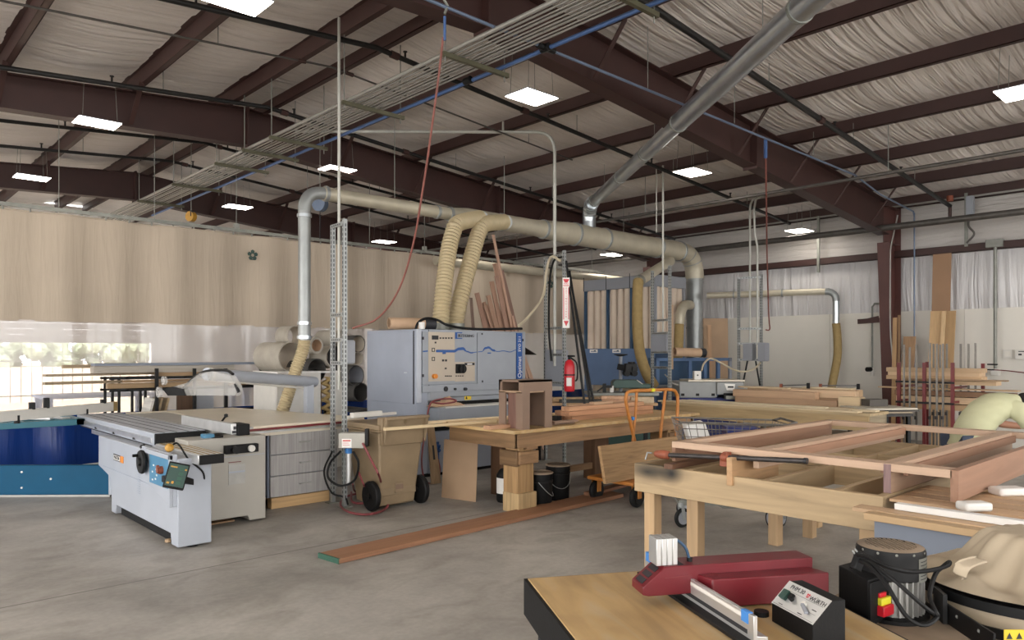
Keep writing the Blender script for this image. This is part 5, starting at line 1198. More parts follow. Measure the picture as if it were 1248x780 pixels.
m = MB().prism([(pa.x-.03,4.96,.275),(pa.x+1.4,4.96,.275),(pa.x+1.4,4.90,.69),(pa.x-.04,4.90,.69)], (0,.035,0))
one('oak_panel', MB().prism([(6.0,5.03,.275),(7.45,5.03,.275),(7.45,5.09,.665),(5.98,5.09,.665)], (0,-.04,0)), wood('#a98354','x',.3,.5,1.8), 'wide oak panel standing on edge on the orange panel cart', 'panel', bevel=.003)
# ------------------------------------------------------------------ wire cart
ww = .45
cc0 = Vector((6.4, 3.8, 0)); rz = YAW-.06
t = thing('wire_cart', 'grey wire basket cart on swivel casters behind the door frame bench', 'cart', tuple(cc0), rz)
def basket():
    m = MB(); L1, W1, zt, L0, W0, zb = .5, .26, 1.0, .38, .2, .55
    rim = [(-L1,-W1,zt),(L1,-W1,zt-.02),(L1,W1,zt-.02),(-L1,W1,zt)]; bot = [(-L0,-W0,zb),(L0,-W0,zb),(L0,W0,zb),(-L0,W0,zb)]
    m.tube(rim, .009, 8, closed=True); m.tube([(x*.97,y*.97,z-.06) for x, y, z in rim], .005, 6, closed=True); m.tube(bot, .006, 6, closed=True)
    for a in range(4):
        r0, r1, b0, b1 = Vector(rim[a]), Vector(rim[(a+1)%4]), Vector(bot[a]), Vector(bot[(a+1)%4]); n_ = 14 if a % 2 == 0 else 6
        for k in range(n_): f_ = k/n_; m.tube([r0.lerp(r1,f_), b0.lerp(b1,f_)], .0035, 5)
        for h_ in (.3,.6): m.tube([r0.lerp(b0,h_), r1.lerp(b1,h_)], .0035, 5)
    for k in range(12): f_ = k/12; m.tube([(-L0+2*L0*f_,-W0,zb),(-L0+2*L0*f_,W0,zb)], .003, 5)
    return m
build('basket', basket(), 'bar_steel', t, local=True)
build('base_frame', MB().beam((-.5,-.2,.24),(.46,-.2,.24), .04, .05).beam((-.5,.2,.24),(.46,.2,.24), .04, .05).beam((-.5,-.2,.24),(-.5,.2,.24), .03, .03).beam((.46,-.2,.24),(.46,.2,.24), .03, .03).beam((0,-.2,.24),(0,.2,.24), .03, .03).tube([(-.3,-.21,.3),(-.1,-.21,.2),(.4,-.21,.2)], .01, 6), 'galv_dull', t, local=True)
m = MB()
for x in (-.32,-.05,.36):
    for y in (-.18,.18): m.beam((x,y,.24),(x*1.05,y*1.1,.56), .025, .025)
build('upright', m, 'bar_steel', t, local=True)
build('push_handle', MB().tube([(.5,-.24,.98),(.57,-.24,1.0),(.57,.24,1.0),(.5,.24,.98)], .012, 8), 'bar_steel', t, local=True)
for x, y, a in ((-.47,-.2,.5),(-.38,.2,-.6),(.36,-.2,1.9),(.47,-.12,.9)):
    dx, dy = math.cos(a), math.sin(a)
    w_ = build('caster', MB().lathe([(.06,-.018),(.085,-.016),(.093,0),(.085,.016),(.06,.018)], (x,y,.095), (dy,-dx,0), 24), 'black_rubber', t, local=True)
    build('hub', MB().cyl((x-dy*.02,y+dx*.02,.095),(x+dy*.02,y-dx*.02,.095), .062, n=18), 'dc_grey', w_, local=True)
    build('fork', MB().beam((x-dy*.028,y+dx*.028,.08),(x-dy*.028-dx*.02,y+dx*.028-dy*.02,.22), .03, .004).beam((x+dy*.028,y-dx*.028,.08),(x+dy*.028-dx*.02,y-dx*.028-dy*.02,.22), .03, .004).cyl((x-dx*.02,y-dy*.02,.2),(x-dx*.02,y-dy*.02,.24), .03, n=12), 'galv', w_, local=True)
o = one('white_box', MB().hexa([(-.32,-.15,.57),(-.1,-.15,.57),(-.1,.1,.57),(-.32,.1,.57)], [(-.43,-.15,.96),(-.25,-.15,.99),(-.25,.1,.99),(-.43,.1,.96)]).xf(WM[t.name]), 'white_plastic', 'white box tilted inside the end of the wire cart', 'box', bevel=.008)
o = one('cart_box', MB().box(-.02,-.05,.56,.3,.2,.93).xf(WM[t.name]), 'planer_blue', 'blue plastic bin standing in the wire cart', 'box', bevel=.012)

# ------------------------------------------------------------------ bench that carries the door frame
def scorched():
    m = wood('#b89c72','y',.28).copy(); m.name = 'scorched_timber'; nt = m.node_tree; L_ = nt.links; b = nt.nodes['Principled BSDF']
    src = b.inputs['Base Color'].links[0].from_socket; last = src
    for (y, z, sy, sz, k) in ((3.2, .80, 4.2, 11, .8), (3.0, .812, 9, 11, .9), (3.1, .81, 3.4, 14, .6)):
        tc = N(nt, 'ShaderNodeTexCoord'); mp = N(nt, 'ShaderNodeMapping'); mp.inputs['Scale'].default_value = (0, sy, sz)
        mp.inputs['Location'].default_value = (0, -(y-(1.6+3.32)/2)*sy, -z*sz); L_.new(tc.outputs['Object'], mp.inputs['Vector'])
        g = N(nt, 'ShaderNodeTexGradient', gradient_type='SPHERICAL'); L_.new(mp.outputs[0], g.inputs[0])
        mm = N(nt, 'ShaderNodeMath', operation='MULTIPLY'); L_.new(g.outputs['Fac'], mm.inputs[0]); mm.inputs[1].default_value = k*1.2; mm.use_clamp = True
        mx = N(nt, 'ShaderNodeMixRGB'); L_.new(mm.outputs[0], mx.inputs[0]); L_.new(last, mx.inputs[1]); mx.inputs[2].default_value = lin('#2c2a28'); last = mx.outputs[0]
    L_.new(last, b.inputs['Base Color']); return m
RX0, RX1, RY0, RY1, RZ = 4.31, 7.05, 1.6, 3.32, .85
t = thing('frame_table', 'long open-topped bench of pale timber beams on square legs, under the door frame', 'workbench', ((RX0+RX1)/2, (RY0+RY1)/2, 0))
ay = wood('#b89c72','y',.28); ax_ = wood('#b59a72','x',.16); az = wood('#b8966a','z',.18)
o = build('apron', B(RX0,RY0,RZ-.2,RX0+.045,RY1,RZ), scorched(), t, bevel=.003); build('burn_mark', B(RX0-.001,RY1-.3,RZ-.07,RX0,RY1-.06,RZ-.03), 'burn', o) if 'burn' in M else None
build('apron', B(RX0+.045,RY1-.045,RZ-.2,RX1,RY1,RZ), ax_, t, bevel=.003); build('apron', B(RX0+.045,RY0,RZ-.2,RX1,RY0+.045,RZ), ax_, t, bevel=.003); build('apron', B(RX1-.045,RY0+.045,RZ-.2,RX1,RY1-.045,RZ), ay, t, bevel=.003)
for y in (1.85, 2.3, 2.86): build('joist', B(RX0+.045,y,RZ-.14,RX1-.045,y+.04,RZ+.0), ax_, t, bevel=.002)
for x in (5.1, 5.9): build('noggin', B(x,2.34,RZ-.14,x+.04,2.86,RZ), ay, t); build('noggin', B(x+.2,1.79,RZ-.14,x+.24,2.3,RZ), ay, t)
for x, y in ((4.36,3.18),(4.42,2.86),(RX1-.2,RY1-.2),(RX1-.2,RY0+.1),(5.95,3.06),(6.42,2.98),(4.36,1.66)):
    build('leg', B(x,y,0,x+.09,y+.09,RZ-.02 if x < 4.5 else RZ-.05), az, t, bevel=.004)
# door frame: head, sill, two outer jambs, two mullions, stops
M['burn'] = plain('burn_mark', '#4a4440', .7, 0, .3, 20)
0 and build('scorch', MB().grid(lambda u, v: (RX0-.0008, RY1-.02-u*.24, RZ-.07+.05*v*(1-.5*u)), 10, 3), 'burn', o)
DZ_ = 1.02; wd = '#c2a083'
t = thing('door_frame', 'large reddish hardwood entry door frame with two side lights lying on the pale bench', 'frame', (5.7, 2.2, RZ))
Wx, Wy, Wd_ = wood(wd,'x',.14,.5), wood(wd,'y',.14,.5), wood('#a57a5e','x',.16,.5)
FX0, FX1 = 4.43, 6.98; dep = .045
ys = [3.08, 2.44, 1.63, 1.29]
for nm, x0_, x1_ in (('head_rail',FX0,FX0+.115),('sill_rail',FX1-.115,FX1)):
    build(nm, B(x0_,ys[3],DZ_-dep,x1_,ys[0],DZ_), Wy, t, bevel=.003)
for k, y in enumerate(ys):
    z0 = RZ+.002 if k != 1 else DZ_-.12
    build('jamb' if k in (0,3) else 'mullion', B(FX0+(.0 if k == 3 else .002),y-.03,z0 if k != 0 else RZ+.03,FX1,y+.0+(.0 if k in (0,) else .01),DZ_+(.001 if k else 0)), Wd_ if k in (0,3) else Wx, t, bevel=.002)
    if k in (1,2): build('face_strip', B(FX0+.115,y-.055,DZ_-.04,FX1-.115,y+.045,DZ_), Wx, t, bevel=.002)
for y0_, y1_ in ((ys[0]-.03,ys[1]+.045),(ys[1]-.055,ys[2]+.045),(ys[2]-.055,ys[3]+.01)):
    for yy, sg in ((y0_,-1),(y1_,1)): build('door_stop', B(FX0+.115,yy,DZ_-.075,FX1-.115,yy+sg*.025,DZ_-.022), Wd_, t)
build('face_strip', B(FX0+.115,ys[0]-.08,DZ_-.03,FX1-.115,ys[0]-.03,DZ_), Wx, t, bevel=.002)
build('end_grain', B(FX0-.003,ys[2]-.03,RZ+.003,FX0+.0,ys[2]+.01,DZ_-.003), wood('#8c6f6c','z',.5,.6,2), t)
# supports under the frame
one('spacer_block', B(RX0-.02,2.52,RZ-.06,RX0+.6,2.56,DZ_-.05), wood('#b58c5e'), 'pale board on edge across the bench under the bar clamp', 'board', bevel=.003)
one('spacer_block', B(RX0-.06,2.95,RZ+.0,RX0+.9,3.02,RZ+.035), wood('#6b4a35'), 'dark stick lying across the bench corner under the door frame', 'board', bevel=.003)
# bar clamp
c0, c1 = at(797,555,z=1.0), at(985,560.5,z=.955); c0 = at(813,554.5,X=4.36); c1 = at(984,562,X=4.36)
t = thing('bar_clamp', 'black pipe clamp with orange jaws lying along the edge of the door frame', 'clamp', (4.35,2.6,.97))
build('pipe', MB().tube([c0, c1], .0165, 12), 'pipe_steel', t); build('end_cap', MB().cyl(c1, c1+Vector((0,.02,0)), .019, n=12), 'ink', t)
build('screw_head', MB().lathe([(.015,0),(.03,.01),(.034,.06),(.026,.1),(.02,.12)], c0-Vector((0,.02,0)), (0,1,0), 16), 'clamp_orange', t)
build('screw_handle', MB().tube([c0+Vector((0,.13,0)), c0+Vector((0,.17,0)), c0+Vector((-.01,.18,-.05))], .006, 8), 'galv', t)
s_ = c0.lerp(c1, .45); build('sliding_jaw', MB().lathe([(.02,-.03),(.028,-.02),(.028,.02),(.02,.03)], s_, (0,1,0), 16).box(s_.x-.01,s_.y-.035,s_.z-.06,s_.x+.025,s_.y+.035,s_.z).box(s_.x+.0,s_.y-.02,s_.z-.0,s_.x+.05,s_.y+.02,s_.z+.035), 'clamp_orange', t, bevel=.004)
# second low table at the near side with boards and white trim
GX0, GX1, GY0, GY1, GZ = 3.93, 4.28, -.3, 1.5, .8
t = thing('grey_cabinet_bench', 'slate grey panel-fronted bench topped with pale boards beside the door frame', 'workbench', (4.4, .6, 0))
build('front_panel', B(GX0,GY0,.66,GX0+.03,GY1,GZ), 'grey_cabinet', t); build('side_panel', B(GX0+.03,GY1-.03,.1,5.6,GY1-.33 if False else GY1-.0,GZ) if False else B(GX0+.03,GY1-.03,.66,GX0+.36,GY1,GZ), 'grey_cabinet', t)
build('plinth', B(GX0+.08,GY0,0,GX0+.35,GY1-.06,.66), 'black_box', t); build('body', B(GX0+.36,GY0,.1,5.4,1.1,GZ), 'grey_cabinet', t)
build('bench_top', B(GX0-.02,GY0,GZ,5.6,1.16,GZ+.02), wood('#b9956a','y'), t, bevel=.002)
bt = GZ+.022; st_ = RZ-.03
one('board', B(GX0-.06,GY0,bt-.02+.0,GX0+.02,GY1+.03,bt+.015), wood('#c29f70','y',.15), 'pale board with a square front edge along the slate grey bench', 'board', bevel=.003)
one('board', B(GX0+.02,GY0,bt,GX0+.13,GY1+.12,bt+.02), wood('#c7a37a','y',.2), 'thin pale brown board lying behind the front board on the slate grey bench', 'board', bevel=.002)
one('board', B(GX0+.13,GY0,bt,GX0+.36,1.24,bt+.015), wood('#c7a478','y',.12), 'wide pale board under the white trim on the slate grey bench', 'board', bevel=.002)
one('white_trim', B(GX0+.1,GY0,bt+.022,GX0+.15,1.44,bt+.055).box(GX0+.15,GY0,bt+.022,GX0+.18,1.44,bt+.04), 'white_plastic', 'long white plastic trim profile lying along the slate grey bench', 'trim', bevel=.003)
for k in range(4): one('slat', B(GX0+.42+k*.16,GY0,bt,GX0+.56+k*.16,1.58,bt+.016), wood('#bd9870','y',.14), 'pale slat beside the door frame, '+('first','second','third','fourth')[k]+' back from the white trim', 'board', 'pale slats on the slate bench', bevel=.002)
for px, py, w_, lb in ((1187,617,.1,'rounded white foam block against the door frame, nearer the trim'), (1229,598,.12,'rounded white foam block against the door frame, farther from the trim')):
    q = at(px, py+5, z=bt+.016); o = one('foam_block', MB().box(-w_*.75,-w_*.45,0,w_*.75,w_*.45,.045).xf(Matrix.Translation(q) @ Matrix.Rotation(YAW+.1,4,'Z')), 'white_plastic', lb, 'block', bevel=.014, segs=3)

# ------------------------------------------------------------------ person bent over the far end of the door frame
def skin_body(name, joints, edges, root, mat, parent, sub=2):
    me = bpy.data.meshes.new(name); names = list(joints)
    inv = WM[parent.name].inverted()
    me.from_pydata([tuple(inv @ Vector(joints[n][0])) for n in names], [(names.index(a), names.index(b)) for a, b in edges], []); me.update()
    o = bpy.data.objects.new(name, me); COL.objects.link(o); o.parent = parent; WM[o.name] = WM[parent.name]
    sk = o.modifiers.new('skin', 'SKIN'); sk.use_smooth_shade = True
    for k, n in enumerate(names):
        r = joints[n][1]; me.skin_vertices[0].data[k].radius = r if isinstance(r, tuple) else (r, r); me.skin_vertices[0].data[k].use_root = (n == root)
    s = o.modifiers.new('sub', 'SUBSURF'); s.levels = sub; s.render_levels = sub
    me.materials.append(M[mat]); return o
PT = 7.2
pc = at(1189, 560, t=PT); pc.z = 0
t = thing('person', 'person in a pale yellow-green T-shirt bending forward over the work beyond the door frame', 'person', (pc.x, pc.y, 0), YAW)
PW = WM[t.name]
def L(x, y, z): return PW @ Vector((x, y, z))        # x to the side the person faces, z up
def Q(px, py, y=0): return L((px-1189)*PT/F, y, H-(py-HY)*PT/F)
def lz(px, py): return ((px-1189)*PT/F, H-(py-HY)*PT/F)
def J(px, py, y, r): return (Q(px, py, y), r)
Jt = {'pelvis':J(1180,536,0,(.13,.12)),'waist':J(1190,514,0,(.12,.11)),'chest':J(1208,500,0,(.13,.12)),'upper':J(1226,493,0,(.12,.1)),'neck':J(1239,491,0,.058),'head0':J(1247,491,0,.08),'head1':J(1256,496,0,.092),'head2':J(1264,503,0,.06),
 'shr':J(1225,497,-.19,.062),'elr':J(1235,518,-.22,.045),'wrr':J(1256,522,-.2,.032),'har':J(1266,521,-.19,(.03,.045)),
 'shl':J(1225,497,.19,.062),'ell':J(1236,519,.24,.045),'wrl':J(1260,522,.2,.032),'hal':J(1269,521,.19,(.03,.045)),
 'hir':(L(-.08,-.1,.75),.1),'knr':(L(.06,-.11,.45),.07),'anr':(L(-.06,-.12,.09),.045),'tor':(L(.1,-.13,.05),.045),
 'hil':(L(-.08,.1,.75),.1),'knl':(L(.03,.11,.45),.07),'anl':(L(-.13,.12,.09),.045),'tol':(L(.03,.13,.05),.045)}
for s_, y_, hx_, hz_ in (('r',-.19)+lz(1266,521),('l',.19)+lz(1269,521)):
    for k in range(4):
        Jt[f'f{s_}{k}a'] = (L(hx_+.06,y_+(k-1.5)*.022,hz_-.005),.0105); Jt[f'f{s_}{k}b'] = (L(hx_+.1-.008*abs(k-1),y_+(k-1.5)*.024,hz_-.03),.009); Jt[f'f{s_}{k}c'] = (L(hx_+.11-.008*abs(k-1),y_+(k-1.5)*.024,hz_-.055),.008)
    Jt[f't{s_}a'] = (L(hx_+.02,y_+(.05 if s_ == 'r' else -.05),hz_-.015),.012); Jt[f't{s_}b'] = (L(hx_+.06,y_+(.065 if s_ == 'r' else -.065),hz_-.03),.01)
Ed = [('pelvis','waist'),('waist','chest'),('chest','upper'),('upper','neck'),('neck','head0'),('head0','head1'),('head1','head2'),('upper','shr'),('shr','elr'),('elr','wrr'),('wrr','har'),('upper','shl'),('shl','ell'),('ell','wrl'),('wrl','hal'),
 ('pelvis','hir'),('hir','knr'),('knr','anr'),('anr','tor'),('pelvis','hil'),('hil','knl'),('knl','anl'),('anl','tol')]
for s_ in 'rl':
    for k in range(4): Ed += [('ha'+s_,f'f{s_}{k}a'),(f'f{s_}{k}a',f'f{s_}{k}b'),(f'f{s_}{k}b',f'f{s_}{k}c')]
    Ed += [('ha'+s_,f't{s_}a'),(f't{s_}a',f't{s_}b')]
skin_body('body', Jt, Ed, 'pelvis', 'skin', t)
# shirt: one lofted shell along the bent back, sleeves joined to it
def loft(sec, n=28, wr=.008):
    """sec: (px, py, lateral offset, half width, half height) down the garment"""
    m = MB(); pts = [Q(a, b, c) for a, b, c, w, h in sec]; prev = None
    fine = []
    for i in range(len(sec)-1):
        for k in range(5):
            f_ = k/5; fine.append((pts[i].lerp(pts[i+1], f_), sec[i][3]*(1-f_)+sec[i+1][3]*f_, sec[i][4]*(1-f_)+sec[i+1][4]*f_))
    fine.append((pts[-1], sec[-1][3], sec[-1][4]))
    lat = L(0,1,0)-L(0,0,0)
    for i, (p, w, h) in enumerate(fine):
        a = fine[max(0,i-1)][0]; b = fine[min(len(fine)-1,i+1)][0]; d = (b-a).normalized(); y = (lat-d*lat.dot(d)).normalized(); x = y.cross(d)
        o = len(m.v)
        for k in range(n):
            an = 2*PI*k/n; q = 1+wr/.15*math.sin(an*3+i*.7)*math.sin(i*.9+an)
            m.v.append(p+y*(w*math.cos(an)*q)+x*(h*math.sin(an)*q))
        if prev is not None: m.f += [(prev+k, prev+(k+1)%n, o+(k+1)%n, o+k) for k in range(n)]
        prev = o
    return m
m = loft([(1176,548,0,.19,.155),(1181,534,0,.195,.155),(1188,518,0,.2,.15),(1199,505,0,.21,.145),(1212,496,0,.22,.135),(1224,492,0,.2,.115),(1233,490,0,.13,.085),(1239,489,0,.078,.07)])
for y_ in (-1, 1):
    q = loft([(1217,495,.1*y_,.08,.1),(1226,499,.19*y_,.085,.095),(1231,507,.225*y_,.08,.085),(1235,515,.235*y_,.078,.08)], 20, .012); m.add(q.v, q.f)
o = build('t_shirt', m, 'shirt', t); sd_ = o.modifiers.new('sub','SUBSURF'); sd_.levels = 1; sd_.render_levels = 1
tr = {'p':(Q(1178,545),(.165,.15)),'r1':(L(-.08,-.1,.72),.12),'r2':(L(.06,-.11,.45),.09),'r3':(L(-.06,-.12,.1),.075),'l1':(L(-.08,.1,.72),.12),'l2':(L(.03,.11,.45),.09),'l3':(L(-.13,.12,.1),.075)}
skin_body('trousers', tr, [('p','r1'),('r1','r2'),('r2','r3'),('p','l1'),('l1','l2'),('l2','l3')], 'p', 'jeans', t)
hc = Q(1253,492)
build('hair', MB().grid(lambda u, v: hc+(L(.112*math.cos(v*1.5)*math.cos(u*2*PI)-.015, .1*math.sin(u*2*PI)*math.cos(v*1.5), .1*math.sin(v*1.57)-.01*math.cos(u*2*PI))-L(0,0,0)), 24, 8, True), 'hair', t)
fo = hc-L(.75,0,1.16)
_L = L
def L(x, y, z): return _L(x, y, z)+fo
face = MB()
face.lathe([(.0,-.01),(.014,0),(.01,.02),(0,.03)], L(.835,0,1.1), _L(1,0,-.6)-_L(0,0,0), 10)
build('nose', face, 'skin', t)
for s_ in (-1,1):
    build('eye', MB().lathe([(0,0),(.011,.004),(.011,.008),(0,.012)], L(.825,.03*s_,1.135), _L(1,.2*s_,-.3)-_L(0,0,0), 10), 'label_white', t)
    build('ear', MB().lathe([(.0,-.006),(.028,-.004),(.028,.004),(0,.006)], L(.69,.098*s_,1.16), _L(0,1*s_,0)-_L(0,0,0), 12), 'skin', t)
build('mouth', MB().tube([L(.845,-.025,1.06), L(.853,0,1.06), L(.845,.025,1.06)], .006, 6), 'red_hose', t)
# ------------------------------------------------------------------ near plywood table with the boring machine
TA = Vector((1.83, 1.88, 0)); TR_ = math.atan2(-.51, .86)
t = thing('plywood_table', 'near table with a worn yellow plywood top and black edges under the red boring machine', 'table', tuple(TA), TR_)
tw = .9; td_ = 1.3
build('table_top', MB().box(0,-td_,.832,tw,0,.85), 'worn_plywood', t, local=True, bevel=.002)
build('edge_band', MB().box(-.012,-td_,.72,.0,.0,.846).box(-.012,.0,.72,tw,.012,.846).box(tw,-td_,.72,tw+.012,.012,.846), 'black_box', t, local=True)
for x, y in ((.03,-.09),(tw-.09,-.09),(.03,-td_+.03),(tw-.09,-td_+.03)): build('leg', MB().box(x,y,0,x+.06,y+.06,.832), 'black_metal', t, local=True)
build('stretcher', MB().box(.03,-td_+.05,.2,.06,-.05,.25).box(tw-.06,-td_+.05,.2,tw-.03,-.05,.25), 'black_metal', t, local=True)
# boring and insertion machine
q0, q1 = at(810.8,691,z=.975), at(990.6,679.4,z=.975); e = (q1-q0); e.z = 0; Lr = e.length; e.normalize(); n = Vector((-e.y,e.x,0)); up = Vector((0,0,1))
if n.dot(Vector((FX,FY,0))) < 0: n = -n
t = BM = thing('boring_machine', 'red tabletop hinge boring machine with an aluminium fence and motor block', 'machine', tuple(Vector((q0.x,q0.y,.85))))
ar = build('boring_arm', MB().prism([q0-e*.0, q0-e*.075-up*.06, q0-e*.075-up*.085, q0-e*.055-up*.09, q0+e*Lr-up*.09, q0+e*Lr], n*.095), 'red_paint', t, bevel=.003)
sl = MB()
for k in range(3):
    a = q0-e*(.012+.021*k)-up*(.0095+.0168*k); sl.prism([a+n*.02-up*.0-e*.0008+up*.0008, a+n*.075-e*.0008+up*.0008, a+n*.075-e*.0158-up*.0112, a+n*.02-e*.0158-up*.0112], (-e+up*1.2).normalized()*.001)
build('vent_slot', sl, 'ink', ar)
build('seam_plate', MB().prism([q0+e*.0-up*.035-n*.001, q0+e*.09-up*.03-n*.001, q0+e*.09-up*.032-n*.001, q0-up*.037-n*.001], n*.002), 'red_dark', ar)
b0, b1 = at(868.5,706.3,z=.945), at(1010.8,697.7,z=.945)
bd = build('body_cover', MB().prism([b0, b1, Vector((b1.x,b1.y,.856)), Vector((b0.x,b0.y,.856))], n*.085-e*.03), 'red_paint', t, bevel=.004)
build('front_gap', MB().prism([b0+e*.001-n*.001-up*.0, b0+e*.002-n*.001, Vector((b0.x,b0.y,.863))+e*.002-n*.001, Vector((b0.x,b0.y,.863))-n*.001], n*.001), 'red_dark', bd)
kh = b0+e*.03+n*.045; build('key_hole', MB().cyl(kh+up*.0005, kh+up*.0012, .012, n=14).beam(kh+up*.001-e*.0, kh-e*.03+up*.001, .008, .0012), 'red_dark', bd)
g0, g1 = at(786,672,z=.932), at(918.5,751.5,z=.932); fd = (g1-g0); fd.z = 0; Lf = fd.length; fd.normalize(); fn = Vector((-fd.y,fd.x,0))
if fn.dot(e) < 0: fn = -fn
base = Vector((g0.x,g0.y,.852))
fx = build('fence', MB().prism([base, base+fn*.045, base+fn*.045+up*.02, base+fn*.012+up*.024, base+fn*.012+up*.08, base+up*.08], fd*Lf), 'alu', t, bevel=.0015)
build('slot', MB().prism([base-fn*.0008+up*.022+fd*.1, base-fn*.0008+up*.034+fd*.1, base-fn*.0008+up*.034+fd*(Lf-.03), base-fn*.0008+up*.022+fd*(Lf-.03)], fn*.001), 'ink', fx)
build('scale_strip', MB().prism([base-fn*.0008+up*.06+fd*.25, base-fn*.0008+up*.072+fd*.25, base-fn*.0008+up*.072+fd*(Lf-.05), base-fn*.0008+up*.06+fd*(Lf-.05)], fn*.001), 'off_white', fx)
for s_ in (.01, Lf-.06): build('tape_wrap', MB().prism([base+fd*s_-fn*.001+up*.05, base+fd*s_+fn*.014+up*.05, base+fd*s_+fn*.014+up*.0815, base+fd*s_-fn*.001+up*.0815], fd*.035), 'tape_blue', fx)
build('fence_base', MB().prism([base-fn*.03-up*.001, base+fn*.0-up*.001, base+up*.012, base-fn*.03+up*.008], fd*Lf), 'black_metal', t)
mc = q0+e*.012+n*.045
mb_ = MB()
for k in range(4): mb_.add(*(lambda b: (b.v, b.f))(MB().prism([mc+e*(-.036+k*.0185)-n*.032, mc+e*(-.036+k*.0185+.0165)-n*.032, mc+e*(-.036+k*.0185+.0165)+n*.032, mc+e*(-.036+k*.0185)+n*.032], up*.085)))
mo = build('motor_block', mb_, 'alu', t, bevel=.002); build('motor_core', MB().prism([mc-e*.034-n*.029, mc+e*.034-n*.029, mc+e*.034+n*.029, mc-e*.034+n*.029], up*.083), 'alu_dull', mo)
build('air_tube', MB().tube(smoothpath([mc+e*.036+up*.07, mc+e*.055+up*.066, mc+e*.08+up*.04, mc+e*.092+up*.0], 6), .005, 8), 'dc_blue_dark', t); build('tube_fitting', MB().cyl(mc+e*.092, mc+e*.092+up*.012, .009, n=10), 'black_metal', t)
build('arm_gap', MB().prism([mc+e*.036-n*.035+up*.0005, mc+e*.055-n*.035+up*.0005, mc+e*.055+n*.035+up*.0005, mc+e*.036+n*.035+up*.0005], up*.001), 'ink', ar)
ff = at(928,748,z=.855); build('rubber_foot', MB().cyl((ff.x,ff.y,.85),(ff.x,ff.y,.864), .022, n=14), 'black_rubber', t)
for pq in (b0+e*.03+n*.06, b1-e*.04+n*.06): build('rubber_foot', MB().cyl((pq.x,pq.y,.85),(pq.x,pq.y,.864), .018, n=14), 'black_rubber', t)
# control box
BL, BR = at(940.6,733,t=2.2), at(990.7,761,t=2.02); ce_ = BR-BL; ce_.z = 0; cl = ce_.length; ce_.normalize(); cn_ = Vector((-ce_.y,ce_.x,0))
if cn_.dot(Vector((FX,FY,0))) < 0: cn_ = -cn_
o0 = Vector((BL.x,BL.y,.851))
t = thing('control_box', 'black sloped control box with silver switch panel by the red boring machine', 'box', tuple(o0))
d1_, zb_, zt_, d2_ = .062, .055, .115, .105
cb = build('body', MB().prism([o0, o0+up*zb_, o0+cn_*d1_+up*zt_, o0+cn_*d2_+up*zt_, o0+cn_*d2_], ce_*cl), 'black_box', t, bevel=.002)
sd = (cn_*d1_+up*(zt_-zb_)); sl_ = sd.length; sd.normalize(); pn_ = ce_.cross(sd).normalized()
if pn_.z < 0: pn_ = -pn_
p0 = o0+up*zb_+pn_*.0005
pl = build('panel_plate', MB().prism([p0, p0+ce_*cl, p0+ce_*cl+sd*sl_, p0+sd*sl_], pn_*.0012), 'alu', t)
def pt(u, v, h=.0018): return p0+ce_*(cl*u)+sd*(sl_*v)+pn_*h
lettering('PHM.30', .014, 'ink', pl, frame_m(pt(.29,.83), ce_, sd), depth=.0003)
lettering('WÜRTH', .0135, 'ink', pl, frame_m(pt(.79,.76), ce_, sd), depth=.0003, squeeze=1.0)
m = MB()
for sgn in (-1,1):
    c = pt(.555+.022*sgn*0,.80); m.prism([c+ce_*(sgn*.001), c+ce_*(sgn*.006), c+ce_*(sgn*.006)+sd*.006, c+ce_*(sgn*.001)+sd*.006], pn_*.0004)
    m.prism([c-sd*.002+ce_*(sgn*.0006), c-sd*.002+ce_*(sgn*.006), c-sd*.0075+ce_*(sgn*.002), c-sd*.0075+ce_*(sgn*.0006)], pn_*.0004)
build('logo', m, 'red_bright', pl)
build('panel_line', MB().prism([pt(.05,.66),pt(.95,.66),pt(.95,.668),pt(.05,.668)], pn_*.0003).prism([pt(.03,.04),pt(.97,.04),pt(.97,.05),pt(.03,.05)], pn_*.0003).prism([pt(.78,.3),pt(.93,.3),pt(.93,.308),pt(.78,.308)], pn_*.0003).prism([pt(.8,.42),pt(.9,.42),pt(.9,.45),pt(.8,.45)], pn_*.0003).prism([pt(.14,.1),pt(.24,.1),pt(.24,.12),pt(.14,.12)], pn_*.0003).prism([pt(.6,.1),pt(.7,.1),pt(.7,.13),pt(.6,.13)], pn_*.0003), 'ink', pl)
build('rocker_switch', MB().prism([pt(.1,.28),pt(.24,.28),pt(.24,.62),pt(.1,.62)], pn_*.012), 'green_machine', t, bevel=.001); build('key_switch', MB().cyl(pt(.34,.42), pt(.34,.42,.016), .007, n=12).prism([pt(.26,.5),pt(.34,.5),pt(.34,.6),pt(.26,.6)], pn_*.008), 'black_metal', t)
build('selector_knob', MB().cyl(pt(.62,.45), pt(.62,.45,.01), .009, n=16), 'off_white', t); build('selector_lever', MB().beam(pt(.62,.42,.01), pt(.8,.22,.008), .01, .008), 'dc_grey', t, bevel=.001)
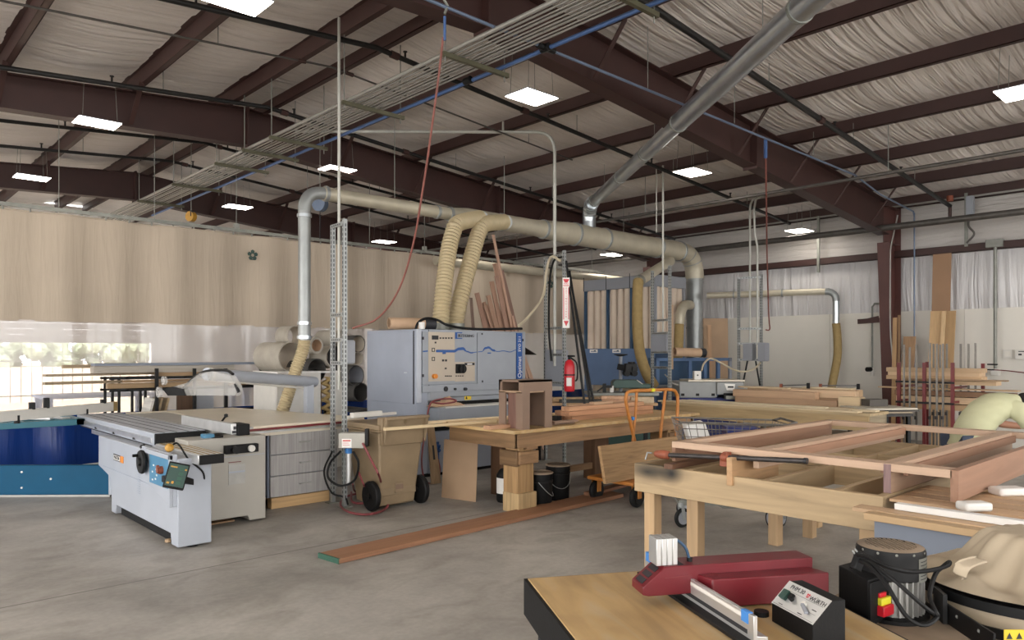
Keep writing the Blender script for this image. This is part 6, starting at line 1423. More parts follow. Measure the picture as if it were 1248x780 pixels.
# ------------------------------------------------------------------ portable dust extractor
MC = at(1085, 748, t=2.43); mz = MC.z
t = thing('dust_extractor', 'black dust extractor with a finned motor and folded canvas bag', 'extractor', (MC.x,MC.y,0))
FC = Vector((MC.x+.07, MC.y-.075, 0))
build('fan_housing', MB().lathe([(.0,mz-.16),(.29,mz-.16),(.295,mz-.15),(.295,mz-.012),(.285,mz-.004)], FC, (0,0,1), 56, close=False), 'black_metal', t)
fh = build('dusty_top', MB().lathe([(.285,mz-.004),(.28,mz-.001),(.0,mz-.0)], FC, (0,0,1), 56, close=False), 'dusty_black', t)
ml = build('motor_body', MB().lathe([(.085,0),(.085,.21)], (MC.x,MC.y,mz), (0,0,1), 32), 'alu_dull', t)
m = MB()
for k in range(30): a = 2*PI*k/30; d_ = Vector((math.cos(a),math.sin(a),0)); m.beam(Vector((MC.x,MC.y,mz+.02))+d_*.092, Vector((MC.x,MC.y,mz+.165))+d_*.092, .005, .016, up=d_)
build('fin_rib', m, 'alu_dull', ml)
cz = mz+.13
fc = build('fan_cowl', MB().lathe([(.098,0),(.104,.005),(.104,.085),(.1,.095),(.08,.1),(.078,.09),(0,.09)], (MC.x,MC.y,cz), (0,0,1), 40), 'black_metal', t)
m = MB()
for k in range(-5,6):
    w_ = math.sqrt(max(0, .074**2-(k*.0135)**2)); dv = Vector((RX,RY,0)); du = Vector((FX,FY,0))
    c = Vector((MC.x,MC.y,cz+.099))+dv*(k*.0135); m.beam(c-du*w_, c+du*w_, .0065, .003)
build('vent_grille', m, 'dusty_black', fc); build('dust_film', MB().lathe([(.1,.0955),(.08,.1005),(.076,.1)], (MC.x,MC.y,cz), (0,0,1), 40, close=False), 'dusty_black', fc)
m = MB()
for k in range(12): a = 2*PI*k/12; d_ = Vector((math.cos(a),math.sin(a),0)); m.lathe([(.0,0),(.0045,.002),(.0,.004)], Vector((MC.x,MC.y,cz+.088))+d_*.102, d_, 8)
build('rivet', m, 'galv_dull', fc)
build('base_flange', MB().lathe([(.115,0),(.115,.012),(.1,.016)], (MC.x,MC.y,mz), (0,0,1), 32), 'black_metal', t)
la = math.atan2(-FY,-FX)+.5
build('rating_label', MB().grid(lambda u, v: (MC.x+.1052*math.cos(la-.1+u*.95), MC.y+.1052*math.sin(la-.1+u*.95), cz-.0+v*.075), 12, 2), 'galv_dull', ml)
m = MB()
for r_ in range(6): m.grid(lambda u, v: (MC.x+.1056*math.cos(la-.02+u*.8), MC.y+.1056*math.sin(la-.02+u*.8), cz+.008+r_*.011+v*.003), 8, 2)
build('printed_lines', m, 'ink', ml)
# switch box
a0, a1, a2 = at(1022,690,t=2.46), at(1058,707,t=2.3), at(1081,696,t=2.36); bz = mz+.005
ex_ = Vector((a1.x-a0.x,a1.y-a0.y,0)); ey_ = Vector((a2.x-a1.x,a2.y-a1.y,0)); s0_ = Vector((a0.x,a0.y,bz)); hz = a1.z-bz
sb = build('switch_box', MB().prism([s0_, s0_+ex_, s0_+ex_+ey_, s0_+ey_], up*hz), 'black_box', t, bevel=.003)
fp = s0_+ex_; en = ey_.normalized(); fnrm = Vector((en.y,-en.x,0))
if fnrm.dot(Vector((FX,FY,0))) > 0: fnrm = -fnrm
Ly = ey_.length
def fq(u0, v0, u1, v1, d): return MB().prism([fp+en*(Ly*u0)+up*(hz*v0), fp+en*(Ly*u1)+up*(hz*v0), fp+en*(Ly*u1)+up*(hz*v1), fp+en*(Ly*u0)+up*(hz*v1)], fnrm*d)
sp = build('switch_plate', fq(.0,.12,.98,.95,.008), 'black_box', sb, bevel=.002)
build('paddle_switch', fq(.35,.2,.9,.42,.03), 'red_bright', sb, bevel=.003); build('paddle_switch', fq(.38,.42,.88,.58,.022), 'clutch_yellow', sb, bevel=.003); build('paddle_switch', fq(.4,.58,.75,.68,.014), 'red_bright', sb, bevel=.002)
# power cord
pc_ = [at(1048,681,t=2.36), at(1043,676,t=2.34), at(1058,679,t=2.26), at(1080,690,t=2.2), at(1110,697,t=2.2), at(1140,694,t=2.2), at(1155,689,t=2.2), at(1157,685,t=2.22), at(1150,690,t=2.22), at(1140,700,t=2.2), at(1133,725,t=2.15), at(1140,745,t=2.1), at(1142,752,t=2.1), at(1130,761,t=2.08), at(1115,759,t=2.08), at(1100,745,t=2.1), at(1080,712,t=2.15), at(1060,690,t=2.22), at(1049,684,t=2.3)]
build('power_cord', MB().tube(smoothpath(pc_, 6), .0065, 8), 'black_rubber', t)
pc_ = [at(1047,683,t=2.34), at(1060,685,t=2.24), at(1085,703,t=2.14), at(1110,725,t=2.1), at(1130,742,t=2.1), at(1143,750,t=2.1)]
build('power_cord', MB().tube(smoothpath(pc_, 6), .006, 8), 'black_rubber', t)
build('plug', MB().box(-.016,-.012,-.03,.016,.012,.03).xf(Matrix.Translation(at(1046,684,t=2.33)) @ Matrix.Rotation(YAW+.4,4,'Z') @ Matrix.Rotation(.5,4,'Y')), 'black_rubber', t, bevel=.004)
build('plug_pin', MB().cyl(at(1042,675,t=2.33), at(1039,671,t=2.34), .003, n=6).cyl(at(1045,673,t=2.33), at(1042,669,t=2.34), .003, n=6), 'galv', t)
# bracket, ring and bag
BC = at(1252, 716, t=2.42); rb = .32
build('ring_band', MB().lathe([(rb,0),(rb+.006,.0),(rb+.006,.03),(rb,.03)], (BC.x,BC.y,BC.z-.012), (.0,-.0,1), 64), 'black_metal', t)
build('lower_ring', MB().lathe([(rb-.012,-.06),(rb-.004,-.055),(rb-.002,-.03),(rb-.004,.01),(rb-.012,.012)], (BC.x,BC.y,BC.z-.01), (.0,-.0,1), 64), 'canvas_bag', t); build('ring_band', MB().lathe([(rb-.01,-.0),(rb+.004,.0),(rb+.004,.03),(rb-.01,.03)], (BC.x,BC.y,BC.z-.085), (.0,-.0,1), 64), 'black_metal', t)
def bag(u, v):
    a = u*2*PI; d_ = Vector((math.cos(a),math.sin(a),0)); rt = Vector((RX,RY,0)); fw = Vector((FX,FY,0))
    r_ = (rb+.002)*(1-v)
    k = max(0, min(1, (v-.28)/.38)); k = k*k*(3-2*k)
    side = .5+.5*d_.dot(rt)                                   # the slack lies on the motor side
    z = .03+k*.15+.03*math.sin(min(1, v/.45)*PI)*(1-side)*(.6+.5*math.sin(a*7+v*6))+.02*side*math.sin(min(1, v/.6)*PI)
    f_ = (.007*math.sin(a*7+v*5)+.004*math.sin(a*15-v*9))*math.sin(min(1, v*1.25)*PI)
    return Vector((BC.x,BC.y,BC.z))+d_*(r_+f_)+up*(z+f_*.8)+rt*(.02*k)
build('canvas_bag', MB().grid(bag, 90, 22, True), 'canvas_bag', t)
fp_ = [at(1163,693,t=2.2), at(1167,684,t=2.2), at(1176,680,t=2.24), at(1190,677,t=2.3)]
build('bag_fold', MB().grid(lambda u, v: smoothpath(fp_, 5)[min(15, int(u*15))]+up*(-.035*v*(1-.4*u))+Vector((RX,RY,0))*(.02*v-.012*math.sin(v*PI*2))-Vector((FX,FY,0))*(.012*math.sin(v*PI)), 16, 10), 'canvas_bag', t, solid=.006)
ba, bb = at(1141,727,t=2.34), at(1212,772,t=2.05)
build('bracket', MB().beam(ba+up*-.03, bb+up*-.03, .006, .06).beam(at(1140,724,t=2.36)-up*.02, at(1152,735,t=2.27)-up*.02, .012, .09), 'black_metal', t)
m = MB()
for f_ in (.08,.38,.75): q = ba.lerp(bb,f_)-up*.02; m.lathe([(0,-.004),(.006,-.003),(.006,.004),(0,.005)], q-Vector((FX,FY,0))*.006, (-FX,-FY,.0), 10)
build('bolt', m, 'galv', t)
build('strut', MB().beam(at(1120,688,t=2.6), at(1136,705,t=2.55), .02, .03), 'black_metal', t)
q = at(1236, 775, t=2.1); wl_ = build('warning_label', MB().box(-.03,-.002,-.018,.035,0,.018).xf(Matrix.Translation(q) @ Matrix.Rotation(YAW,4,'Z')), 'label_yellow', t)
build('warning_mark', MB().prism([(-.024,-.0025,-.008),(-.006,-.0025,-.008),(-.015,-.0025,.01)], (0,-.0005,0)).prism([(.004,-.0025,-.008),(.022,-.0025,-.008),(.013,-.0025,.01)], (0,-.0005,0)).xf(Matrix.Translation(q) @ Matrix.Rotation(YAW,4,'Z')), 'ink', wl_)
build('carriage_frame', MB().beam((FC.x-.25,FC.y,mz-.2),(FC.x+.3,FC.y,mz-.2), .04, .04).beam((FC.x,FC.y-.25,mz-.2),(FC.x,FC.y+.25,mz-.2), .04, .04), 'black_metal', t)
for sx_, sy_ in ((-.25,0),(.3,0),(0,-.25),(0,.25)): build('leg', MB().cyl((FC.x+sx_,FC.y+sy_,0),(FC.x+sx_,FC.y+sy_,mz-.16), .018, n=10), 'black_metal', t)
# ------------------------------------------------------------------ filter housing of the dust system
DX, DY, DXE, DYE = 12.3, 8.95, 13.35, 10.85
t = thing('filter_housing', 'blue and grey dust filter housing with rows of tall white sleeves', 'machine', ((DX+DXE)/2, (DY+DYE)/2, 0))
zb0, zb1, zh0, zh1 = .95, 1.74, 3.0, 3.24
build('base_cabinet', B(DX,DY,zb0,DXE,DYE,zb1), 'dc_blue', t, bevel=.01)
hd = build('top_hood', B(DX-.02,DY-.02,zh0,DXE+.02,DYE+.02,zh1), 'dc_grey', t, bevel=.01)
for k in range(3):
    y0 = DY+k*(DYE-DY)/3; y1 = y0+(DYE-DY)/3
    build('post', B(DX-.01,y1-.045,zb1,DX+.05,y1-.0,zh0), 'dc_blue_dark', t); build('hood_joint', B(DX-.024,y1-.012,zh0-.0,DX-.02,y1+.004,zh1+.06), 'ink', hd)
    for j in range(3):
        y = y0+.12+j*.19; build('filter_sleeve', MB().lathe([(.085,0),(.09,.03),(.085,.06),(.092,.5),(.09,1.2),(.085,zh0-zb1)], (DX+.1,y,zb1), (0,0,1), 18), 'sleeve', t)
    lb = build('label', B(DX-.004,y0+.25,zb1-.09,DX,y0+.47,zb1-.015), 'label_white', t)
    build('printed_lines', B(DX-.006,y0+.28,zb1-.066,DX-.004,y0+.44,zb1-.05).box(DX-.006,y0+.3,zb1-.05,DX-.004,y0+.35,zb1-.035), 'dc_blue_dark', lb)
build('post', B(DX-.01,DY-.01,zb1,DX+.05,DY+.05,zh0), 'dc_grey', t); build('post', B(DXE-.05,DY-.01,zb1,DXE,DY+.04,zh0), 'dc_grey', t)
for j in range(5): build('filter_sleeve', MB().lathe([(.085,0),(.09,.03),(.085,.06),(.092,.5),(.09,1.2),(.085,zh0-zb1)], (DX+.17+j*.19,DY+.1,zb1), (0,0,1), 18), 'sleeve', t)
build('back_panel', B(DXE-.03,DY+.2,zb1,DXE,DYE,zh0), 'dc_grey', t)
for x, y in ((DX,DY),(DXE-.08,DY),(DX,DYE-.08),(DXE-.08,DYE-.08)): build('leg', B(x,y,0,x+.08,y+.08,zb0), 'dc_blue', t)
for k in range(3):
    y = DY+.32+k*.63; build('dust_bag', MB().lathe([(.26,0),(.3,.05),(.29,.5),(.3,.78),(.27,.86),(.27,.94)], (DX+.34,y,.02), (0,0,1), 24), 'canvas_bag', t)
# blue framed unit beside it, in front of the upright duct
t = thing('blue_intake', 'dark blue framed intake box with open bays under the upright far duct', 'machine', (13.6, 8.5, 0))
q0, q1 = at(800,437,t=14.2), at(892,437,t=14.9); e = q1-q0; e.z = 0; L_ = e.length; e.normalize(); nb = Vector((-e.y,e.x,0)); nb = nb if nb.dot(Vector((FX,FY,0))) > 0 else -nb
g0 = Vector((q0.x,q0.y,0)); zt = 1.55
def fr_(a, b, z0, z1, d0=0, d1=.05): return MB().prism([g0+e*a+nb*d0+Vector((0,0,z0)), g0+e*b+nb*d0+Vector((0,0,z0)), g0+e*b+nb*d0+Vector((0,0,z1)), g0+e*a+nb*d0+Vector((0,0,z1))], nb*(d1-d0))
build('back_panel', fr_(0,L_*.8,.5,zt,.25,.28), 'dc_blue_dark', t)
for a in (0,.42,.62,.8): build('upright', fr_(L_*a,L_*a+.07,.0,zt), 'dc_blue', t)
build('upright', fr_(L_-.06,L_,.0,zt), 'dc_grey', t); build('rail', fr_(0,L_,zt-.06,zt), 'dc_blue', t); build('rail', fr_(0,L_,.98,1.03), 'dc_grey', t); build('lower_panel', fr_(0,L_*.8,.1,.98,.05,.08), 'dc_blue', t)
a_, b_ = at(822,429,t=14.1), at(858,430,t=14.3)
o = one('paper_roll', MB().lathe([(.075,0),(.085,0),(.085,(b_-a_).length),(.07,(b_-a_).length)], a_, b_-a_, 24, close=False), 'paper_tan', 'tan and black roll lying on top of the dark blue intake box', 'roll'); build('end_ring', MB().lathe([(.086,0),(.09,0),(.09,.1),(.07,.1)], b_-(b_-a_).normalized()*.09, b_-a_, 24, close=False), 'ink', o)
# brown boards behind
def stand(px0, px1, pt, pb, t_, mat, lb, th=.02, name='board', lean=.12, base_z=0, group=None):
    a, b = at(px0,pb,t=t_), at(px1,pb,t=t_); c, d_ = at(px1,pt,t=t_+.01), at(px0,pt,t=t_+.01); ln = Vector((FX,FY,0))*lean
    z0 = base_z; h = c.z
    p = [Vector((a.x,a.y,z0))-ln, Vector((b.x,b.y,z0))-ln, Vector((c.x,c.y,h)), Vector((d_.x,d_.y,h))]
    return one(name, MB().prism(p, Vector((FX,FY,0))*th), mat, lb, 'board', group, bevel=.002)
stand(857, 887, 388, 460, 16.3, 'mdf_pale', 'large brown sheet leaning on the white wall behind the upright far duct')
stand(862, 867, 396, 460, 16.0, wood('#b98f66','z'), 'narrow wood strip leaning in front of the large brown sheet')
# green spindle machine
GP = at(770, 478, t=12.6); GP.z = 0; gr = YAW
t = thing('spindle_moulder', 'dark green machine with a black power feeder raised on a post', 'machine', tuple(GP), gr)
zt = .98
k_ = 12.6/901
def gx(px): return (px-770)*k_
def gz(py): return 1.65-(py-430)*k_
build('table', MB().box(gx(715),-.25,zt-.05,gx(800),.5,zt), 'galv_dull', t, local=True, bevel=.006); build('base_cabinet', MB().box(gx(735),-.15,.05,gx(795),.4,zt-.05), 'green_machine', t, local=True, bevel=.01); build('plinth', MB().box(gx(737),-.12,0,gx(793),.38,.06), 'black_metal', t, local=True)
build('fence_housing', MB().prism([(gx(747),0,gz(473)),(gx(747),0,gz(466)),(gx(750),0,gz(463)),(gx(776),0,gz(463)),(gx(783),0,gz(468)),(gx(793),0,gz(468)),(gx(793),0,gz(473))], (0,.3,0)), 'green_machine', t, local=True, bevel=.008)
build('hood_edge', MB().beam((gx(776),-.01,gz(463)),(gx(783),-.01,gz(468)), .012, .012), 'off_white', t, local=True)
build('fence_plate', MB().box(gx(743),-.05,zt,gx(747.5),.02,gz(470)).box(gx(796),-.05,zt,gx(806),.0,gz(473)), 'off_white', t, local=True)
build('feeder_post', MB().cyl((gx(759),.25,zt),(gx(759),.25,gz(434)), .03, n=14), 'dc_grey', t, local=True); build('hand_crank', MB().lathe([(.0,0),(.1,.03),(.12,.035),(.12,.045),(.03,.05)], (gx(759),.25,gz(435)), (0,0,1), 18), 'black_metal', t, local=True)
fe = build('power_feeder', MB().box(gx(762),-.05,gz(454),gx(776),.2,gz(443)), 'black_metal', t, local=True, bevel=.01); build('feed_roller', MB().cyl((gx(764),-.06,gz(455)),(gx(764),.2,gz(455)), .05, n=16).cyl((gx(773),-.06,gz(455)),(gx(773),.2,gz(455)), .05, n=16), 'black_rubber', fe, local=True)
build('feeder_arm', MB().beam((gx(755),.2,gz(447)),(gx(764),.15,gz(449)), .08, .1), 'black_metal', t, local=True); build('feeder_motor', MB().cyl((gx(770),.05,gz(444)),(gx(770),.05,gz(441)), .06, n=16).box(gx(770),-.1,gz(452),gx(776),-.06,gz(447)), 'black_metal', t, local=True)
build('clamp_stop', MB().box(gx(733),-.2,zt,gx(737),-.16,gz(467)).beam((gx(726),-.2,zt+.02),(gx(734),-.18,zt+.1), .02, .02).box(gx(737),-.2,gz(472),gx(744),-.17,gz(469)), 'black_metal', t, local=True)
# boards between workbench and green machine
t = thing('side_bench', 'low cluttered bench behind the workbench carrying dark and reddish boards', 'workbench', (9.3, 7.6, 0))
q0, q1 = at(662,500,t=11.6), at(752,500,t=11.6)
sbz = .88; c_ = at(708,484,t=11.6); c_.z = 0
ST = Matrix.Translation(c_) @ Matrix.Rotation(YAW,4,'Z')
build('bench_top', MB().box(-.75,-.3,sbz-.04,1.15,.4,sbz).xf(ST), wood('#b48d60'), t); 
for x in (-.7,1.05):
    for y in (-.25,.33): build('leg', MB().box(x,y,0,x+.06,y+.06,sbz-.04).xf(ST), 'black_metal', t)
build('cross_rail', MB().box(-.7,-.24,.45,1.1,-.2,.5).xf(ST), 'black_metal', t)
for k, (x0,x1,y0,z0,h,w_,col,lb) in enumerate(((-.7,.35,.1,0,.06,.2,'#c9a478','long pale-topped board at the back'),(-.35,.3,-.25,0,.05,.15,'#3a3a36','dark green-black block at the front'),(.2,.75,-.2,0,.05,.2,'#b98864','reddish board at the front'),(.3,.85,-.15,.051,.05,.14,'#c59a76','reddish board laid on the front one'),(.35,1.1,.1,0,.05,.14,'#2f2d2b','long dark board behind the orange handle'),(.75,1.1,-.25,0,.09,.2,'#c9b08c','pale short block behind the orange handle'))):
    one('timber', MB().box(x0,y0,sbz+z0,x1,y0+w_,sbz+z0+h).xf(ST), wood(col), lb+' of the cluttered side bench', 'timber', 'timber on the side bench', bevel=.003)
# planer
PP = at(868, 487, t=13.0); PP.z = 0; k_ = 13.0/901
t = thing('thickness_planer', 'grey thickness planer with a bright blue base and a white control head on top', 'machine', tuple(PP), YAW)
px_ = lambda p: (p-868)*k_
pz_ = lambda p: 1.65-(p-430)*k_
build('base_cabinet', MB().box(px_(828),.02,.0,px_(902),.6,pz_(485)), 'planer_blue', t, local=True, bevel=.01)
build('upper_body', MB().box(px_(828),0,pz_(485),px_(874),.62,pz_(465)), 'planer_grey', t, local=True, bevel=.015); e_ = build('end_housing', MB().box(px_(873),-.04,pz_(481),px_(906),.62,pz_(465.5)), 'planer_grey', t, local=True, bevel=.012)
build('table', MB().box(px_(838),-.05,pz_(465),px_(907),.64,pz_(463)), 'table_cream', t, local=True, bevel=.004)
build('feed_throat', MB().box(px_(881),-.05,pz_(485.5),px_(905),.3,pz_(479)), 'black_box', t, local=True); build('feed_bed', MB().box(px_(882),-.14,pz_(486),px_(905),.1,pz_(482)), 'galv_dull', t, local=True)
lg = build('logo_plate', MB().prism([(px_(882),-.041,pz_(467.5)),(px_(895),-.041,pz_(468)),(px_(894),-.041,pz_(476)),(px_(885),-.041,pz_(475.5))], (0,-.003,0)), 'label_white', e_, local=True); build('logo', MB().box(px_(886),-.046,pz_(472.5),px_(893),-.044,pz_(470.5)), 'ink', lg, local=True)
m = MB()
for p in (832,850,869): m.box(px_(p-2),-.012,pz_(482.5),px_(p+2),0,pz_(479.5))
build('latch', m, 'black_metal', t, local=True)
bx_ = build('control_head', MB().box(px_(848),.1,pz_(463),px_(856.5),.22,pz_(452.5)), 'white_plastic', t, local=True, bevel=.008); build('socket_hole', MB().cyl((px_(852),.099,pz_(457.5)),(px_(852),.095,pz_(457.5)), .014, n=12), 'ink', bx_, local=True)
build('conduit', MB().box(px_(816),.1,.3,px_(820),.15,pz_(451)), 'alu', t, local=True); build('lever', MB().beam((px_(811),.08,pz_(456)),(px_(822),.05,pz_(468)), .018, .018).beam((px_(820),.05,pz_(467)),(px_(829),.05,pz_(470)), .025, .025), 'bar_steel', t, local=True)
cc = [at(855,452,t=13.1), at(858,443,t=13.2), at(866,437,t=13.4), at(880,443,t=13.5), at(893,450,t=13.6), at(905,453,t=13.6), at(918,450,t=13.6), at(927,442,t=13.55)]
one('power_cable', MB().tube(smoothpath(cc, 7), .017, 8), 'cord_cream', 'pale cable sagging from the planer head to the far switch boxes', 'cord')
one('fabric_strip', MB().box(-.035,-.012,0,.035,.012,1.15).xf(Matrix.Translation(at(818,450,t=13.2)) @ Matrix.Rotation(YAW,4,'Z')), 'mdf_pale', 'brown strip hanging straight down on the post before the filter housing', 'strip')

# ------------------------------------------------------------------ long bench with planks, then the stacks behind it
LX0, LX1, LY0, LY1 = 10.2, 10.85, 3.95, 7.3
t = thing('long_bench', 'long pale timber bench topped with planks behind the wire cart', 'workbench', (10.5, 5.6, 0))
build('bench_top', B(LX0,LY0,.8,LX1,LY1,.835), wood('#c7ad80','y'), t); build('apron', B(LX0,LY0+.02,.6,LX0+.04,LY1-.02,.8), wood('#ad9163','y',.25), t); build('apron', B(LX0+.05,LY0+.02,.62,LX1-.05,LY0+.06,.8), wood('#9b8b70','x'), t); build('apron', B(LX1-.06,LY0+.02,.62,LX1-.02,LY1,.8), wood('#9b8b70','y'), t)
for y in (LY0+.15, 5.6, LY1-.2):
    for x in (LX0+.05, LX1-.15): build('leg', B(x,y,0,x+.09,y+.09,.8), wood('#a98d62','z'), t)
for k, (x, w_, y0, y1, z, col, lb) in enumerate(((LX0-.03,.16,4.1,7.35,.837,'#d3bd95','outermost one facing the wire cart'),(LX0+.15,.14,4.3,7.0,.837,'#cbb288','second one from the wire cart'),(LX0+.32,.15,4.0,7.2,.837,'#d9c6a2','third one from the wire cart'),(LX0+.48,.12,4.4,6.6,.837,'#c3a77b','fourth one from the wire cart'),(LX0+.1,.13,4.6,6.9,.861,'#dccaa8','one laid on top of the others'))):
    one('plank', B(x,y0,z,x+w_,y1,z+.023), wood(col,'y',.16), 'pale plank along the long bench, '+lb, 'plank', 'planks on the long bench', bevel=.003)
t = thing('assembly_bench', 'second pale bench nearer the white wall, loaded with beams and sheets', 'workbench', (11.9, 5.4, 0))
AX0, AX1, AY0, AY1 = 11.5, 12.25, 4.55, 6.75
build('bench_top', B(AX0,AY0,.74,AX1,AY1,.78), wood('#b59a72','y'), t); build('shelf', B(AX0+.05,AY0+.05,.35,AX1-.05,AY1-.05,.38), wood('#8d7a60','y'), t)
for y in (AY0+.05, AY1-.15):
    for x in (AX0+.04, AX1-.12): build('leg', B(x,y,0,x+.08,y+.08,.74), wood('#a98d62','z'), t)
for k, (x0,x1,y0,y1,z0,z1,col,lb) in enumerate(((AX0,AX0+.18,4.95,6.7,.782,.9,'#c29a74','big front beam at the bottom'),(AX0+.02,AX0+.17,5.3,6.75,.902,1.02,'#c7a07a','big front beam on top'),(AX0,AX0+.2,4.6,4.93,.782,.97,'#cdb389','short upright block at the near end'),(AX0+.22,AX0+.36,4.7,6.7,.782,.93,'#bd9771','beam behind the front ones'),(AX0+.2,AX0+.34,4.75,6.2,.932,1.05,'#cfae88','upper beam behind the front ones'),(AX0+.42,AX0+.62,4.8,6.7,.782,1.06,'#c9a67d','thick beam at the back'),(AX0+.4,AX0+.6,4.9,5.7,1.062,1.085,'#d8c39c','thin pale board topmost at the back'),(AX0+.1,AX0+.22,5.8,6.7,1.052,1.075,'#d6bd95','thin pale board topmost at the front'))):
    one('beam', B(x0,y0,z0,x1,y1,z1), wood(col,'y',.15), 'pale timber on the assembly bench, '+lb, 'beam', 'timber on the assembly bench', bevel=.004)
    bpy.context.scene  # keep names plain
for a_, b_, lb in (((952,470),(985,469),'nearer the planer'),((1000,470),(1046,470),'nearer the brown column')):
    pa, pb = at(*a_,t=12.35), at(*b_,t=12.1); t2 = thing('bar_clamp', 'dark bar clamp with reddish jaw lying on the timber stack, '+lb, 'clamp', tuple(pa), 0, 'clamps on the timber stack')
    build('bar', MB().beam(pa, pb, .02, .02), 'pipe_steel', t2); build('jaw', MB().box(pa.x-.02,pa.y-.02,pa.z-.06,pa.x+.02,pa.y+.02,pa.z+.03), 'clamp_orange', t2); build('sliding_jaw', MB().box(pb.x-.02,pb.y-.02,pb.z-.06,pb.x+.02,pb.y+.02,pb.z+.03), 'black_metal', t2)
# white sheets at the near end
qs = at(1070, 487, t=11.0)
SS = Matrix.Translation(Vector((qs.x,qs.y,0))) @ Matrix.Rotation(YAW+.15,4,'Z')
t = thing('sheet_trolley', 'low dark stand under the pale sheets by the brown column', 'stand', (qs.x,qs.y,0))
build('deck', MB().box(-.3,-.25,.72,.4,.35,.76).xf(SS), 'belt_dark', t)
for x in (-.26,.34):
    for y in (-.2,.3): build('leg', MB().box(x,y,0,x+.05,y+.05,.72).xf(SS), 'black_metal', t)
for k, (x0,x1,y0,y1,z,col,lb) in enumerate(((-.35,.42,-.2,.3,.762,'#b49f83','lowest brown one'),(-.3,.5,-.24,.34,.79,'#4f4a44','dark one above the brown one'),(-.38,.44,-.28,.36,.82,'#d8cdb9','pale one, topmost'),(-.1,.2,.05,.3,.85,'#5a544d','dark stack of short boards on the pale sheet'),)):
    one('sheet', MB().box(x0,y0,z,x1,y1,z+(.024 if k < 3 else .1)).xf(SS), wood(col,'x',.08), 'sheet beside the brown column, '+lb, 'sheet', 'sheets by the column', bevel=.002)

# ------------------------------------------------------------------ rack of clamps and boards on the long wall side
RXx = 12.3
t = thing('clamp_rack', 'rack with red steel posts and thin rails in front of the white wall', 'rack', (12.5, 3.9, 0))
def rp(px, py): return at(px, py, X=RXx)
posts = [(1095.5,442,RXx),(1126.5,442,RXx),(1161,442,RXx),(1130,441,RXx+.7),(1198,443,RXx+.7)]
for px, py, X_ in posts:
    q = at(px, py, X=X_); build('post', B(X_-.022,q.y-.022,0,X_+.022,q.y+.022,q.z), 'red_dark', t)
ya, yb = rp(1161,440).y, rp(1095,440).y
for py in (464.5, 489): z = at(1095,py,X=RXx).z; build('rail', B(RXx-.04,ya-.03,z-.02,RXx-.02,yb+.03,z+.01), 'black_metal', t)
for py in (470, 488):
    z = at(1161,py,X=RXx).z; build('arm', B(RXx,ya,z-.05,RXx+.75,ya+.03,z-.02).box(RXx,yb-.03,z-.05,RXx+.75,yb,z-.02), 'red_dark', t)
cl = [(1102,420,525,0),(1109,423,525,0),(1117,420,525,0),(1133.5,418,525,0),(1142,419,525,0),(1149.5,419,525,0),(1138,419,520,.5),(1146,420,520,.5),(1154,419,520,.5),(1171,419,520,.5),(1180.5,419,520,.5),(1189,418,520,.5)]
cw = ['first from the brown column','second from the brown column','third from the brown column','fourth, in front of the tall boards','fifth, in front of the tall boards','sixth, in front of the tall boards','first of the rear row, behind the fourth','second of the rear row','third of the rear row','first of the three against the bare wall','middle of the three against the bare wall','last of the three against the bare wall']
for (px, pt_, pb_, dx), w_ in zip(cl, cw):
    X_ = RXx-.055+dx; q = at(px, pt_, X=X_)
    o = one('bar_clamp', B(X_-.012,q.y-.014,at(px,pb_,X=X_).z*0+.0,X_+.0,q.y+.014,q.z), 'bar_steel', 'grey clamp bar upright in the red rack, '+w_, 'clamp', 'clamp bars in the rack')
    build('clamp_jaw', B(X_-.05,q.y-.016,at(px,pb_-14,X=X_).z,X_-.012,q.y+.016,at(px,pb_-18,X=X_).z), 'pipe_steel', o)
for k, (px0, px1, py, th, dx, dep_, col, lb) in enumerate(((1080,1196,452,.066,.3,.3,'#c2a179','topmost on the rack'),(1082,1194,457,.064,.32,.3,'#c9aa82','second from the top of the rack'),(1080,1196,462,.064,.28,.3,'#bd9a70','third from the top of the rack'),(1100,1227,464.5,.02,.15,.12,'#a98a66','thin one jutting out past the red posts'),(1096,1214,468,.06,.3,.28,'#c6a67d','fourth, its end stepped'),
     (1070,1240,477,.02,.35,.2,'#caa77b','thin pale one on the middle level'),(1090,1235,483,.075,.3,.25,'#8d6748','dark brown one on the middle level'),(1092,1225,491,.1,.3,.28,'#c7a780','wide pale one on the lower level'),(1092,1205,499,.09,.32,.28,'#bb976c','brownish one lowest in the rack'))):
    X_ = RXx+.02+dx; a, b = at(px1,py,X=X_), at(px0,py,X=X_)
    one('board', B(X_,a.y,a.z-th/2,X_+dep_,b.y,a.z+th/2), wood(col,'y',.16), 'pale board stored flat in the red rack, '+lb, 'board', 'boards in the red rack', bevel=.003)
# tall boards leaning on the wall
def wallboard(px0, px1, pt, X_, mat, lb, lean=.25, th=.02):
    y0, y1 = at(px1,430,X=X_).y, at(px0,430,X=X_).y; zt = at((px0+px1)/2, pt, X=X_).z
    one('wall_board' if False else 'tall_board', MB().prism([(X_-lean,y0,0),(X_-lean,y1,0),(X_,y1,zt),(X_,y0,zt)], (th,0,0)), mat, lb, 'board', 'boards against the long wall', bevel=.002)
wallboard(1137, 1159.5, 309, 14.9, 'hardboard', 'tallest brown sheet against the long wall, reaching the steel rail')
wallboard(1134, 1148, 379, 14.75, wood('#c59f6c','z',.15), 'wide pale board in front of the tallest sheet, nearer the column', .35)
wallboard(1148, 1153, 379, 14.7, wood('#d0ad7c','z',.12), 'narrow pale board in the middle of the tall group', .4)
wallboard(1152, 1165, 379, 14.75, wood('#b8925f','z',.2), 'darker wide board in front of the tallest sheet, away from the column', .35)
wallboard(1101, 1116, 410, 14.6, wood('#a9835c','z'), 'short brown board leaning between column and tall group', .3)
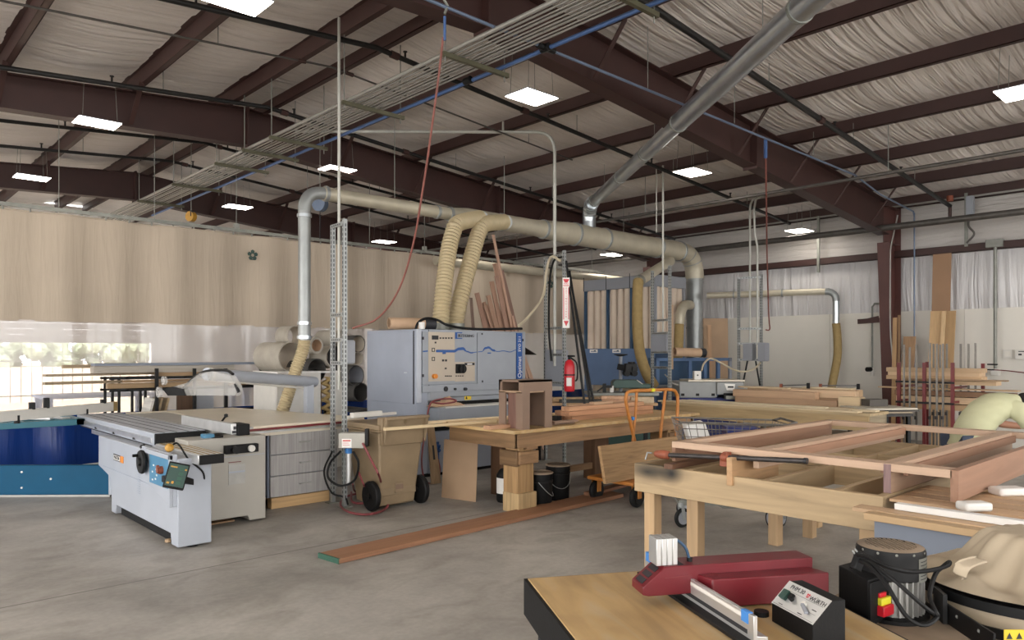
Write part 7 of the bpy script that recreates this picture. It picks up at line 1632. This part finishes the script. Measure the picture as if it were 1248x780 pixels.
wallboard(1088, 1093, 387, 14.4, wood('#b78f5e','z'), 'slim yellow-brown board leaning right beside the brown column', .1)
wallboard(1094, 1097, 384, 14.5, wood('#8a6a49','z'), 'thin dark board next to the slim one beside the column', .05)
# fittings on the wall and column
X_ = WR-.22
def vp(px, X_): return at(px, 430, X=X_).y
y = vp(1213, X_)
t = thing('wall_conduit', 'grey vertical conduit on the white wall between its junction box and a small socket', 'pipe', (X_,y,1.2))
zt, z2 = at(1213,300,X=X_).z, at(1213,452,X=X_).z
build('pipe', MB().cyl((X_,y,z2),(X_,y,zt), .028, n=12), 'galv_dull', t); build('junction_box', B(X_-.05,y-.12,zt-.02,X_+.1,y+.14,zt+.12), 'galv_dull', t, bevel=.006); build('socket_box', B(X_-.05,y-.06,z2-.08,X_+.1,y+.06,z2+.04), 'off_white', t, bevel=.008)
build('cable', MB().tube(smoothpath([(X_-.06,y,z2+.02),(X_-.06,y+.2,z2-.0),(X_-.06,y+.55,z2-.2)], 6), .012, 6), 'black_rubber', t); build('cable', MB().tube(smoothpath([(X_-.06,y,z2+.02),(X_-.06,y-.25,z2+.0),(X_-.05,y-.9,z2-.08)], 6), .01, 6), 'red_dark', t); build('plug', B(X_-.09,y-.05,z2+.1,X_-.05,y+.1,z2+.125), 'black_metal', t)
y = vp(1228, WR-.08); z = at(1228,431,X=WR-.08).z; t = thing('wall_socket', 'square flush box on the white wall beside the grey control panel', 'socket', (WR-.08,y,z)); build('plate', B(WR-.08,y-.07,z-.07,WR-.05,y+.07,z+.07), 'off_white', t, bevel=.004); build('inset', B(WR-.084,y-.045,z-.045,WR-.08,y+.045,z+.045), 'liner', t)
y = vp(1244, WR-.12); z = at(1244,431,X=WR-.12).z; t = thing('alarm_panel', 'white fire alarm panel with small dark print on the white wall', 'panel', (WR-.12,y,z)); build('housing', B(WR-.14,y-.3,z-.1,WR-.05,y+.08,z+.07), 'off_white', t, bevel=.006); build('printed_lines', B(WR-.142,y-.25,z+.03,WR-.14,y+.03,z+.045).box(WR-.142,y-.02,z-.03,WR-.14,y+.03,z+.0).box(WR-.142,y-.25,z-.02,WR-.14,y-.1,z-.01), 'ink', t)
xx_ = 14.62; y = 5.26
cz = lambda py: at(1085,py,X=14.45).z
p1 = [at(1094,262,X=14.5), at(1092,272,X=14.5), at(1086,300,X=14.4), at(1085,320,X=14.4), at(1085,400,X=14.4), at(1088,440,X=14.4), at(1086,458,X=14.4)]
one('column_conduit', MB().tube(smoothpath(p1, 5), .013, 8), 'conduit', 'pale conduit bent down along the front of the brown column', 'pipe')
q = at(1063,368,X=14.9); one('wall_conduit', MB().tube([at(1072,370,X=14.9)]+[at(1066,370,X=14.9), at(1063,374,X=14.9), at(1063,448,X=14.9)], .02, 8), 'galv_dull', 'thin hooked pipe on the white wall beside the brown column', 'pipe')
q = at(1063,452,X=14.8); t = thing('pipe_valve', 'small black and white valve at the foot of the hooked pipe', 'valve', tuple(q)); build('body', MB().cyl(q-Vector((0,0,.1)), q+Vector((0,0,.06)), .035, n=12), 'off_white', t); build('knob', MB().cyl(q+Vector((-.12,.05,.03)), q+Vector((-.02,.02,.03)), .045, n=12), 'black_metal', t)
a, b = at(1046,392,t=14.2), at(1071,390,t=13.9); one('wall_bracket', MB().beam(a, b, .06, .09).beam(a+Vector((0,0,.0)), b+Vector((0,0,.06)), .01, .04), 'steel_maroon', 'short dark steel arm bolted to the brown column', 'bracket')
for px, t_, z0, z1, lb in ((998,None,3.3,4.45,'dark vertical strut between the eave and the wall rail, nearer the wall light'),(1178,None,3.55,4.5,'dark vertical strut with grey boxes between eave and wall rail')):
    y = vp(px, WR-.2); t = thing('wall_strut', lb, 'strut', (WR-.2,y,z0)); build('channel', B(WR-.24,y-.025,z0,WR-.2,y+.025,z1), 'galv_dull', t)
    if px == 1178:
        build('switch_box', B(WR-.36,y-.14,4.08,WR-.24,y-.03,4.42), 'machine_grey', t, bevel=.006); build('cable', MB().tube(smoothpath([(WR-.3,y-.08,4.08),(WR-.3,y-.06,3.9),(WR-.28,y-.14,3.75),(WR-.28,y-.02,3.6)], 6), .018, 8), 'dark_pipe', t)
# view settings
SC.view_settings.view_transform = 'Standard'; SC.view_settings.look = 'None'; SC.view_settings.gamma = 1; SC.view_settings.use_curve_mapping = False
SC.view_settings.exposure = .78
try:
    SC.cycles.use_denoising = True; SC.cycles.max_bounces = 8; SC.cycles.diffuse_bounces = 5; SC.cycles.transparent_max_bounces = 16; SC.cycles.sample_clamp_indirect = 6
except Exception: pass
bpy.context.view_layer.update()
